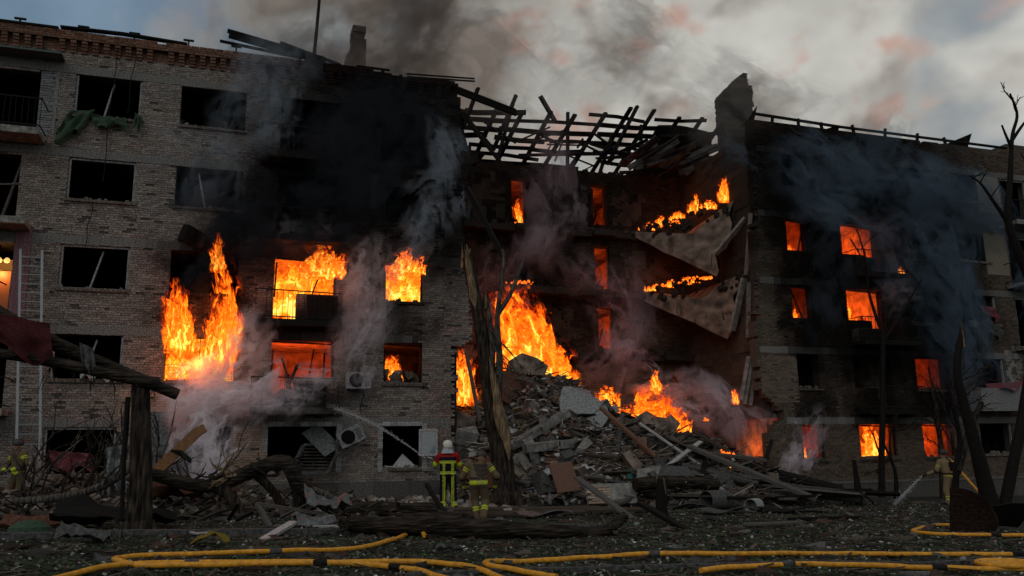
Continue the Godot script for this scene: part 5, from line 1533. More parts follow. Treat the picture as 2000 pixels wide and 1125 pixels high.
func cloth(called: String, at: Vector3, du: Vector3, dv: Vector3, m: Material, label: String, fold := 0.12, seed_ := 1.0) -> void:
	var g := Geo.new()
	var nn := du.cross(dv).normalized()
	g.sheet(func(u, v): return at + du * u + dv * v * (0.85 + 0.2 * sin(u * 7.0 + seed_)) + nn * (fold * sin(u * 13.0 + v * 2.0 + seed_) * (0.3 + v) + nz.get_noise_2d(u * 2.0 + seed_ * 9.0, v * 2.0) * fold * 1.6), 16, 10, 0.012)
	solo(called, g, m, label, "cloth")

func facade_things() -> void:
	ac_unit(Vector3(3.98, 3.88, 0.3), Vector3(0, 0, 0.02), "air conditioner hanging upright on the wall between the lit windows")
	ac_unit(Vector3(3.78, 2.1, 0.42), Vector3(0.15, -0.3, 0.42), "air conditioner hanging crooked off the ground-floor window corner")
	# soot-black unit under the third-floor window
	ac_unit(Vector3(-1.35, 8.35, 0.4), Vector3(0.2, 0.7, -0.25), "tilted dark air conditioner below the second window of the fourth floor", M.charred)
	# broken window casements
	var t := thing("broken_casement", "white window casement with a cracked pane hanging outside beside the jet nozzle", "casement", Vector3(6.35, 1.45, 0.25), -0.2)
	var g := Geo.new()
	for q in [[Vector3(-0.28, 0, 0), Vector3(-0.28, 0.82, 0)], [Vector3(0.28, 0, 0), Vector3(0.28, 0.82, 0)], [Vector3(-0.31, 0, 0.003), Vector3(0.31, 0, 0.003)], [Vector3(-0.31, 0.82, 0.003), Vector3(0.31, 0.82, 0.003)]]:
		g.beam(q[0], q[1], 0.07, 0.06)
	obj("frame", g, M.white_paint, t)
	g = Geo.new()
	g.box(Vector3(-0.245, 0.035, -0.004), Vector3(0.245, 0.785, 0.004))
	obj("pane", g, M.window_glass, t)
	t = thing("broken_casement", "big grey shutter frame fallen slantwise out of the ground-floor window", "casement", Vector3(2.35, 1.05, 0.3))
	g = Geo.new()
	for q in [[Vector3(-0.45, -0.05, 0.3), Vector3(-0.05, 0.75, 0.0)], [Vector3(-0.05, 0.78, 0.0), Vector3(1.1, 0.8, 0.0)], [Vector3(-0.45, -0.08, 0.3), Vector3(0.9, -0.1, 0.25)]]:
		g.beam(q[0], q[1], 0.12, 0.08)
	obj("frame", g, M.grey_board, t)
	for i in 7:
		g = Geo.new()
		g.beam(Vector3(-0.36 + i * 0.05, 0.05 + i * 0.1, 0.24 - i * 0.03), Vector3(0.95, 0.03 + i * 0.1, 0.2 - i * 0.025), 0.07, 0.014, 0.5)
		obj("slat", g, M.sooty_plaster, t)
	g = Geo.new()
	g.beam(Vector3(2.5, 2.35, 0.1), Vector3(3.2, 1.6, 0.5), 0.7, 0.03, 0.7)
	solo("torn_sheet", g, M.tin, "torn grey tin sheet sticking out of the ground-floor window above the shutter frame", "sheet")
	g = Geo.new()
	g.beam(Vector3(3.2, 1.0, 0.6), Vector3(3.45, 2.2, 0.3), 0.12, 0.08); g.beam(Vector3(3.0, 0.9, 0.8), Vector3(3.3, 1.5, 0.6), 0.1, 0.06)
	solo("broken_branch", g, M.bark_grey, "broken stick leaning against the right jamb of the ground-floor window", "stick")
	# white board on the ground floor window sill
	g = Geo.new()
	g.tri(Vector3(5.2, 1.05, -0.15), Vector3(6.05, 1.05, -0.1), Vector3(5.6, 1.5, -0.3)); g.tri(Vector3(5.2, 1.05, -0.19), Vector3(5.6, 1.5, -0.34), Vector3(6.05, 1.05, -0.14))
	g.beam(Vector3(4.95, 1.1, -0.1), Vector3(5.4, 1.08, -0.1), 0.2, 0.04)
	solo("broken_board", g, M.white_paint, "white triangular board fragment lying in the window behind the firefighter's jet", "board")
	# ladder, lying against the wall at the left
	t = thing("ladder", "aluminium ladder leaning on the brick wall at the left", "ladder", Vector3(-5.1, 0.3, 1.4))
	var b0 := Vector3(-0.32, 0.0, 0)
	var b1 := Vector3(0.26, 0.0, 0)
	var top := Vector3(-0.75, 7.4, -1.15)
	for b in [b0, b1]:
		g = Geo.new()
		g.beam(b, b + top, 0.035, 0.07)
		obj("stile", g, M.aluminium, t)
	for i in 26:
		var p := top * (0.03 + i * 0.0375)
		g = Geo.new()
		g.beam(b0 + p, b1 + p, 0.028, 0.028)
		obj("rung", g, M.aluminium, t)
	# cloths
	cloth("green_tarp", Vector3(-3.6, 12.22, 0.12), Vector3(-1.0, 0.0, 0.02), Vector3(0.15, -0.42, 0.1), M.tarp_green, "torn green net hanging over the top-floor window sill", 0.08, 2.0)
	cloth("green_tarp", Vector3(-5.2, 12.3, 0.1), Vector3(0.7, 0.1, 0.0), Vector3(-0.55, -1.2, 0.1), M.tarp_green, "torn green net drooping from the left corner of the top-floor window", 0.1, 5.0)
	cloth("green_tarp", Vector3(-3.1, 12.35, 0.1), Vector3(-0.22, 0.1, 0), Vector3(-0.05, -0.55, 0.08), M.tarp_green, "short grey-green rag on the right jamb of the top-floor window", 0.05, 1.0)
	cloth("red_curtain", Vector3(-4.1, 3.95, 12.2), Vector3(1.12, -0.22, 0.02), Vector3(0.15, -0.75, 0.06), M.curtain_red, "dark red curtain draped over the fallen trunk at the left edge", 0.07, 3.0)
	cloth("grey_rag", Vector3(-2.5, 3.42, 12.2), Vector3(0.22, -0.1, 0.0), Vector3(0.1, -0.5, 0.04), M.grey_board, "grey rag hanging from the fallen trunk right of the curtain", 0.03, 4.0)
	cloth("pink_bedding", Vector3(-5.0, 1.75, -0.2), Vector3(1.2, -0.15, 0.15), Vector3(0.1, -0.6, 0.2), M.cloth_pink, "pink flowered bedding in the ground-floor window behind the branches", 0.12, 6.0)
	cloth("white_plastic", Vector3(-4.3, 3.98, 0.1), Vector3(0.8, 0.0, 0.0), Vector3(0.05, -0.12, 0.15), M.cloth_white, "crumpled white plastic on the second-floor sill behind the fallen trunk", 0.08, 7.0)
	cloth("pale_sheet", Vector3(-2.95, 1.75, 4.2), Vector3(0.45, 0.05, 0.1), Vector3(0.2, -1.4, 0.3), M.tin, "tall pale crumpled sheet standing among the branches left of the snapped tree", 0.1, 8.0)
	cloth("red_clothes", Vector3(31.0, 7.5, 0.15), Vector3(0.7, 0.0, 0.05), Vector3(0.1, -0.7, 0.2), M.cloth_pink, "red clothes spilling from the third-floor window at the right", 0.1, 9.0)
	cloth("pale_clothes", Vector3(30.9, 6.95, 0.2), Vector3(0.8, 0.0, 0.05), Vector3(0.25, -0.9, 0.15), M.grey_board, "greyish cloth hanging below the red clothes on the right wall", 0.1, 10.0)
	cloth("pale_bedding", Vector3(30.2, 4.05, 0.5), Vector3(2.2, 0.1, 0.1), Vector3(0.0, -0.3, 0.5), M.cloth_pink, "dirty bedding lying over the pale balcony parapet at the right", 0.08, 11.0)
	cloth("hanging_rag", Vector3(32.1, 4.2, 0.95), Vector3(0.5, 0.1, 0.0), Vector3(0.1, -1.6, 0.1), M.grey_board, "long grey rag hanging at the right end of the pale parapet", 0.1, 12.0)
	# card with a dark mark in the right window
	g = Geo.new()
	g.beam(Vector3(30.35, 6.72, 0.1), Vector3(30.75, 6.68, 0.12), 0.03, 0.3)
	solo("white_card", g, M.dusty_white, "white box-shaped card lying on the sill left of the red clothes", "card")
	# board leaning up out of the smoke, pale door slab
	g = Geo.new()
	g.beam(Vector3(-1.65, 1.0, 7.4), Vector3(-0.66, 2.05, 7.2), 0.24, 0.05, 1.25)
	g.beam(Vector3(-0.68, 2.03, 7.2), Vector3(-0.5, 2.13, 7.2), 0.2, 0.05, 1.25)
	solo("leaning_plank", g, M.raw_plank, "broad brown plank pointing up to the right out of the smoke", "plank")
	g = Geo.new()
	for i in 4: g.tube(PackedVector3Array([Vector3(-1.2 + i * 0.03, 1.62, 7.3), Vector3(-1.0 + i * 0.02, 1.6 - i * 0.04, 7.48), Vector3(-0.75, 1.42 - i * 0.03, 7.45)]), PackedFloat32Array([0.03, 0.035, 0.012]), 6)
	solo("cable", g, M.black_iron, "black cable looped round the broad brown plank", "cable")
	g = Geo.new()
	g.box(Vector3(-2.22, 0.6, 0.5), Vector3(-1.72, 2.85, 0.62))
	solo("door_slab", g, M.tin, "pale blue-grey door slab standing behind the snapped left tree", "door")
	# lamp in the lit flat at the left
	t = thing("ceiling_lamp", "lit ceiling lamp inside the third-floor flat at the left edge", "lamp", Vector3(-7.05, 7.55, -1.2))
	g = Geo.new()
	g.tube(PackedVector3Array([Vector3(0, 0.2, 0), Vector3(0, 0.6, 0)]), PackedFloat32Array([0.02, 0.02]), 6)
	obj("lamp_rod", g, M.black_iron, t)
	var lm := mat("lamp_glow", Color(1, 0.9, 0.7), 0.5)
	lm.emission_enabled = true; lm.emission = Color(1.0, 0.75, 0.42); lm.emission_energy_multiplier = 1.3
	for x in [-0.22, 0.0, 0.22]:
		g = Geo.new()
		g.lathe(Vector3(x, 0, 0), [Vector2(0.0, 0.0), Vector2(0.07, 0.03), Vector2(0.09, 0.09), Vector2(0.05, 0.16), Vector2(0.0, 0.18)], 12)
		obj("lamp_bulb", g, lm, t)
	var li := OmniLight3D.new()
	li.name = "ceiling_lamp_light"; li.light_energy = 0.7; li.light_color = Color(1.0, 0.72, 0.42); li.light_size = 0.08; li.omni_range = 12.0; li.omni_attenuation = 2.0; li.shadow_enabled = true
	li.position = Vector3(-7.05, 7.3, -1.2)
	add_child(li)
	g = Geo.new()
	g.box(Vector3(-8.6, 5.74, -2.4), Vector3(-6.5, 7.9, -2.3))
	solo("flat_wall", g, mat("lit_wall", lin(0.55, 0.40, 0.22), 0.9), "yellowish inner wall of the lit flat at the left edge", "wall")
	g = Geo.new()
	g.box(Vector3(-7.35, 5.74, -1.9), Vector3(-6.75, 7.35, -1.5))
	solo("wardrobe", g, mat("orange_wood", lin(0.36, 0.12, 0.03), 0.5), "orange-brown wardrobe inside the lit flat at the left edge", "wardrobe")
	# cupboards on the burning balconies
	for q in [[2.25, 6.0, 3.25, 6.75, "dark cupboard on the burning third-floor balcony"], [2.1, 3.1, 2.95, 3.85, "dark cupboard on the second-floor balcony under the glowing window"], [24.1, 8.6, 25.3, 9.35, "dark cupboard on the right wing's upper burning balcony"], [24.1, 5.8, 25.4, 6.35, "dark low cupboard on the right wing's lower burning balcony"]]:
		t = thing("balcony_cupboard", q[4], "cupboard", Vector3(q[0], q[1] - 0.1, 0.3))
		g = Geo.new()
		g.box(Vector3(0, 0, -0.2), Vector3(q[2] - q[0], q[3] - q[1], 0.2))
		obj("carcass", g, M.sooty_plaster, t)
		for i in 2:
			g = Geo.new()
			var w: float = (q[2] - q[0]) * 0.5
			g.box(Vector3(i * w + 0.01, 0.03, 0.202), Vector3(i * w + w - 0.01, q[3] - q[1] - 0.03, 0.225))
			obj("door", g, M.charred, t)
	# stones and furniture heaped inside the lit ground-near window
	g = Geo.new()
	for i in 14: g.rock(Vector3(rng.randf_range(4.9, 6.2), 3.9 + rng.randf() * 0.25, rng.randf_range(-0.8, -0.2)), Vector3.ONE * rng.randf_range(0.15, 0.45), rng)
	tag(solo("window_rubble", g, M.slab_plaster, "rubble heaped on the sill of the dark window with the small fire", "rubble"), "", "", "", "stuff")

func hose(pts: Array, r: float, label: String, group := "") -> void:
	var cur := Curve3D.new()
	for i in pts.size():
		var t: Vector3 = (pts[mini(i + 1, pts.size() - 1)] - pts[maxi(i - 1, 0)]) * 0.2
		cur.add_point(pts[i], -t, t)
	var l := cur.get_baked_length()
	var n := int(l / 0.12)
	var pp := PackedVector3Array()
	var rr := PackedFloat32Array()
	for i in n + 1:
		var p := cur.sample_baked(l * i / n)
		pp.append(p + Vector3(0, nz2.get_noise_2d(p.x * 0.8, p.z * 2.0) * 0.012, nz2.get_noise_2d(p.x * 0.9 + 50.0, p.z) * 0.05)); rr.append(r * (1.0 + 0.05 * nz2.get_noise_1d(i * 0.7)))
	var g := Geo.new()
	g.tube(pp, rr, 12, 0.0, Color.WHITE, 0, true, 0.8)
	var o := solo("fire_hose", g, M.hose_yellow, label, "fire hose", group)
	for s in [0.31, 0.72]:      # coupling and a scuffed dark band
		var k := int(n * s)
		g = Geo.new()
		var a := pp[k] - o.position
		var b := pp[k + 1] - o.position
		g.tube(PackedVector3Array([a, a.lerp(b, 0.3), a.lerp(b, 1.1), a.lerp(b, 1.4)]), PackedFloat32Array([r * 1.06, r * 1.28, r * 1.28, r * 1.06]), 12, 0.0, Color.WHITE, 0, true, 0.85)
		obj("coupling" if s < 0.5 else "dark_band", g, M.grey_board if s < 0.5 else M.black_iron, o)

func on_ground(x: float, z: float, d := 0.0) -> Vector3:
	return Vector3(x, heap_y(x, z) + d, z)

func foreground() -> void:
	var r := 0.040
	var q := func(x: float, z: float) -> Vector3: return on_ground(x, z, r + 0.015)
	hose([q.call(-1.7, 17.9), q.call(-1.32, 17.2), q.call(-0.95, 16.9), q.call(-0.2, 16.9), q.call(1.1, 17.3), q.call(1.9, 17.8), q.call(2.25, 18.5), q.call(2.4, 19.4)], r, "front left yellow hose curving in from the bottom edge", "yellow fire hoses on the ground")
	hose([q.call(3.0, 13.25), q.call(2.5, 14.7), q.call(1.81, 15.4), q.call(0.6, 15.75), q.call(-0.6, 15.95), q.call(-1.15, 16.15), q.call(-1.2, 16.6), q.call(-0.7, 17.05), q.call(0.8, 17.3), q.call(2.1, 17.5), q.call(2.65, 17.95), q.call(2.85, 18.6), q.call(2.9, 19.5)], r, "yellow hose looping back on itself at the lower left", "yellow fire hoses on the ground")
	hose([q.call(3.5, 19.2), q.call(3.1, 18.5), q.call(3.0, 18.1), q.call(3.25, 17.75), q.call(3.9, 17.5), q.call(5.4, 17.5), q.call(7.2, 17.7), q.call(9.0, 18.0), q.call(11.0, 18.75), q.call(14.0, 20.0)], r, "long yellow hose bending from the bottom middle to the right edge", "yellow fire hoses on the ground")
	hose([q.call(5.3, 19.2), q.call(6.2, 18.95), q.call(7.4, 19.0), q.call(8.4, 19.4), q.call(9.5, 20.2)], r, "short arc of yellow hose at the bottom edge right of the middle", "yellow fire hoses on the ground")
	hose([q.call(22.0, 7.0), q.call(19.0, 10.6), q.call(15.4, 13.5), q.call(13.9, 13.9), q.call(12.7, 14.6), q.call(12.35, 15.2), q.call(12.6, 15.7), q.call(13.4, 16.1), q.call(15.5, 17.2), q.call(18, 18.6)], r, "yellow hose making a hairpin bend before the curled metal sheet", "yellow fire hoses on the ground")
	hose([q.call(5.9, 7.2), q.call(5.35, 7.6), q.call(5.15, 8.0), q.call(5.3, 8.4), q.call(5.2, 9.2), q.call(4.9, 9.7), q.call(4.2, 10.8), q.call(3.6, 12.0), q.call(3.2, 13.9)], r, "yellow hose running between the two firefighters' feet", "yellow fire hoses on the ground")
	hose([Vector3(22.75, 0.92, 5.75), Vector3(22.6, 0.98, 5.95), Vector3(22.75, 0.55, 6.2), Vector3(22.7, -0.05, 6.9), q.call(22.6, 7.5), q.call(24.0, 8.3), q.call(27.0, 8.6)], r, "yellow hose rising over the right-hand firefighter's shoulder", "yellow fire hoses on the ground")
	var t := thing("hose_coil", "flat coil of yellow hose at the bottom edge on the right", "fire hose", on_ground(9.35, 19.7, 0.0))
	for i in 4:
		var g := Geo.new()
		var pp := PackedVector3Array()
		var rr := PackedFloat32Array()
		for k in 25:
			var a := TAU * k / 24.0
			pp.append(Vector3(cos(a) * (0.16 + i * 0.06), 0.05 + 0.01 * i, sin(a) * (0.16 + i * 0.06)))
			rr.append(0.028)
		g.tube(pp, rr, 8)
		obj("hose_turn", g, M.hose_yellow, t)
	# kerb stones: back row at the left, sunken front kerb line
	var ki := 0
	var x := -3.5
	while x < 6.5:
		var g := Geo.new()
		var l := rng.randf_range(0.85, 1.0)
		g.beam(on_ground(x, 12.5 + x * 0.02, 0.03), on_ground(x + l, 12.5 + x * 0.02, 0.03), 0.16, 0.16, rng.randf_range(-0.05, 0.05))
		ki += 1
		solo("kerb_stone", g, M.grey_board, "%s grey kerb stone from the left in the row behind the foreground grass" % ORD[mini(ki - 1, 13)], "kerb stone", "kerb stones of the back row")
		x += l + 0.02
	ki = 0
	x = 2.0
	while x < 13.0:
		var g := Geo.new()
		var l := rng.randf_range(0.9, 1.05)
		var z := 18.4 + (x - 2.0) * 0.06
		g.beam(on_ground(x, z, 0.0), on_ground(x + l, z + 0.06, 0.0), 0.1, 0.1)
		ki += 1
		solo("kerb_stone", g, M.grey_board, "%s dark kerb stone from the left in the line just behind the front hoses" % ORD[mini(ki - 1, 13)], "kerb stone", "kerb stones of the front row")
		x += l + 0.01
	# long pale planks under the firefighters
	for e in [[Vector3(5.2, 0.12, 7.6), Vector3(9.6, -0.02, 6.9), 0.5, 0.05, "wide brownish plank lying behind the middle firefighter's legs"], [Vector3(5.0, 0.08, 8.6), Vector3(10.6, -0.05, 7.6), 0.34, 0.06, "long plank lying in front of the tree from the firefighter to the burnt stump"], [Vector3(4.4, 0.05, 8.9), Vector3(8.4, 0.0, 8.5), 0.25, 0.06, "narrow lower plank parallel to the long planks"], [Vector3(0.6, 0.55, 10.6), Vector3(1.9, 0.30, 10.4), 0.1, 0.06, "grey frame rail lying before the uprooted trunk's roots"], [Vector3(0.6, 0.56, 10.6), Vector3(0.85, 0.12, 10.9), 0.1, 0.06, "short post of the grey frame before the roots"], [Vector3(0.62, 0.10, 13.4), Vector3(1.18, 0.28, 12.2), 0.15, 0.05, "split whitish plank lying on the grass at the lower left"], [Vector3(1.6, 0.12, 11.3), Vector3(3.2, 0.10, 11.2), 0.12, 0.04, "thin white board on the ground behind the left foreground log"], [Vector3(8.05, 0.85, 8.9), Vector3(8.75, -0.05, 10.4), 0.2, 0.05, "splintered board leaning towards the ground right of the tree"], [Vector3(8.85, 0.3, 10.6), Vector3(8.75, -0.2, 13.2), 0.13, 0.09, "short black post leaning on the right foreground log"], [Vector3(4.55, 0.75, 8.0), Vector3(4.72, -0.05, 9.7), 0.09, 0.07, "dark stick standing upright behind the left firefighter"], [Vector3(13.0, 0.0, 19.0), Vector3(11.6, 0.02, 20.0), 0.3, 0.05, "grey board lying at the bottom right corner"], [Vector3(10.0, -0.05, 13.0), Vector3(11.6, -0.1, 12.5), 0.22, 0.04, "grey flat board on the grass right of the front log"], [Vector3(12.2, -0.12, 11.4), Vector3(14.6, -0.2, 10.9), 0.12, 0.06, "dark branch-like stick lying on the right-hand grass"]]:
		var g := Geo.new()
		g.beam(e[0], e[1], e[2], e[3], 0.08)
		solo("loose_plank", g, M.white_paint if "whit" in e[4] else (M.charred if "black" in e[4] or "dark" in e[4] else (M.old_wood if "brown" in e[4] or "long plank" in e[4] else M.grey_wood)), e[4], "plank", "loose planks on the ground")
	# crumpled sheets of metal and roofing
	for e in [[Vector3(-3.0, 0.1, 10.3), 1.7, 0.55, 0.25, "cladding", "pinkish crumpled sheet lying left of the snapped tree", 1.0], [Vector3(-1.9, 0.15, 10.6), 2.1, 0.75, 0.45, "charred", "black upturned sheet curving behind the snapped tree", 2.0], [Vector3(-2.05, 0.1, 13.2), 0.75, 0.6, 0.3, "grey_board", "pale crumpled cloth-like sheet at the foot of the snapped tree", 3.0], [Vector3(2.3, 0.12, 11.0), 1.9, 0.5, 0.22, "tin", "crumpled dark tin strip lying before the uprooted trunk", 4.0], [Vector3(2.0, 0.35, 10.2), 0.9, 0.8, 0.5, "tin", "bent tin sheet wrapped over the end of the uprooted trunk", 5.0], [Vector3(4.6, 0.1, 11.6), 1.5, 0.5, 0.2, "grey_board", "twisted grey sheet on the ground in front of the firefighters", 6.0], [Vector3(-0.7, 0.3, 7.2), 1.9, 0.6, 0.6, "cladding", "reddish-brown board sheet under the fallen bough", 7.0], [Vector3(15.6, -0.35, 9.2), 1.2, 0.6, 0.3, "grey_board", "bent grey sheet on the grass below the thin stump", 8.0], [Vector3(20.0, -0.4, 6.0), 2.2, 0.8, 0.3, "tin", "flat crumpled sheet hit by the right-hand firefighter's jet", 9.0]]:
		var g := Geo.new()
		var c: Vector3 = e[0]
		c.y += heap_y(c.x, c.z) - gy(c.x) + gy(c.x) - 0.08
		var sd: float = e[6] * 13.0
		g.sheet(func(u, v): return c + Vector3((u - 0.5) * e[1], e[3] * (0.35 + 0.65 * v * v * (0.5 + 0.5 * sin(u * 4.0 + sd))) + nz.get_noise_2d(u * 2.0 + sd, v * 2.0) * e[3] * 0.6, (0.5 - v) * e[2] + nz.get_noise_2d(u * 1.6 + sd, v + 9.0) * 0.15), 12, 8, 0.012)
		solo("crumpled_sheet", g, M[e[4]], e[5], "sheet", "crumpled sheets on the ground")
	# big curled metal sheet at the right with its dark basin
	t = thing("curled_sheet", "large curled rusty metal sheet standing on the grass at the right", "sheet metal", Vector3(13.75, -0.25, 15.2))
	var g := Geo.new()
	g.sheet(func(u, v): return Vector3(-0.35 + u * 0.62 + 0.25 * sin(v * 2.6) * u, 0.02 + (1.0 - v) * 0.86 * (1.0 - 0.55 * u * u) + 0.02 * sin(u * 9.0), -0.3 + 0.45 * sin(u * 2.4) - v * 0.12), 12, 10, 0.014)
	obj("curl", g, M.rusty_iron, t)
	g = Geo.new()
	g.sheet(func(u, v): return Vector3(0.3 + u * 1.5, 0.02 + 0.48 * v + 0.06 * sin(u * 3.0), -0.25 - 0.5 * (1.0 - v) + 0.1 * sin(u * 6.0)), 10, 5, 0.014)
	obj("basin_side", g, M.charred, t)
	g = Geo.new()
	g.sheet(func(u, v): return Vector3(-1.75 + u * 1.25, 0.07 + 0.04 * v + 0.02 * sin(u * 6.0), -0.15 + v * 0.5 - u * 0.2), 8, 3, 0.012)
	solo("pale_strip", (func(gg): for i in gg.v.size(): gg.v[i] += Vector3(13.75, -0.25, 15.2); return gg).call(g), M.dusty_white, "pale metal strip lying inside the hose's hairpin bend", "strip")
	# sacks
	g = Geo.new()
	g.lathe(Vector3(-3.15, 0.18, 11.4), [Vector2(0.0, 0.26), Vector2(0.12, 0.24), Vector2(0.22, 0.14), Vector2(0.24, 0.02), Vector2(0.2, -0.08)], 14)
	for i in g.v.size(): g.v[i].x = -3.15 + (g.v[i].x + 3.15) * 1.5
	solo("sack", g, M.tarp_green, "plump grey-green sack lying at the lower left", "sack")
	g = Geo.new()
	g.sheet(func(u, v): return on_ground(-0.45 + u * 0.55, 14.2 + v * 0.3, 0.05) + Vector3(0, 0.16 * sin(u * 3.0) + nz.get_noise_2d(u * 3.0, v * 3.0) * 0.12, 0), 8, 6, 0.01)
	solo("yellow_rag", g, mat("mustard_cloth", lin(0.13, 0.10, 0.018), 0.9), "mustard-yellow rag on the ground behind the looping hose", "rag")
	g = Geo.new()
	for k in 4:
		var a := TAU * (k + 0.3) / 4.0
		var b := TAU * (k + 1.3) / 4.0
		g.beam(on_ground(-0.35 + cos(a) * 0.2, 12.6 + sin(a) * 0.26, 0.07), on_ground(-0.35 + cos(b) * 0.2, 12.6 + sin(b) * 0.26, 0.07), 0.05, 0.03)
	solo("small_frame", g, M.white_paint, "small white square frame lying right of the snapped tree", "frame")
	# litter nobody could count
	var near := func() -> Vector3:
		var z := rng.randf_range(3.5, 21.0)
		var a := rng.randf_range(-7.0, 26.0) if z < 12.0 else rng.randf_range(-4.5, 15.5)
		return Vector3(a, heap_y(a, z) + 0.015, z)
	scatter("litter", rock_meshes(4), M.tinted, 6000, near, func(): return Vector3(rng.randf_range(0.015, 0.07), rng.randf_range(0.012, 0.04), rng.randf_range(0.015, 0.06)) * (2.6 if rng.randf() < 0.04 else 1.0), [Color(0.12, 0.118, 0.11), Color(0.16, 0.16, 0.155), Color(0.08, 0.074, 0.064), Color(0.12, 0.085, 0.066), Color(0.07, 0.065, 0.06), Color(0.28, 0.285, 0.285)], 1.0, "small stones and chips littering the ground", "litter")
	scatter("plaster_flakes", shard_meshes(), M.tinted, 620, near, func(): return Vector3.ONE * rng.randf_range(0.025, 0.09) * (1.8 if rng.randf() < 0.08 else 1.0), [Color(0.42, 0.44, 0.45), Color(0.30, 0.31, 0.31), Color(0.48, 0.49, 0.48)], 0.3, "pale plaster flakes and paper bits on the ground", "litter")
	var sg := Geo.new()
	sg.beam(Vector3(-0.5, 0, 0), Vector3(0.5, 0, 0), 0.02, 0.015)
	scatter("twigs", [sg.mesh()], M.tinted, 4200, near, func(): return Vector3(rng.randf_range(0.12, 0.9), rng.randf_range(0.6, 1.4), rng.randf_range(0.6, 1.4)), [Color(0.05, 0.042, 0.034), Color(0.09, 0.075, 0.06), Color(0.03, 0.027, 0.024)], 0.18, "broken twigs and sticks strewn on the ground", "litter")
	var lg := Geo.new()
	lg.tri(Vector3(-0.5, 0, 0), Vector3(0.0, 0.12, 0.28), Vector3(0.5, 0.0, 0)); lg.tri(Vector3(-0.5, 0, 0), Vector3(0.5, 0.0, 0), Vector3(0.0, 0.1, -0.28))
	scatter("fallen_leaves", [lg.mesh()], M.tinted, 22000, near, func(): return Vector3.ONE * rng.randf_range(0.035, 0.10), [Color(0.036, 0.075, 0.030), Color(0.05, 0.085, 0.04), Color(0.028, 0.052, 0.026), Color(0.07, 0.065, 0.042), Color(0.085, 0.12, 0.065)], 0.6, "torn green leaves and grass blades carpeting the ground", "leaves")
	scatter("ground_scraps", shard_meshes(), M.tinted_grain, 330, near, func(): return Vector3(rng.randf_range(0.2, 0.65), rng.randf_range(0.3, 1.2), rng.randf_range(0.12, 0.4)), [Color(0.10, 0.10, 0.10), Color(0.06, 0.055, 0.05), Color(0.15, 0.12, 0.10), Color(0.19, 0.19, 0.19), Color(0.10, 0.06, 0.045)], 0.25, "flat torn scraps of board and roofing lying about the ground", "scraps")
	scatter("plank_rubbish", [sg.mesh()], M.tinted, 700, func(): return on_ground(rng.randf_range(-6.5, 4.0), rng.randf_range(0.8, 9.0), 0.08), func(): return Vector3(rng.randf_range(0.4, 1.4), rng.randf_range(1, 4), rng.randf_range(1, 5)), [Color(0.045, 0.036, 0.03), Color(0.07, 0.058, 0.048), Color(0.025, 0.023, 0.021), Color(0.09, 0.07, 0.055)], 0.6, "splintered wood heaped along the wall at the left", "splinters")
	scatter("left_rubble", rock_meshes(3), M.tinted, 900, func(): return on_ground(rng.randf_range(-6.5, 7.0), rng.randf_range(0.5, 8.5), 0.05), func(): return Vector3.ONE * rng.randf_range(0.06, 0.3), [Color(0.11, 0.10, 0.09), Color(0.17, 0.13, 0.105), Color(0.06, 0.056, 0.05), Color(0.24, 0.24, 0.23)], 1.0, "rubble lumps along the foot of the left wing", "rubble")

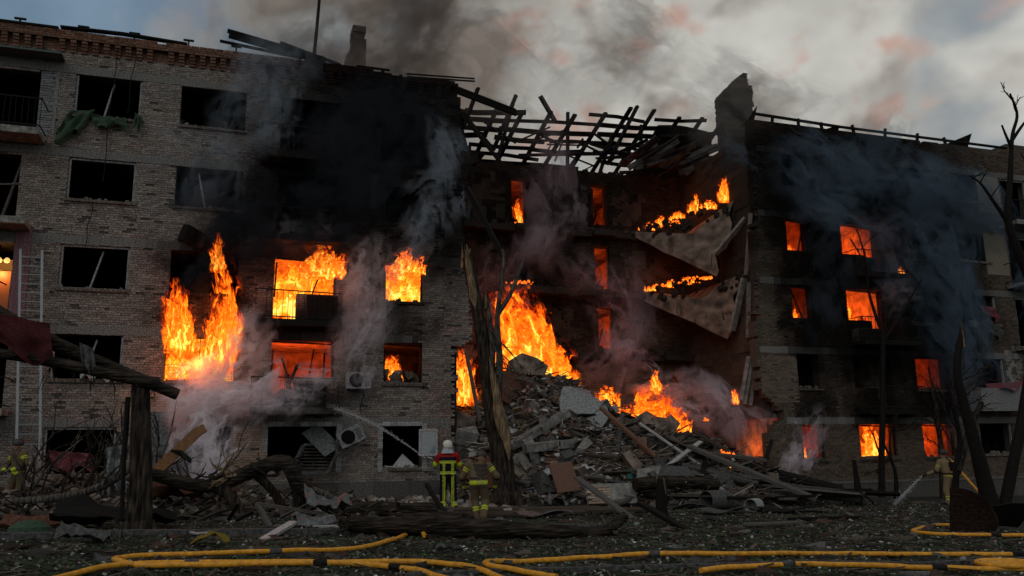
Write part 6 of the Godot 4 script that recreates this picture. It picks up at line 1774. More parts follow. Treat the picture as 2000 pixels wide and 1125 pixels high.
# ---- figures: tapered capsules joined by a smooth minimum and meshed as surface nets
func nets(bones: Array, cell: float, k: float, paint: Callable) -> Geo:
	# bones: [a, b, ra, rb, tag]
	var lo := Vector3(1e9, 1e9, 1e9)
	var hi := -lo
	for b in bones:
		var r: float = maxf(b[2], b[3]) + cell * 3.0
		lo = lo.min(b[0] - Vector3.ONE * r).min(b[1] - Vector3.ONE * r)
		hi = hi.max(b[0] + Vector3.ONE * r).max(b[1] + Vector3.ONE * r)
	var nx := int((hi.x - lo.x) / cell) + 2
	var ny := int((hi.y - lo.y) / cell) + 2
	var nzz := int((hi.z - lo.z) / cell) + 2
	var f := PackedFloat32Array()
	f.resize(nx * ny * nzz)
	for b in bones:
		var a: Vector3 = b[0]
		var d: Vector3 = b[1] - a
		var l2 := maxf(d.length_squared(), 1e-8)
		var ra: float = b[2]
		var rb: float = b[3]
		var m: float = maxf(ra, rb) + 3.0 / k + cell
		var p0 := (a.min(b[1]) - Vector3.ONE * m - lo) / cell
		var p1 := (a.max(b[1]) + Vector3.ONE * m - lo) / cell
		for z in range(maxi(0, int(p0.z)), mini(nzz, int(p1.z) + 1)):
			for y in range(maxi(0, int(p0.y)), mini(ny, int(p1.y) + 1)):
				for x in range(maxi(0, int(p0.x)), mini(nx, int(p1.x) + 1)):
					var q := lo + Vector3(x, y, z) * cell - a
					var t := clampf(q.dot(d) / l2, 0.0, 1.0)
					var dist := (q - d * t).length() - lerpf(ra, rb, t)
					f[(z * ny + y) * nx + x] += exp(-minf(dist, 1.0) * k)
	# surface where the sum reaches 1
	var vi := {}
	var pts := PackedVector3Array()
	var nrm := PackedVector3Array()
	var sy := nx
	var sz := nx * ny
	var offs := [0, 1, sy, sy + 1, sz, sz + 1, sz + sy, sz + sy + 1]
	var edges := [[0, 1], [2, 3], [4, 5], [6, 7], [0, 2], [1, 3], [4, 6], [5, 7], [0, 4], [1, 5], [2, 6], [3, 7]]
	for z in nzz - 1:
		for y in ny - 1:
			for x in nx - 1:
				var at := z * sz + y * sy + x
				var mask := 0
				for c in 8:
					if f[at + offs[c]] >= 1.0: mask |= 1 << c
				if mask == 0 or mask == 255: continue
				var s := Vector3.ZERO
				var n := 0
				for e in edges:
					var i0: int = e[0]
					var i1: int = e[1]
					if ((mask >> i0) & 1) == ((mask >> i1) & 1): continue
					var v0 := log(maxf(f[at + offs[i0]], 1e-9))
					var v1 := log(maxf(f[at + offs[i1]], 1e-9))
					var t := v0 / (v0 - v1)
					s += Vector3(i0 & 1, (i0 >> 1) & 1, i0 >> 2).lerp(Vector3(i1 & 1, (i1 >> 1) & 1, i1 >> 2), t)
					n += 1
				var g := Vector3(log(maxf(f[at + 1], 1e-9)) - log(maxf(f[at], 1e-9)) + log(maxf(f[at + 7 - 7 + sy + sz + 1], 1e-9)) - log(maxf(f[at + sy + sz], 1e-9)), log(maxf(f[at + sy], 1e-9)) - log(maxf(f[at], 1e-9)) + log(maxf(f[at + sy + sz + 1], 1e-9)) - log(maxf(f[at + sz + 1], 1e-9)), log(maxf(f[at + sz], 1e-9)) - log(maxf(f[at], 1e-9)) + log(maxf(f[at + sy + sz + 1], 1e-9)) - log(maxf(f[at + sy + 1], 1e-9)))
				vi[at] = pts.size()
				pts.append(lo + (Vector3(x, y, z) + s / n) * cell)
				nrm.append(-g.normalized())
	var cols := PackedColorArray()
	for p in pts:
		var best := 1e9
		var bt := 0.0
		var tg := ""
		for b in bones:
			var d: Vector3 = b[1] - b[0]
			var t := clampf((p - b[0]).dot(d) / maxf(d.length_squared(), 1e-8), 0.0, 1.0)
			var dist: float = (p - b[0] - d * t).length() - lerpf(b[2], b[3], t)
			if dist < best: best = dist; bt = t; tg = b[4]
		cols.append(paint.call(p, tg, bt))
	var g2 := Geo.new()
	for z in range(1, nzz - 1):
		for y in range(1, ny - 1):
			for x in range(1, nx - 1):
				var at := z * sz + y * sy + x
				var ins := f[at] >= 1.0
				for ax in 3:
					var st: int = [1, sy, sz][ax]
					if (f[at + st] >= 1.0) == ins: continue
					var u: int = [sy, sz, 1][ax]
					var w: int = [sz, 1, sy][ax]
					var q := [vi[at - u - w], vi[at - w], vi[at], vi[at - u]]
					if ins: q.reverse()
					for t in [[0, 1, 2], [0, 2, 3]]:
						for e in t:
							var id: int = q[e]
							g2.v.append(pts[id]); g2.n.append(nrm[id]); g2.uv.append(Vector2.ZERO); g2.c.append(cols[id])
	return g2

var hand_meshes := {}

func hand(side: float) -> ArrayMesh:     # gloved hand, wrist at the origin, fingers along -z curled round a bar, palm down
	if hand_meshes.has(side): return hand_meshes[side]
	var b := [[Vector3(0, 0, 0.02), Vector3(0, 0, -0.03), 0.032, 0.034, "g"], [Vector3(-0.022, 0, -0.02), Vector3(-0.03, 0, -0.085), 0.02, 0.018, "g"], [Vector3(0.02, 0, -0.02), Vector3(0.028, 0, -0.08), 0.02, 0.017, "g"], [Vector3(0, 0.002, -0.03), Vector3(0, 0, -0.085), 0.021, 0.018, "g"]]
	var ls := [0.040, 0.046, 0.042, 0.033]
	for i in 4:
		var x := (-0.036 + i * 0.0235) * side
		var p := Vector3(x, 0.0, -0.086 + absf(i - 1.4) * 0.004)
		var l: float = ls[i]
		var p1 := p + Vector3(0, -0.35, -0.94) * l
		var p2 := p1 + Vector3(0, -0.95, -0.25) * l * 0.75
		var p3 := p2 + Vector3(0, -0.65, 0.75) * l * 0.55
		b.append_array([[p, p1, 0.0115, 0.0105, "g"], [p1, p2, 0.0105, 0.0098, "g"], [p2, p3, 0.0098, 0.0085, "g"]])
	var t0 := Vector3(-0.036, -0.006, -0.02) * Vector3(side, 1, 1)
	var t1 := t0 + Vector3(-0.024 * side, -0.018, -0.030)
	var t2 := t1 + Vector3(0.002 * side, -0.030, -0.022)
	b.append_array([[t0, t1, 0.0155, 0.0125, "g"], [t1, t2, 0.0125, 0.0105, "g"]])
	hand_meshes[side] = nets(b, 0.0055, 320.0, func(_p, _t, _s): return Color(0.03, 0.028, 0.027)).mesh()
	return hand_meshes[side]

func put_hand(t: Node3D, wrist: Vector3, towards: Vector3, side: float, up := Vector3.UP) -> void:
	var o := obj("gloved_hand", hand(side), M.tinted, t)
	o.transform = Transform3D(Basis.looking_at(towards.normalized(), up), wrist)

func head_bones(c: Vector3, f: Basis) -> Array:     # skull, jaw, nose, brow, ears; c is the middle of the head, f looks along -z
	var q := func(x: float, y: float, z: float) -> Vector3: return c + f * Vector3(x, y, z)
	return [[q.call(0, 0.035, 0.018), q.call(0, 0.02, -0.012), 0.088, 0.084, "skin"], [q.call(0, -0.03, -0.02), q.call(0, -0.075, -0.055), 0.066, 0.034, "skin"],
		[q.call(0, 0.0, -0.098), q.call(0, -0.028, -0.115), 0.010, 0.014, "skin"], [q.call(-0.03, 0.022, -0.086), q.call(0.03, 0.022, -0.086), 0.012, 0.012, "skin"], [q.call(-0.018, -0.055, -0.09), q.call(0.018, -0.055, -0.09), 0.008, 0.008, "lip"],
		[q.call(-0.032, 0.004, -0.080), q.call(-0.032, 0.004, -0.083), 0.010, 0.010, "eye"], [q.call(0.032, 0.004, -0.080), q.call(0.032, 0.004, -0.083), 0.010, 0.010, "eye"],
		[q.call(-0.088, 0.0, 0.01), q.call(-0.092, -0.02, 0.012), 0.014, 0.010, "skin"], [q.call(0.088, 0.0, 0.01), q.call(0.092, -0.02, 0.012), 0.014, 0.010, "skin"]]

func helmet(t: Node3D, c: Vector3, f: Basis, m: Material, brim := true) -> void:
	var g := Geo.new()
	g.lathe(c + f * Vector3(0, 0.03, 0.01), [Vector2(0.118, -0.035), Vector2(0.128, 0.0), Vector2(0.124, 0.05), Vector2(0.106, 0.095), Vector2(0.07, 0.125), Vector2(0.03, 0.137), Vector2(0.0, 0.139)], 20, f * Basis.from_scale(Vector3(1.0, 1.0, 1.17)))
	obj("helmet", g, m, t)
	if brim:
		g = Geo.new()
		g.lathe(c + f * Vector3(0, -0.005, 0.0), [Vector2(0.12, 0.0), Vector2(0.142, -0.012), Vector2(0.12, -0.02)], 20, f * Basis.from_scale(Vector3(1.0, 1.0, 1.2)))
		obj("helmet_brim", g, m, t)
		g = Geo.new()
		g.beam(c + f * Vector3(0, 0.02, 0.135), c + f * Vector3(0, 0.168, 0.02), 0.022, 0.02); g.beam(c + f * Vector3(0, 0.168, 0.02), c + f * Vector3(0, 0.05, -0.13), 0.022, 0.02)
		obj("helmet_crest", g, m, t)

func figure(t: Node3D, j: Dictionary, bulk: float, paint: Callable) -> void:
	var hip: Vector3 = j.hip
	var chest: Vector3 = j.chest
	var up := (chest - hip).normalized()
	var right: Vector3 = (j.shr - j.shl).normalized()
	var hr: Vector3 = (j.hr - j.hl).normalized()
	var b := []
	for s in [-1.0, 1.0]:
		var l: bool = s < 0
		var sh: Vector3 = j.shl if l else j.shr
		var el: Vector3 = j.ell if l else j.elr
		var wr: Vector3 = j.wrl if l else j.wrr
		var h: Vector3 = j.hl if l else j.hr
		var kn: Vector3 = j.knl if l else j.knr
		var an: Vector3 = j.anl if l else j.anr
		var toe: Vector3 = j.tol if l else j.tor
		b.append_array([[sh, el, 0.085 * bulk, 0.067 * bulk, "arm"], [el, wr, 0.066 * bulk, 0.05 * bulk, "forearm"],
			[h, kn, 0.112 * bulk, 0.084 * bulk, "thigh"], [kn, an, 0.082 * bulk, 0.075 * bulk, "shin"],
			[an + Vector3(0, -0.02, 0), an + (toe - an) * 0.15 + Vector3(0, -0.05, 0), 0.062, 0.055, "boot"], [an + Vector3(0, -0.05, 0), toe, 0.052, 0.045, "boot"],
			[hip + hr * s * 0.085, hip + hr * s * 0.09 + up * 0.18, 0.115 * bulk, 0.105 * bulk, "waist"], [hip + hr * s * 0.08 + up * 0.16, chest + right * s * 0.10, 0.115 * bulk, 0.118 * bulk, "torso"],
			[chest + right * s * 0.09, sh, 0.105 * bulk, 0.08 * bulk, "shoulder"]])
	b.append([hip + up * 0.1, chest + up * 0.04, 0.115 * bulk, 0.115 * bulk, "torso"])
	b.append([chest + up * 0.08, j.head - Vector3(0, 0.06, 0), 0.075, 0.062, "neck"])
	var g := nets(b, 0.017, 60.0, paint)
	var fb: Basis = j.look
	var hg := nets(head_bones(j.head, fb), 0.0075, 130.0, paint)
	for i in hg.v.size():
		g.v.append(hg.v[i]); g.n.append(hg.n[i]); g.uv.append(Vector2.ZERO); g.c.append(hg.c[i])
	obj("body", g, M.tinted, t)

func people() -> void:
	var white_hat := mat("white_helmet", lin(0.52, 0.54, 0.44), 0.35)
	var dark_hat := mat("dark_helmet", lin(0.012, 0.012, 0.014), 0.5)
	var lime := Color(0.42, 0.50, 0.03)
	var navy := Color(0.010, 0.011, 0.018)
	var red := Color(0.26, 0.012, 0.012)
	var skin := Color(0.32, 0.19, 0.13)
	# 1: white helmet, red shoulders, playing the jet towards the window, seen from behind
	var t := thing("person", "firefighter with a white helmet and red-shouldered jacket aiming a jet, seen from behind", "person", Vector3(5.50, -0.02, 6.34), -0.16)
	var p1 := func(p: Vector3, tg: String, s: float) -> Color:
		if tg == "skin": return skin
		if tg == "lip": return Color(0.25, 0.1, 0.08)
		if tg == "eye": return Color(0.05, 0.04, 0.04)
		if tg == "boot": return Color(0.008, 0.008, 0.008)
		if tg == "shin" and s > 0.62 and s < 0.9: return Color(0.33, 0.36, 0.12) if s > 0.70 and s < 0.82 else lime
		if tg in ["thigh", "shin"]:
			var ax := absf(p.x) - 0.115
			return lime if p.z > 0.02 and absf(ax) < 0.034 and absf(ax) > 0.010 else navy
		if tg == "forearm": return lime if s > 0.02 and s < 0.22 else (red if s < 0.02 else navy)
		if tg == "arm": return red if s < 0.72 else lime
		if p.y > 1.40: return red
		if p.y > 1.24 and p.y < 1.30: return lime if absf(p.y - 1.27) > 0.010 else Color(0.2, 0.22, 0.1)
		if p.y > 0.965 and p.y < 1.035: return lime if absf(p.y - 1.0) > 0.010 else Color(0.2, 0.22, 0.1)
		if p.z > 0.03 and p.y < 1.27 and p.y > 0.95:
			var ax := absf(p.x) - 0.115
			if absf(ax) < 0.032 and absf(ax) > 0.010: return lime
		return navy
	figure(t, {"hip": Vector3(0, 0.93, 0), "chest": Vector3(-0.01, 1.33, -0.02), "head": Vector3(-0.015, 1.655, -0.05), "look": Basis(Vector3.UP, 0.35), "shl": Vector3(-0.205, 1.42, -0.03), "shr": Vector3(0.195, 1.43, -0.01), "ell": Vector3(-0.31, 1.22, -0.14), "elr": Vector3(0.30, 1.21, -0.10), "wrl": Vector3(-0.27, 1.33, -0.40), "wrr": Vector3(0.08, 1.22, -0.34),
		"hl": Vector3(-0.1, 0.90, 0), "hr": Vector3(0.1, 0.90, 0), "knl": Vector3(-0.13, 0.50, -0.03), "knr": Vector3(0.14, 0.50, -0.02), "anl": Vector3(-0.13, 0.12, 0.02), "anr": Vector3(0.17, 0.12, 0.01), "tol": Vector3(-0.16, 0.045, -0.19), "tor": Vector3(0.21, 0.045, -0.19)}, 1.02, p1)
	helmet(t, Vector3(-0.015, 1.665, -0.05), Basis(Vector3.UP, 0.35), white_hat)
	var g := Geo.new()
	g.sheet(func(u, v): return Vector3(-0.015 + (u - 0.5) * lerpf(0.2, 0.32, v), 1.66 - v * 0.17, 0.075 - 0.35 * (u - 0.5) * (u - 0.5) + 0.05 * v + 0.012 * sin(u * 16.0)), 10, 5, 0.008)
	obj("neck_cloth", g, M.cloth_white, t)
	g = Geo.new()
	g.box(Vector3(-0.14, 1.655, -0.04), Vector3(-0.125, 1.71, 0.02))
	obj("helmet_badge", g, M.black_iron, t)
	put_hand(t, Vector3(-0.28, 1.34, -0.43), Vector3(-0.5, 0.3, -0.8), -1.0)
	put_hand(t, Vector3(0.06, 1.23, -0.37), Vector3(-0.8, 0.25, -0.6), 1.0)
	var nz_t := thing("hose_nozzle", "grey hose nozzle in the white-helmeted firefighter's hands", "nozzle", Vector3(5.50, -0.02, 6.34), -0.16)
	g = Geo.new()
	g.tube(PackedVector3Array([Vector3(0.35, 1.0, -0.1), Vector3(0.16, 1.13, -0.40), Vector3(-0.05, 1.22, -0.46), Vector3(-0.34, 1.33, -0.52)]), PackedFloat32Array([0.036, 0.036, 0.034, 0.03]), 10)
	obj("barrel", g, M.grey_board, nz_t)
	g = Geo.new()
	g.tube(PackedVector3Array([Vector3(-0.33, 1.327, -0.52), Vector3(-0.44, 1.37, -0.545), Vector3(-0.50, 1.39, -0.555)]), PackedFloat32Array([0.034, 0.04, 0.032]), 12)
	obj("tip", g, M.aluminium, nz_t)
	# the jet itself: an arching stream breaking up into drops
	var jet := thing("water_jet", "thin pale jet of water arching from the nozzle up into the smoky balcony", "water")
	var a := Vector3(5.0, 1.37, 5.8)
	var b := Vector3(2.95, 3.05, 0.3)
	var pp := PackedVector3Array()
	var rr := PackedFloat32Array()
	var drops := Geo.new()
	for i in 41:
		var s := i / 40.0
		var p := a.lerp(b, s) + Vector3(0, 0.2 * sin(PI * s), 0)
		pp.append(p); rr.append(0.012 + 0.024 * s + 0.010 * nz.get_noise_1d(i * 3.0))
		for k in int(8 + s * 34):
			drops.rock(p + Vector3(rng.randfn(), rng.randfn(), rng.randfn()) * (0.012 + 0.06 * s), Vector3.ONE * rng.randf_range(0.008, 0.022), rng)
	g = Geo.new()
	g.tube(pp, rr, 8, 0.25)
	obj("stream", g, M.water_jet, jet)
	tag(obj("drops", drops, M.cloth_white, jet), "", "", "", "stuff")
	# 2: dark helmet, khaki suit, walking away with a bent back
	var khaki := Color(0.105, 0.080, 0.048)
	var p2 := func(p: Vector3, tg: String, s: float) -> Color:
		if tg == "skin": return skin
		if tg == "lip": return Color(0.25, 0.1, 0.08)
		if tg == "eye": return Color(0.05, 0.04, 0.04)
		if tg == "boot": return Color(0.012, 0.011, 0.010)
		if tg == "shin" and s > 0.42 and s < 0.66: return Color(0.12, 0.10, 0.05) if s > 0.51 and s < 0.57 else lime
		if tg == "arm" and s > 0.25 and s < 0.5: return lime if absf(s - 0.375) > 0.04 else khaki
		if tg == "forearm" and s < 0.25: return Color(0.02, 0.02, 0.022)
		if tg == "forearm" and s > 0.78: return lime
		if tg in ["waist", "torso"] and p.y > 0.865 and p.y < 0.955: return lime
		if tg in ["waist", "torso"] and p.y > 0.98 and p.y < 1.03: return Color(0.02, 0.018, 0.016)
		return khaki * (0.8 if tg == "thigh" else 1.0)
	t = thing("person", "firefighter in a khaki suit and dark helmet stepping over planks, seen from behind", "person", Vector3(5.58, -0.12, 8.9), -0.18)
	figure(t, {"hip": Vector3(0, 0.90, 0.03), "chest": Vector3(0.04, 1.21, -0.18), "head": Vector3(0.11, 1.46, -0.38), "look": Basis(Vector3.UP, -0.2) * Basis(Vector3.RIGHT, -0.4), "shl": Vector3(-0.20, 1.30, -0.20), "shr": Vector3(0.28, 1.27, -0.22), "ell": Vector3(-0.36, 1.03, -0.22), "elr": Vector3(0.45, 1.04, -0.12), "wrl": Vector3(-0.30, 0.80, -0.36), "wrr": Vector3(0.42, 0.80, -0.30),
		"hl": Vector3(-0.1, 0.9, 0.0), "hr": Vector3(0.1, 0.9, 0.0), "knl": Vector3(-0.07, 0.52, -0.10), "knr": Vector3(0.17, 0.50, -0.06), "anl": Vector3(-0.03, 0.13, 0.0), "anr": Vector3(0.09, 0.16, 0.22), "tol": Vector3(-0.05, 0.05, -0.2), "tor": Vector3(0.10, 0.05, 0.02)}, 1.06, p2)
	helmet(t, Vector3(0.11, 1.475, -0.38), Basis(Vector3.UP, -0.2) * Basis(Vector3.RIGHT, -0.4), dark_hat, false)
	put_hand(t, Vector3(-0.29, 0.78, -0.38), Vector3(0.1, -0.8, -0.4), -1.0, Vector3(-1, 0, 0))
	put_hand(t, Vector3(0.42, 0.78, -0.32), Vector3(-0.1, -0.8, -0.4), 1.0, Vector3(1, 0, 0))
	g = Geo.new()
	g.sheet(func(u, v): return Vector3(0.05 + (u - 0.5) * 0.33, 1.33 - v * 0.36, -0.02 + v * 0.15 - 0.45 * (u - 0.5) * (u - 0.5) + 0.014 * sin(v * 22.0)), 8, 12, 0.03)
	obj("back_vest", g, mat("vest_brown", lin(0.045, 0.037, 0.028), 0.9), t)
	g = Geo.new()
	for i in 12: g.beam(Vector3(0.04 + 0.045 * cos(i * TAU / 12), 0.93 + 0.04 * sin(i * TAU / 12), 0.185), Vector3(0.04 + 0.045 * cos((i + 1) * TAU / 12), 0.93 + 0.04 * sin((i + 1) * TAU / 12), 0.185), 0.012, 0.012)
	obj("belt_carabiner", g, M.white_paint, t)
	# 3: right-hand firefighter with the hose on his shoulder
	var p3 := func(p: Vector3, tg: String, s: float) -> Color:
		if tg == "skin": return skin
		if tg == "lip": return Color(0.25, 0.1, 0.08)
		if tg == "eye": return Color(0.05, 0.04, 0.04)
		if tg == "boot": return Color(0.012, 0.011, 0.010)
		if tg == "shin" and s > 0.5 and s < 0.8: return Color(0.12, 0.10, 0.05) if s > 0.61 and s < 0.68 else Color(0.45, 0.50, 0.08)
		if tg == "arm" and s > 0.45 and s < 0.65: return Color(0.3, 0.3, 0.08)
		if tg == "forearm" and s < 0.3: return Color(0.02, 0.02, 0.022)
		if tg in ["waist", "torso"] and p.y > 0.90 and p.y < 0.98: return Color(0.35, 0.42, 0.05)
		if tg in ["waist", "torso"] and p.y > 0.99 and p.y < 1.04: return Color(0.02, 0.018, 0.016)
		if tg in ["torso", "shoulder"] and p.x > 0.02: return Color(0.03, 0.028, 0.025)
		return Color(0.20, 0.155, 0.09)
	t = thing("person", "lone firefighter at the right playing water on the ground, hose over the shoulder", "person", Vector3(22.49, -0.44, 5.88), 0.25)
	figure(t, {"hip": Vector3(0, 0.94, 0), "chest": Vector3(-0.03, 1.33, -0.07), "head": Vector3(-0.03, 1.64, -0.12), "look": Basis(Vector3.UP, 0.3), "shl": Vector3(-0.21, 1.40, -0.13), "shr": Vector3(0.17, 1.43, -0.03), "ell": Vector3(-0.34, 1.14, -0.2), "elr": Vector3(0.2, 1.14, -0.16), "wrl": Vector3(-0.48, 1.02, -0.42), "wrr": Vector3(-0.12, 1.06, -0.38),
		"hl": Vector3(-0.1, 0.91, 0), "hr": Vector3(0.1, 0.91, 0), "knl": Vector3(-0.16, 0.5, -0.05), "knr": Vector3(0.21, 0.5, -0.03), "anl": Vector3(-0.17, 0.12, 0.02), "anr": Vector3(0.29, 0.12, 0.05), "tol": Vector3(-0.2, 0.045, -0.19), "tor": Vector3(0.34, 0.045, -0.16)}, 1.05, p3)
	helmet(t, Vector3(-0.03, 1.65, -0.12), Basis(Vector3.UP, 0.3), dark_hat, false)
	put_hand(t, Vector3(-0.5, 1.01, -0.45), Vector3(-0.6, -0.2, -0.6), -1.0)
	put_hand(t, Vector3(-0.14, 1.05, -0.41), Vector3(-0.8, -0.1, -0.5), 1.0)
	g = Geo.new()
	g.box(Vector3(-0.05, 1.04, 0.07), Vector3(0.14, 1.40, 0.20))
	obj("back_pack", g, M.black_iron, t)
	g = Geo.new()
	g.beam(Vector3(-0.12, 1.06, 0.15), Vector3(0.12, 1.12, 0.16), 0.04, 0.05)
	obj("yellow_strap", g, mat("strap", lin(0.30, 0.20, 0.05), 0.8), t)
	nz_t = thing("hose_nozzle", "hose nozzle pointed at the ground by the lone right-hand firefighter", "nozzle", Vector3(22.49, -0.44, 5.88), 0.25)
	g = Geo.new()
	g.tube(PackedVector3Array([Vector3(0.2, 1.36, 0.0), Vector3(0.05, 1.12, -0.34), Vector3(-0.3, 1.02, -0.46), Vector3(-0.62, 0.96, -0.52)]), PackedFloat32Array([0.04, 0.036, 0.034, 0.03]), 10)
	obj("barrel", g, M.black_iron, nz_t)
	jet = thing("water_jet", "short pale jet from the right-hand firefighter striking the sheet on the ground", "water")
	a = Vector3(21.75, 0.52, 5.5)
	b = Vector3(20.4, -0.35, 5.6)
	pp = PackedVector3Array()
	rr = PackedFloat32Array()
	drops = Geo.new()
	for i in 21:
		var s := i / 20.0
		var p := a.lerp(b, s)
		pp.append(p); rr.append(0.02 + 0.05 * s)
		for k in int(3 + s * 14): drops.rock(p + Vector3(rng.randfn(), rng.randfn(), rng.randfn()) * (0.02 + 0.07 * s), Vector3.ONE * rng.randf_range(0.01, 0.03), rng)
	g = Geo.new()
	g.tube(pp, rr, 8, 0.25)
	obj("stream", g, M.water_jet, jet)
	tag(obj("drops", drops, M.cloth_white, jet), "", "", "", "stuff")
	# 4: half hidden at the left edge, facing right
	t = thing("person", "firefighter half hidden by branches at the left edge, dark helmet, yellow-green waist band", "person", Vector3(-5.24, 0.22, 2.2), PI - 0.75)
	figure(t, {"hip": Vector3(0, 0.93, 0), "chest": Vector3(0, 1.32, -0.06), "head": Vector3(0.0, 1.63, -0.12), "look": Basis(Vector3.UP, 0.1), "shl": Vector3(-0.21, 1.41, -0.06), "shr": Vector3(0.21, 1.41, -0.06), "ell": Vector3(-0.34, 1.14, -0.1), "elr": Vector3(0.33, 1.14, -0.12), "wrl": Vector3(-0.2, 1.0, -0.34), "wrr": Vector3(0.14, 0.98, -0.36),
		"hl": Vector3(-0.1, 0.9, 0), "hr": Vector3(0.1, 0.9, 0), "knl": Vector3(-0.14, 0.5, -0.06), "knr": Vector3(0.15, 0.5, -0.1), "anl": Vector3(-0.15, 0.12, 0.02), "anr": Vector3(0.17, 0.12, 0.0), "tol": Vector3(-0.18, 0.045, -0.19), "tor": Vector3(0.2, 0.045, -0.2)}, 1.05, p2)
	helmet(t, Vector3(0.0, 1.645, -0.12), Basis(Vector3.UP, 0.1), dark_hat, false)
	put_hand(t, Vector3(-0.18, 0.99, -0.36), Vector3(0.5, -0.2, -0.6), -1.0)
	put_hand(t, Vector3(0.12, 0.97, -0.38), Vector3(-0.5, -0.2, -0.6), 1.0)

# a fire: many torn, curved tongues at different depths and turns, one mesh per texture variant joined into one object
func fire(label: String, base: Vector3, w: float, h: float, n: int, depth := 0.5, lean := Vector3.ZERO, wall := false, taper := 0.75, group := "flames of the burning block", floor_fn: Variant = null) -> void:
	var t := thing("flame", label, "fire", base, 0.0, group)
	var by := [Geo.new(), Geo.new(), Geo.new(), Geo.new(), Geo.new()]
	for i in n:
		var k := 3 + rng.randi() % 2 if wall and rng.randf() < 0.6 else rng.randi() % 3
		var u := (i + 0.5) / n * 2.0 - 1.0 + rng.randf_range(-0.2, 0.2)
		u = clampf(u, -1.0, 1.0)
		var mid := 1.0 - taper * u * u
		var hh := h * mid * rng.randf_range(0.5, 1.05)
		var ww := minf(maxf(w * rng.randf_range(0.5, 0.95), hh * 0.35), hh * 1.0) if not wall else w * rng.randf_range(0.6, 0.9)
		var c := Vector3(u * maxf(w * 0.5 - ww * 0.3, 0.02), rng.randf_range(-0.05, 0.08) * h, rng.randf_range(-0.5, 0.5) * depth)
		if floor_fn != null: c.y = floor_fn.call(base.x + c.x, base.z + c.z) - base.y - 0.1
		var yaw := rng.randf_range(-0.75, 0.75)
		var g: Geo = by[k]
		var flip := rng.randf() < 0.5
		var bow := rng.randf_range(0.15, 0.4) * ww
		var ph := rng.randf() * TAU
		var nu := 4
		var nv := 9
		var grid := []
		for a in nu + 1:
			var row := []
			for b in nv + 1:
				var uu := float(a) / nu
				var vv := float(b) / nv
				var p := Vector3((uu - 0.5) * ww, vv * hh, -bow * pow(uu * 2.0 - 1.0, 2.0)).rotated(Vector3.UP, yaw)
				p += lean * vv * vv * hh + Vector3(sin(vv * 5.0 + ph), 0, cos(vv * 4.0 + ph)) * 0.06 * hh * vv
				row.append(c + p)
			grid.append(row)
		for a in nu:
			for b in nv:
				var q := [[a, b], [a, b + 1], [a + 1, b + 1], [a + 1, b]]
				var ps := []
				var us := []
				for e in q:
					ps.append(grid[e[0]][e[1]])
					us.append(Vector2(1.0 - float(e[0]) / nu if flip else float(e[0]) / nu, 1.0 - float(e[1]) / nv))
				var nn: Vector3 = (ps[2] - ps[0]).cross(ps[1] - ps[0]).normalized()
				g.tri_uv(ps[0], ps[1], ps[2], us[0], us[1], us[2], nn, nn, nn)
				g.tri_uv(ps[0], ps[2], ps[3], us[0], us[2], us[3], nn, nn, nn)
	for k in 5:
		if not by[k].v.is_empty(): tag(obj("flame_tongue", by[k], M["flame_%d" % k], t), "", "", "", "stuff")

func fire_light(at: Vector3, energy: float, size := 0.25, col := Color(1.0, 0.42, 0.10)) -> void:
	var l := OmniLight3D.new()
	l.name = numbered("fire_light")
	l.light_energy = energy; l.light_color = col; l.light_size = size
	l.omni_range = 25.0; l.omni_attenuation = 2.0; l.shadow_enabled = true
	l.position = at
	add_child(l)

func embers(label: String, pts: Array, spread: float, n: int) -> void:
	var g := Geo.new()
	for p in pts:
		for i in n: g.rock(p + Vector3(rng.randfn() * spread, absf(rng.randfn()) * 0.05, rng.randfn() * spread * 0.5), Vector3.ONE * rng.randf_range(0.03, 0.11), rng)
	var o := solo("ember_fire", g, M.ember, label, "embers")
	tag(o, "", "", "", "stuff")

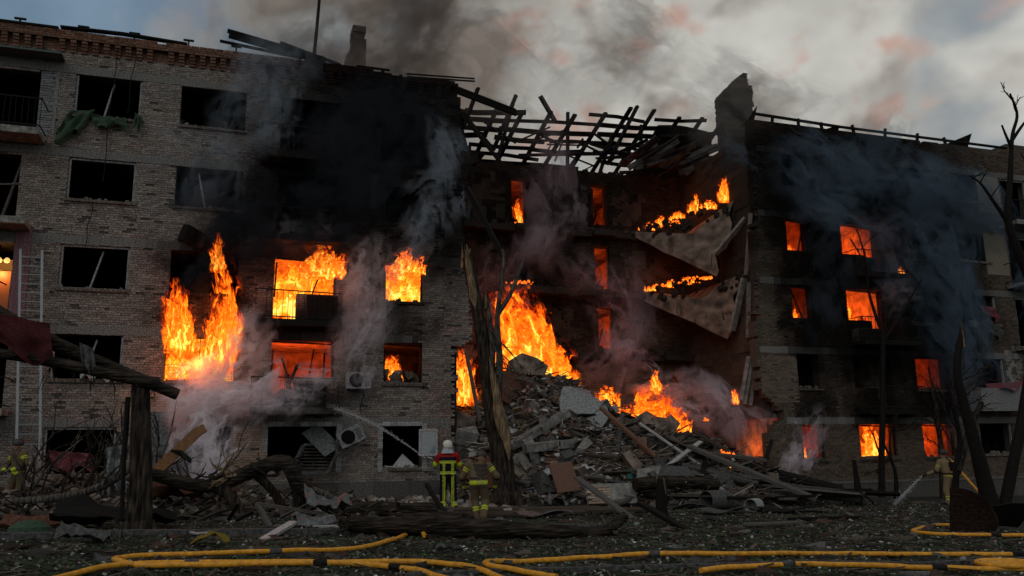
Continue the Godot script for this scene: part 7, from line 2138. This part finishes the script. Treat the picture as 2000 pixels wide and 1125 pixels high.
func fires() -> void:
	var hf := func(x: float, z: float) -> float: return heap_y(x, z)
	# left wing windows
	fire("flames filling the grilled second-floor window of the left wing", Vector3(-0.95, 3.78, -0.55), 2.0, 1.8, 11, 0.7, Vector3(0.03, 0, 0.05), true, 0.1)
	fire("left tongue of flame curling up and left out of the grilled window", Vector3(-1.5, 4.6, 0.15), 1.0, 2.3, 8, 0.35, Vector3(-0.14, 0, 0.12), false, 0.5)
	fire("tall right pillar of flame rising out of the grilled window past the floor above", Vector3(-0.35, 4.1, 0.2), 0.95, 3.7, 10, 0.4, Vector3(-0.02, 0, 0.06), false, 0.6)
	fire("loose red wisp of flame high above the grilled window", Vector3(-0.55, 7.3, 0.3), 0.5, 1.2, 3, 0.3, Vector3(-0.1, 0, 0), false, 0.5)
	fire("bright yellow fire filling the third-floor balcony window of the left wing", Vector3(2.2, 5.9, -0.9), 2.1, 2.3, 18, 0.8, Vector3(0.05, 0, 0.1), true, 0.05)
	fire("flames lapping out over the top of the third-floor balcony window", Vector3(2.75, 7.3, 0.1), 1.7, 1.5, 9, 0.4, Vector3(0.1, 0, 0.1), false, 0.35)
	fire("bright fire in the small third-floor window near the broken edge", Vector3(5.5, 6.55, -0.5), 1.4, 1.6, 14, 0.6, Vector3(0.05, 0, 0.1), true, 0.05)
	fire("thin flames licking round the top of the small third-floor window", Vector3(5.7, 7.6, 0.12), 1.5, 0.9, 6, 0.2, Vector3(0.1, 0, 0.05), false, 0.4)
	fire("low flames along the ceiling side of the glowing second-floor balcony window", Vector3(2.0, 2.95, -1.6), 1.2, 1.0, 6, 0.6)
	fire("small flames in the dark second-floor window near the broken edge", Vector3(5.25, 3.95, -0.6), 0.8, 1.2, 6, 0.4)
	# gap
	fire("large orange fire rising from the top left of the rubble heap", Vector3(11.3, 4.3, -2.9), 3.4, 4.3, 20, 1.2, Vector3(-0.18, 0, 0), false, 0.75, "flames of the burning block", func(x, z): return heap_y(x, z))
	fire("fire in the broken notch at the left wing's edge behind the tree", Vector3(7.95, 3.2, -0.9), 0.9, 2.7, 9, 0.5, Vector3(-0.02, 0, 0))
	fire("left of the two fires burning on the heap's right shoulder", Vector3(13.6, 3.0, -0.6), 1.8, 1.35, 11, 0.6, Vector3(0.05, 0, 0), false, 0.5, "flames of the burning block", hf)
	fire("right, yellower of the two fires burning on the heap's right shoulder", Vector3(15.4, 2.4, -0.1), 2.6, 2.2, 16, 0.9, Vector3(0.0, 0, 0), false, 0.6, "flames of the burning block", hf)
	fire("detached puff of flame above the right-hand heap fire", Vector3(15.6, 3.7, -1.0), 0.5, 0.9, 3, 0.3)
	fire("small flames between the planks on the heap's right flank", Vector3(16.6, 1.3, 2.2), 0.6, 0.45, 4, 0.3, Vector3.ZERO, false, 0.5, "flames of the burning block", hf)
	fire("small flame low at the heap's right end", Vector3(18.7, 0.4, 0.9), 0.7, 0.5, 4, 0.3, Vector3.ZERO, false, 0.5, "flames of the burning block", hf)
	fire("small flame on the ground before the right wing's plinth", Vector3(19.6, -0.1, 1.3), 0.5, 0.5, 4, 0.3, Vector3(-0.1, 0, 0))
	for i in 6:
		var s := i / 5.0
		var p := Vector3(18.0, 11.55, -5.6).lerp(Vector3(19.9, 12.0, -2.1), s)
		fire("%s flame from the left along the raised edge of the upper hanging slab" % ORD[i], p + Vector3(0, -0.1, 0.2), [1.1, 0.7, 0.9, 0.6, 0.9, 0.8][i], [0.4, 0.55, 0.45, 1.15, 0.6, 1.3][i], [4, 3, 5, 3, 4, 4][i], 0.5, Vector3(0.05, 0, 0), false, 0.5, "flames on the upper hanging slab")
	for i in 4:
		var s := i / 3.0
		var p := Vector3(18.0, 8.7, -5.6).lerp(Vector3(19.4, 8.8, -3.0), s)
		fire("%s low flame from the left along the edge of the lower hanging slab" % ORD[i], p + Vector3(0, -0.1, 0.1), [0.9, 0.5, 0.7, 0.4][i], [0.5, 0.35, 0.45, 0.25][i], 4, 0.3, Vector3.ZERO, false, 0.5, "flames on the lower hanging slab")
	fire("flame inside the left top-floor doorway of the inner wall", Vector3(12.0, 11.45, -6.5), 0.4, 1.7, 4, 0.3)
	fire("fire glowing in the middle top-floor doorway of the inner wall", Vector3(15.7, 12.3, -8.5), 1.0, 1.4, 4, 0.3)
	fire("flames in the orange brick gap beside the right wing's broken edge", Vector3(19.95, -0.1, -1.2), 0.6, 1.1, 4, 0.4)
	fire("flame between the hanging joists at the right of the gap", Vector3(19.75, 3.3, -1.9), 0.45, 0.8, 3, 0.3)
	fire("thin flame behind the lowest hanging joists", Vector3(20.2, 4.3, -0.9), 0.3, 0.7, 2, 0.1)
	# right wing
	fire("flames in the fourth-floor balcony window of the right wing", Vector3(24.7, 9.2, -1.6), 1.4, 1.1, 7, 0.6)
	fire("flames at the foot of the right wing's fourth-floor balcony door", Vector3(25.7, 8.5, -0.9), 0.5, 0.9, 4, 0.3)
	fire("flames in the third-floor balcony window of the right wing", Vector3(24.75, 6.1, -1.0), 1.1, 1.9, 8, 0.5)
	fire("small fire in the narrow fourth-floor window of the right wing", Vector3(22.0, 9.3, -0.6), 0.6, 0.8, 4, 0.3)
	fire("small fire in the narrow third-floor window of the right wing", Vector3(21.9, 6.5, -0.6), 0.7, 1.1, 4, 0.3)
	fire("bright flame in the right half of the wide ground-floor window", Vector3(25.35, 1.0, -0.8), 1.0, 1.5, 8, 0.4)
	fire("small red fire in the narrow ground-floor window of the right wing", Vector3(21.8, 1.0, -0.6), 0.8, 0.7, 4, 0.3)
	fire("small flame on the balcony floor right of the fourth-floor fire", Vector3(26.7, 8.6, 0.5), 0.4, 0.45, 3, 0.2)
	embers("glowing embers on the ledge in the left of the gap", [Vector3(11.6, 8.72, -5.7), Vector3(12.0, 8.72, -5.7)], 0.25, 14)
	embers("glowing embers scattered on the upper hanging slab", [Vector3(18.2, 11.6, -5.2), Vector3(18.8, 11.7, -4.6)], 0.3, 18)
	embers("glowing embers scattered on the lower hanging slab", [Vector3(18.2, 8.7, -5.0), Vector3(18.8, 8.75, -4.2), Vector3(19.4, 8.8, -3.2)], 0.3, 18)
	embers("glowing embers in the heap's right flank", [Vector3(16.4, 1.3, 2.3), Vector3(17.6, 1.0, 1.2), Vector3(18.9, 0.4, 0.9), Vector3(20.1, -0.1, 1.2)], 0.25, 14)
	embers("falling burning scrap above the heap's right side", [Vector3(17.6, 2.6, -0.8)], 0.06, 7)
	# the light those fires throw
	fire_light(Vector3(-0.9, 4.7, -1.4), 7.0)
	fire_light(Vector3(-0.5, 6.2, 0.6), 1.6, 0.3)
	fire_light(Vector3(-1.0, 4.4, 0.55), 2.0, 0.3)
	fire_light(Vector3(2.2, 7.0, -2.4), 13.0)
	fire_light(Vector3(2.6, 7.8, 0.9), 1.6, 0.3)
	fire_light(Vector3(2.2, 4.0, -2.6), 10.0, 0.3, Color(1.0, 0.34, 0.12))
	fire_light(Vector3(5.5, 7.2, -1.8), 9.0)
	fire_light(Vector3(5.4, 4.6, -2.0), 0.8)
	fire_light(Vector3(10.6, 6.0, -3.0), 3.2, 0.4)
	fire_light(Vector3(8.0, 4.4, -1.2), 2.0)
	fire_light(Vector3(15.4, 3.6, -1.0), 2.0, 0.3)
	fire_light(Vector3(19.0, 12.4, -4.4), 0.9, 0.3)
	fire_light(Vector3(18.6, 9.1, -4.8), 0.5)
	fire_light(Vector3(11.8, 12.6, -8.3), 7.0, 0.25, Color(1.0, 0.32, 0.08))
	for y in [12.8, 9.8, 7.0]: fire_light(Vector3(15.8, y, -8.6), 14.0, 0.25, Color(1.0, 0.33, 0.08))
	fire_light(Vector3(19.75, 1.4, -1.6), 1.3)
	fire_light(Vector3(19.2, 3.9, -7.6), 1.5)
	fire_light(Vector3(24.9, 10.0, -2.6), 12.0, 0.25, Color(1.0, 0.36, 0.10))
	fire_light(Vector3(24.9, 7.2, -2.4), 11.0, 0.25, Color(1.0, 0.36, 0.10))
	fire_light(Vector3(22.0, 10.0, -2.0), 1.5, 0.2, Color(1.0, 0.3, 0.08))
	fire_light(Vector3(21.9, 7.1, -2.0), 0.8, 0.2, Color(1.0, 0.3, 0.08))
	fire_light(Vector3(24.8, 1.8, -2.4), 4.5, 0.25, Color(1.0, 0.33, 0.08))
	fire_light(Vector3(28.2, 1.9, -2.6), 5.0, 0.25, Color(1.0, 0.32, 0.08))
	fire_light(Vector3(28.1, 4.5, -3.0), 2.2, 0.25, Color(1.0, 0.3, 0.10))
	fire_light(Vector3(21.9, 1.7, -2.2), 1.0, 0.2, Color(1.0, 0.28, 0.08))

var smoke_pictures := []

func smoke_picture(k: int) -> ImageTexture:      # one billow: density torn by warped noise, thinning out to nothing at the rim
	var w := 256
	var im := Image.create(w, w, false, Image.FORMAT_RGBA8)
	var n := FastNoiseLite.new()
	n.seed = 300 + k; n.frequency = 1.0; n.fractal_octaves = 5; n.noise_type = FastNoiseLite.TYPE_SIMPLEX_SMOOTH; n.fractal_gain = 0.46
	for j in w:
		var v := (j + 0.5) / w
		for i in w:
			var u := (i + 0.5) / w
			var wx := n.get_noise_2d(u * 2.0 + 3.0, v * 2.0)
			var wy := n.get_noise_2d(u * 2.0 + 30.0, v * 2.0)
			var f := n.get_noise_2d((u + wx * 0.28) * 2.6 + 60.0, (v + wy * 0.28) * 2.6)
			var r := Vector2(u * 2.0 - 1.0 + wx * 0.35, v * 2.0 - 1.0 + wy * 0.35).length()
			var rim := smoothstep(0.0, 0.2, minf(minf(u, 1.0 - u), minf(v, 1.0 - v)))
			var a := smoothstep(1.05, 0.15, r) * smoothstep(-0.45, 0.45, f) * rim
			im.set_pixel(i, j, Color(1, 1, 1, a))
	return ImageTexture.create_from_image(im)

# billowing smoke: many torn, bowed veils of it at different depths and turns along a path
func billow(label: String, path: Array, n: int, r0: float, r1: float, spread: float, alpha: float, col: Color, deep := 0.5, stretch := 1.35) -> void:
	if smoke_pictures.is_empty():
		for k in 4: smoke_pictures.append(smoke_picture(k))
	var t := thing("smoke", label, "smoke", path[0])
	tag(t, "", "", "", "stuff")
	var by := [Geo.new(), Geo.new(), Geo.new(), Geo.new()]
	for i in n:
		var s := (i + rng.randf()) / n * (path.size() - 1)
		var k := mini(int(s), path.size() - 2)
		var p: Vector3 = path[k].lerp(path[k + 1], s - k) - path[0]
		var r := lerpf(r0, r1, s / (path.size() - 1)) * rng.randf_range(0.7, 1.35)
		p += Vector3(rng.randfn() * spread, rng.randfn() * spread, rng.randf_range(-1.0, 1.0) * deep)
		var b := Basis.from_euler(Vector3(rng.randf_range(-0.45, 0.45), rng.randf_range(-0.75, 0.75), 0.0)) * Basis(Vector3.BACK, rng.randf() * TAU)
		var along := Vector3(r / stretch, r * stretch, 0)
		var dirn: Vector3 = (path[k + 1] - path[k]).normalized()
		b = Basis.from_euler(Vector3(rng.randf_range(-0.3, 0.3), rng.randf_range(-0.25, 0.85) * 0.7, 0.0)) * Basis(Vector3.BACK, atan2(-dirn.x, dirn.y) + rng.randf_range(-0.6, 0.6))
		var g: Geo = by[rng.randi() % 4]
		var bow := rng.randf_range(0.1, 0.45) * minf(r, 1.4)
		var ph := rng.randf() * TAU
		var fx := 1.0 if rng.randf() < 0.5 else -1.0
		var m := 6
		var grid := []
		var nr := []
		for a in m + 1:
			for c in m + 1:
				var x := 2.0 * a / m - 1.0
				var y := 2.0 * c / m - 1.0
				grid.append(p + b * (Vector3(x * along.x, y * along.y, -bow * (x * x + y * y) + 0.1 * r * sin(x * 3.0 + y * 2.0 + ph))))
				nr.append((b * Vector3(bow * 2.0 * x / along.x, bow * 2.0 * y / along.y, 1.0)).normalized())
		for a in m:
			for c in m:
				var q := [a * (m + 1) + c, (a + 1) * (m + 1) + c, (a + 1) * (m + 1) + c + 1, a * (m + 1) + c + 1]
				for e in [[0, 2, 1], [0, 3, 2]]:
					for w in e:
						var id: int = q[w]
						g.v.append(grid[id]); g.n.append(nr[id]); g.c.append(Color.WHITE)
						g.uv.append(Vector2(0.5 + 0.5 * fx * (2.0 * (id / (m + 1)) / m - 1.0), float(id % (m + 1)) / m))
	for k in 4:
		if by[k].v.is_empty(): continue
		var mt := StandardMaterial3D.new()
		mt.resource_name = "smoke"; mt.albedo_color = Color(col.r, col.g, col.b, alpha); mt.albedo_texture = smoke_pictures[k]
		mt.roughness = 1.0; mt.metallic_specular = 0.0
		mt.transparency = BaseMaterial3D.TRANSPARENCY_ALPHA; mt.cull_mode = BaseMaterial3D.CULL_DISABLED; mt.texture_repeat = false
		mt.backlight_enabled = true; mt.backlight = Color(0.6, 0.6, 0.6)
		tag(obj("smoke_veil", by[k], mt, t), "", "", "", "stuff")

func smokes() -> void:
	var pale := lin(0.72, 0.68, 0.74)
	var blue := lin(0.085, 0.125, 0.17)
	var bluer := lin(0.26, 0.31, 0.37)
	var dark := lin(0.020, 0.024, 0.030)
	billow("pale pinkish smoke welling out before the smoky ground-floor window", [Vector3(-1.0, 0.9, 0.8), Vector3(-0.9, 1.8, 0.8), Vector3(-0.4, 2.9, 0.8), Vector3(0.6, 3.9, 0.8)], 22, 0.9, 1.25, 0.34, 0.72, pale)
	billow("reddish smoke drifting across between the lit balcony windows", [Vector3(3.7, 5.0, 0.9), Vector3(4.0, 5.8, 0.8), Vector3(4.2, 6.6, 0.8), Vector3(4.7, 8.2, 0.8)], 18, 0.8, 1.15, 0.35, 0.42, lin(0.56, 0.50, 0.53))
	billow("smoke in front of the second-floor balcony", [Vector3(0.4, 3.0, 1.1), Vector3(1.6, 3.3, 1.3), Vector3(3.0, 3.6, 1.2)], 10, 0.7, 0.85, 0.25, 0.40, lin(0.60, 0.55, 0.60))
	billow("black smoke rolling up the sooty upper half of the left wing", [Vector3(2.0, 8.2, 0.9), Vector3(3.0, 10.2, 1.0), Vector3(4.2, 12.2, 1.0), Vector3(4.8, 13.6, 0.6)], 22, 1.4, 2.0, 0.8, 0.55, dark)
	billow("black smoke above the grilled window", [Vector3(-0.8, 6.9, 0.6), Vector3(-0.4, 8.4, 0.7), Vector3(0.9, 9.8, 0.8)], 12, 0.8, 1.4, 0.4, 0.55, dark)
	billow("blue-grey wisp of smoke beside the left wing's broken edge", [Vector3(5.4, 7.9, 0.9), Vector3(6.1, 9.4, 0.9), Vector3(6.8, 11.0, 0.9), Vector3(7.2, 12.8, 0.8)], 14, 0.6, 1.0, 0.25, 0.34, bluer)
	billow("thin blue smoke veiling the left wing's upper windows", [Vector3(-1.6, 9.6, 0.9), Vector3(-0.2, 11.4, 1.0), Vector3(0.8, 13.6, 0.9), Vector3(1.6, 15.2, 0.6)], 18, 1.1, 1.6, 0.5, 0.20, bluer)
	billow("purplish smoke filling the left of the collapsed middle", [Vector3(9.4, 5.6, -3.6), Vector3(10.6, 8.0, -3.8), Vector3(12.6, 11.0, -4.0), Vector3(13.0, 13.4, -4.0)], 16, 1.1, 1.8, 0.7, 0.32, lin(0.32, 0.26, 0.30), 1.2)
	billow("purplish smoke over the rubble heap's right side", [Vector3(15.8, 3.6, -2.2), Vector3(17.4, 3.6, -1.6), Vector3(18.8, 2.2, -0.4)], 18, 0.9, 1.3, 0.5, 0.42, lin(0.55, 0.46, 0.52), 0.7)
	billow("purplish smoke in the middle of the gap", [Vector3(14.6, 4.6, -3.5), Vector3(16.8, 6.4, -4.0), Vector3(15.0, 8.8, -4.4)], 14, 1.1, 1.7, 0.6, 0.32, lin(0.36, 0.29, 0.34), 1.0)
	billow("blue smoke drifting before the upper half of the right wing", [Vector3(21.2, 13.2, 1.0), Vector3(23.6, 12.0, 1.1), Vector3(27.0, 12.4, 1.1), Vector3(30.6, 11.4, 1.0)], 38, 1.7, 2.5, 1.0, 0.46, blue)
	billow("blue smoke hanging between the right wing's fires and its right end", [Vector3(27.2, 9.6, 1.0), Vector3(28.9, 7.8, 1.2), Vector3(29.3, 5.2, 1.2)], 28, 1.5, 2.2, 0.85, 0.46, blue)
	billow("dark smoke rising round the right wing's balcony fires", [Vector3(22.6, 5.6, 0.6), Vector3(22.9, 8.0, 0.7), Vector3(25.0, 11.4, 0.8), Vector3(27.4, 10.4, 0.8)], 20, 1.0, 1.6, 0.6, 0.42, lin(0.035, 0.045, 0.058))
	billow("smoke trailing from the ground fire before the right wing", [Vector3(19.7, 0.2, 1.2), Vector3(20.4, 1.0, 1.1), Vector3(20.9, 2.0, 0.9)], 12, 0.5, 0.9, 0.2, 0.42, lin(0.60, 0.53, 0.60))
	billow("brown-grey smoke plume pouring off the left wing's roof", [Vector3(3.4, 14.8, -2.0), Vector3(3.6, 17.0, -2.5), Vector3(5.4, 19.6, -3.0), Vector3(8.4, 22.6, -3.5)], 26, 2.0, 3.8, 1.6, 0.44, lin(0.20, 0.165, 0.145), 1.6)
	billow("grey smoke drifting over the roof lattice and chimney", [Vector3(9.0, 16.4, -3.0), Vector3(14.0, 18.6, -4.0), Vector3(20.0, 19.6, -4.5), Vector3(27.0, 18.6, -5.0)], 18, 2.4, 3.8, 1.4, 0.26, lin(0.24, 0.215, 0.20), 1.4, 1.3)
	billow("red-lit smoke round the third-floor fires of the left wing", [Vector3(0.6, 8.4, 0.6), Vector3(2.4, 8.5, 0.7), Vector3(4.4, 7.9, 0.8), Vector3(6.4, 8.4, 0.6)], 12, 0.6, 0.9, 0.25, 0.26, lin(0.30, 0.27, 0.27), 0.3)
	billow("red-lit smoke round the right wing's balcony fires", [Vector3(23.8, 10.9, 0.8), Vector3(26.2, 10.2, 0.9), Vector3(26.4, 8.2, 1.0), Vector3(25.0, 7.8, 0.9)], 12, 0.7, 1.1, 0.3, 0.24, lin(0.22, 0.23, 0.26), 0.3)
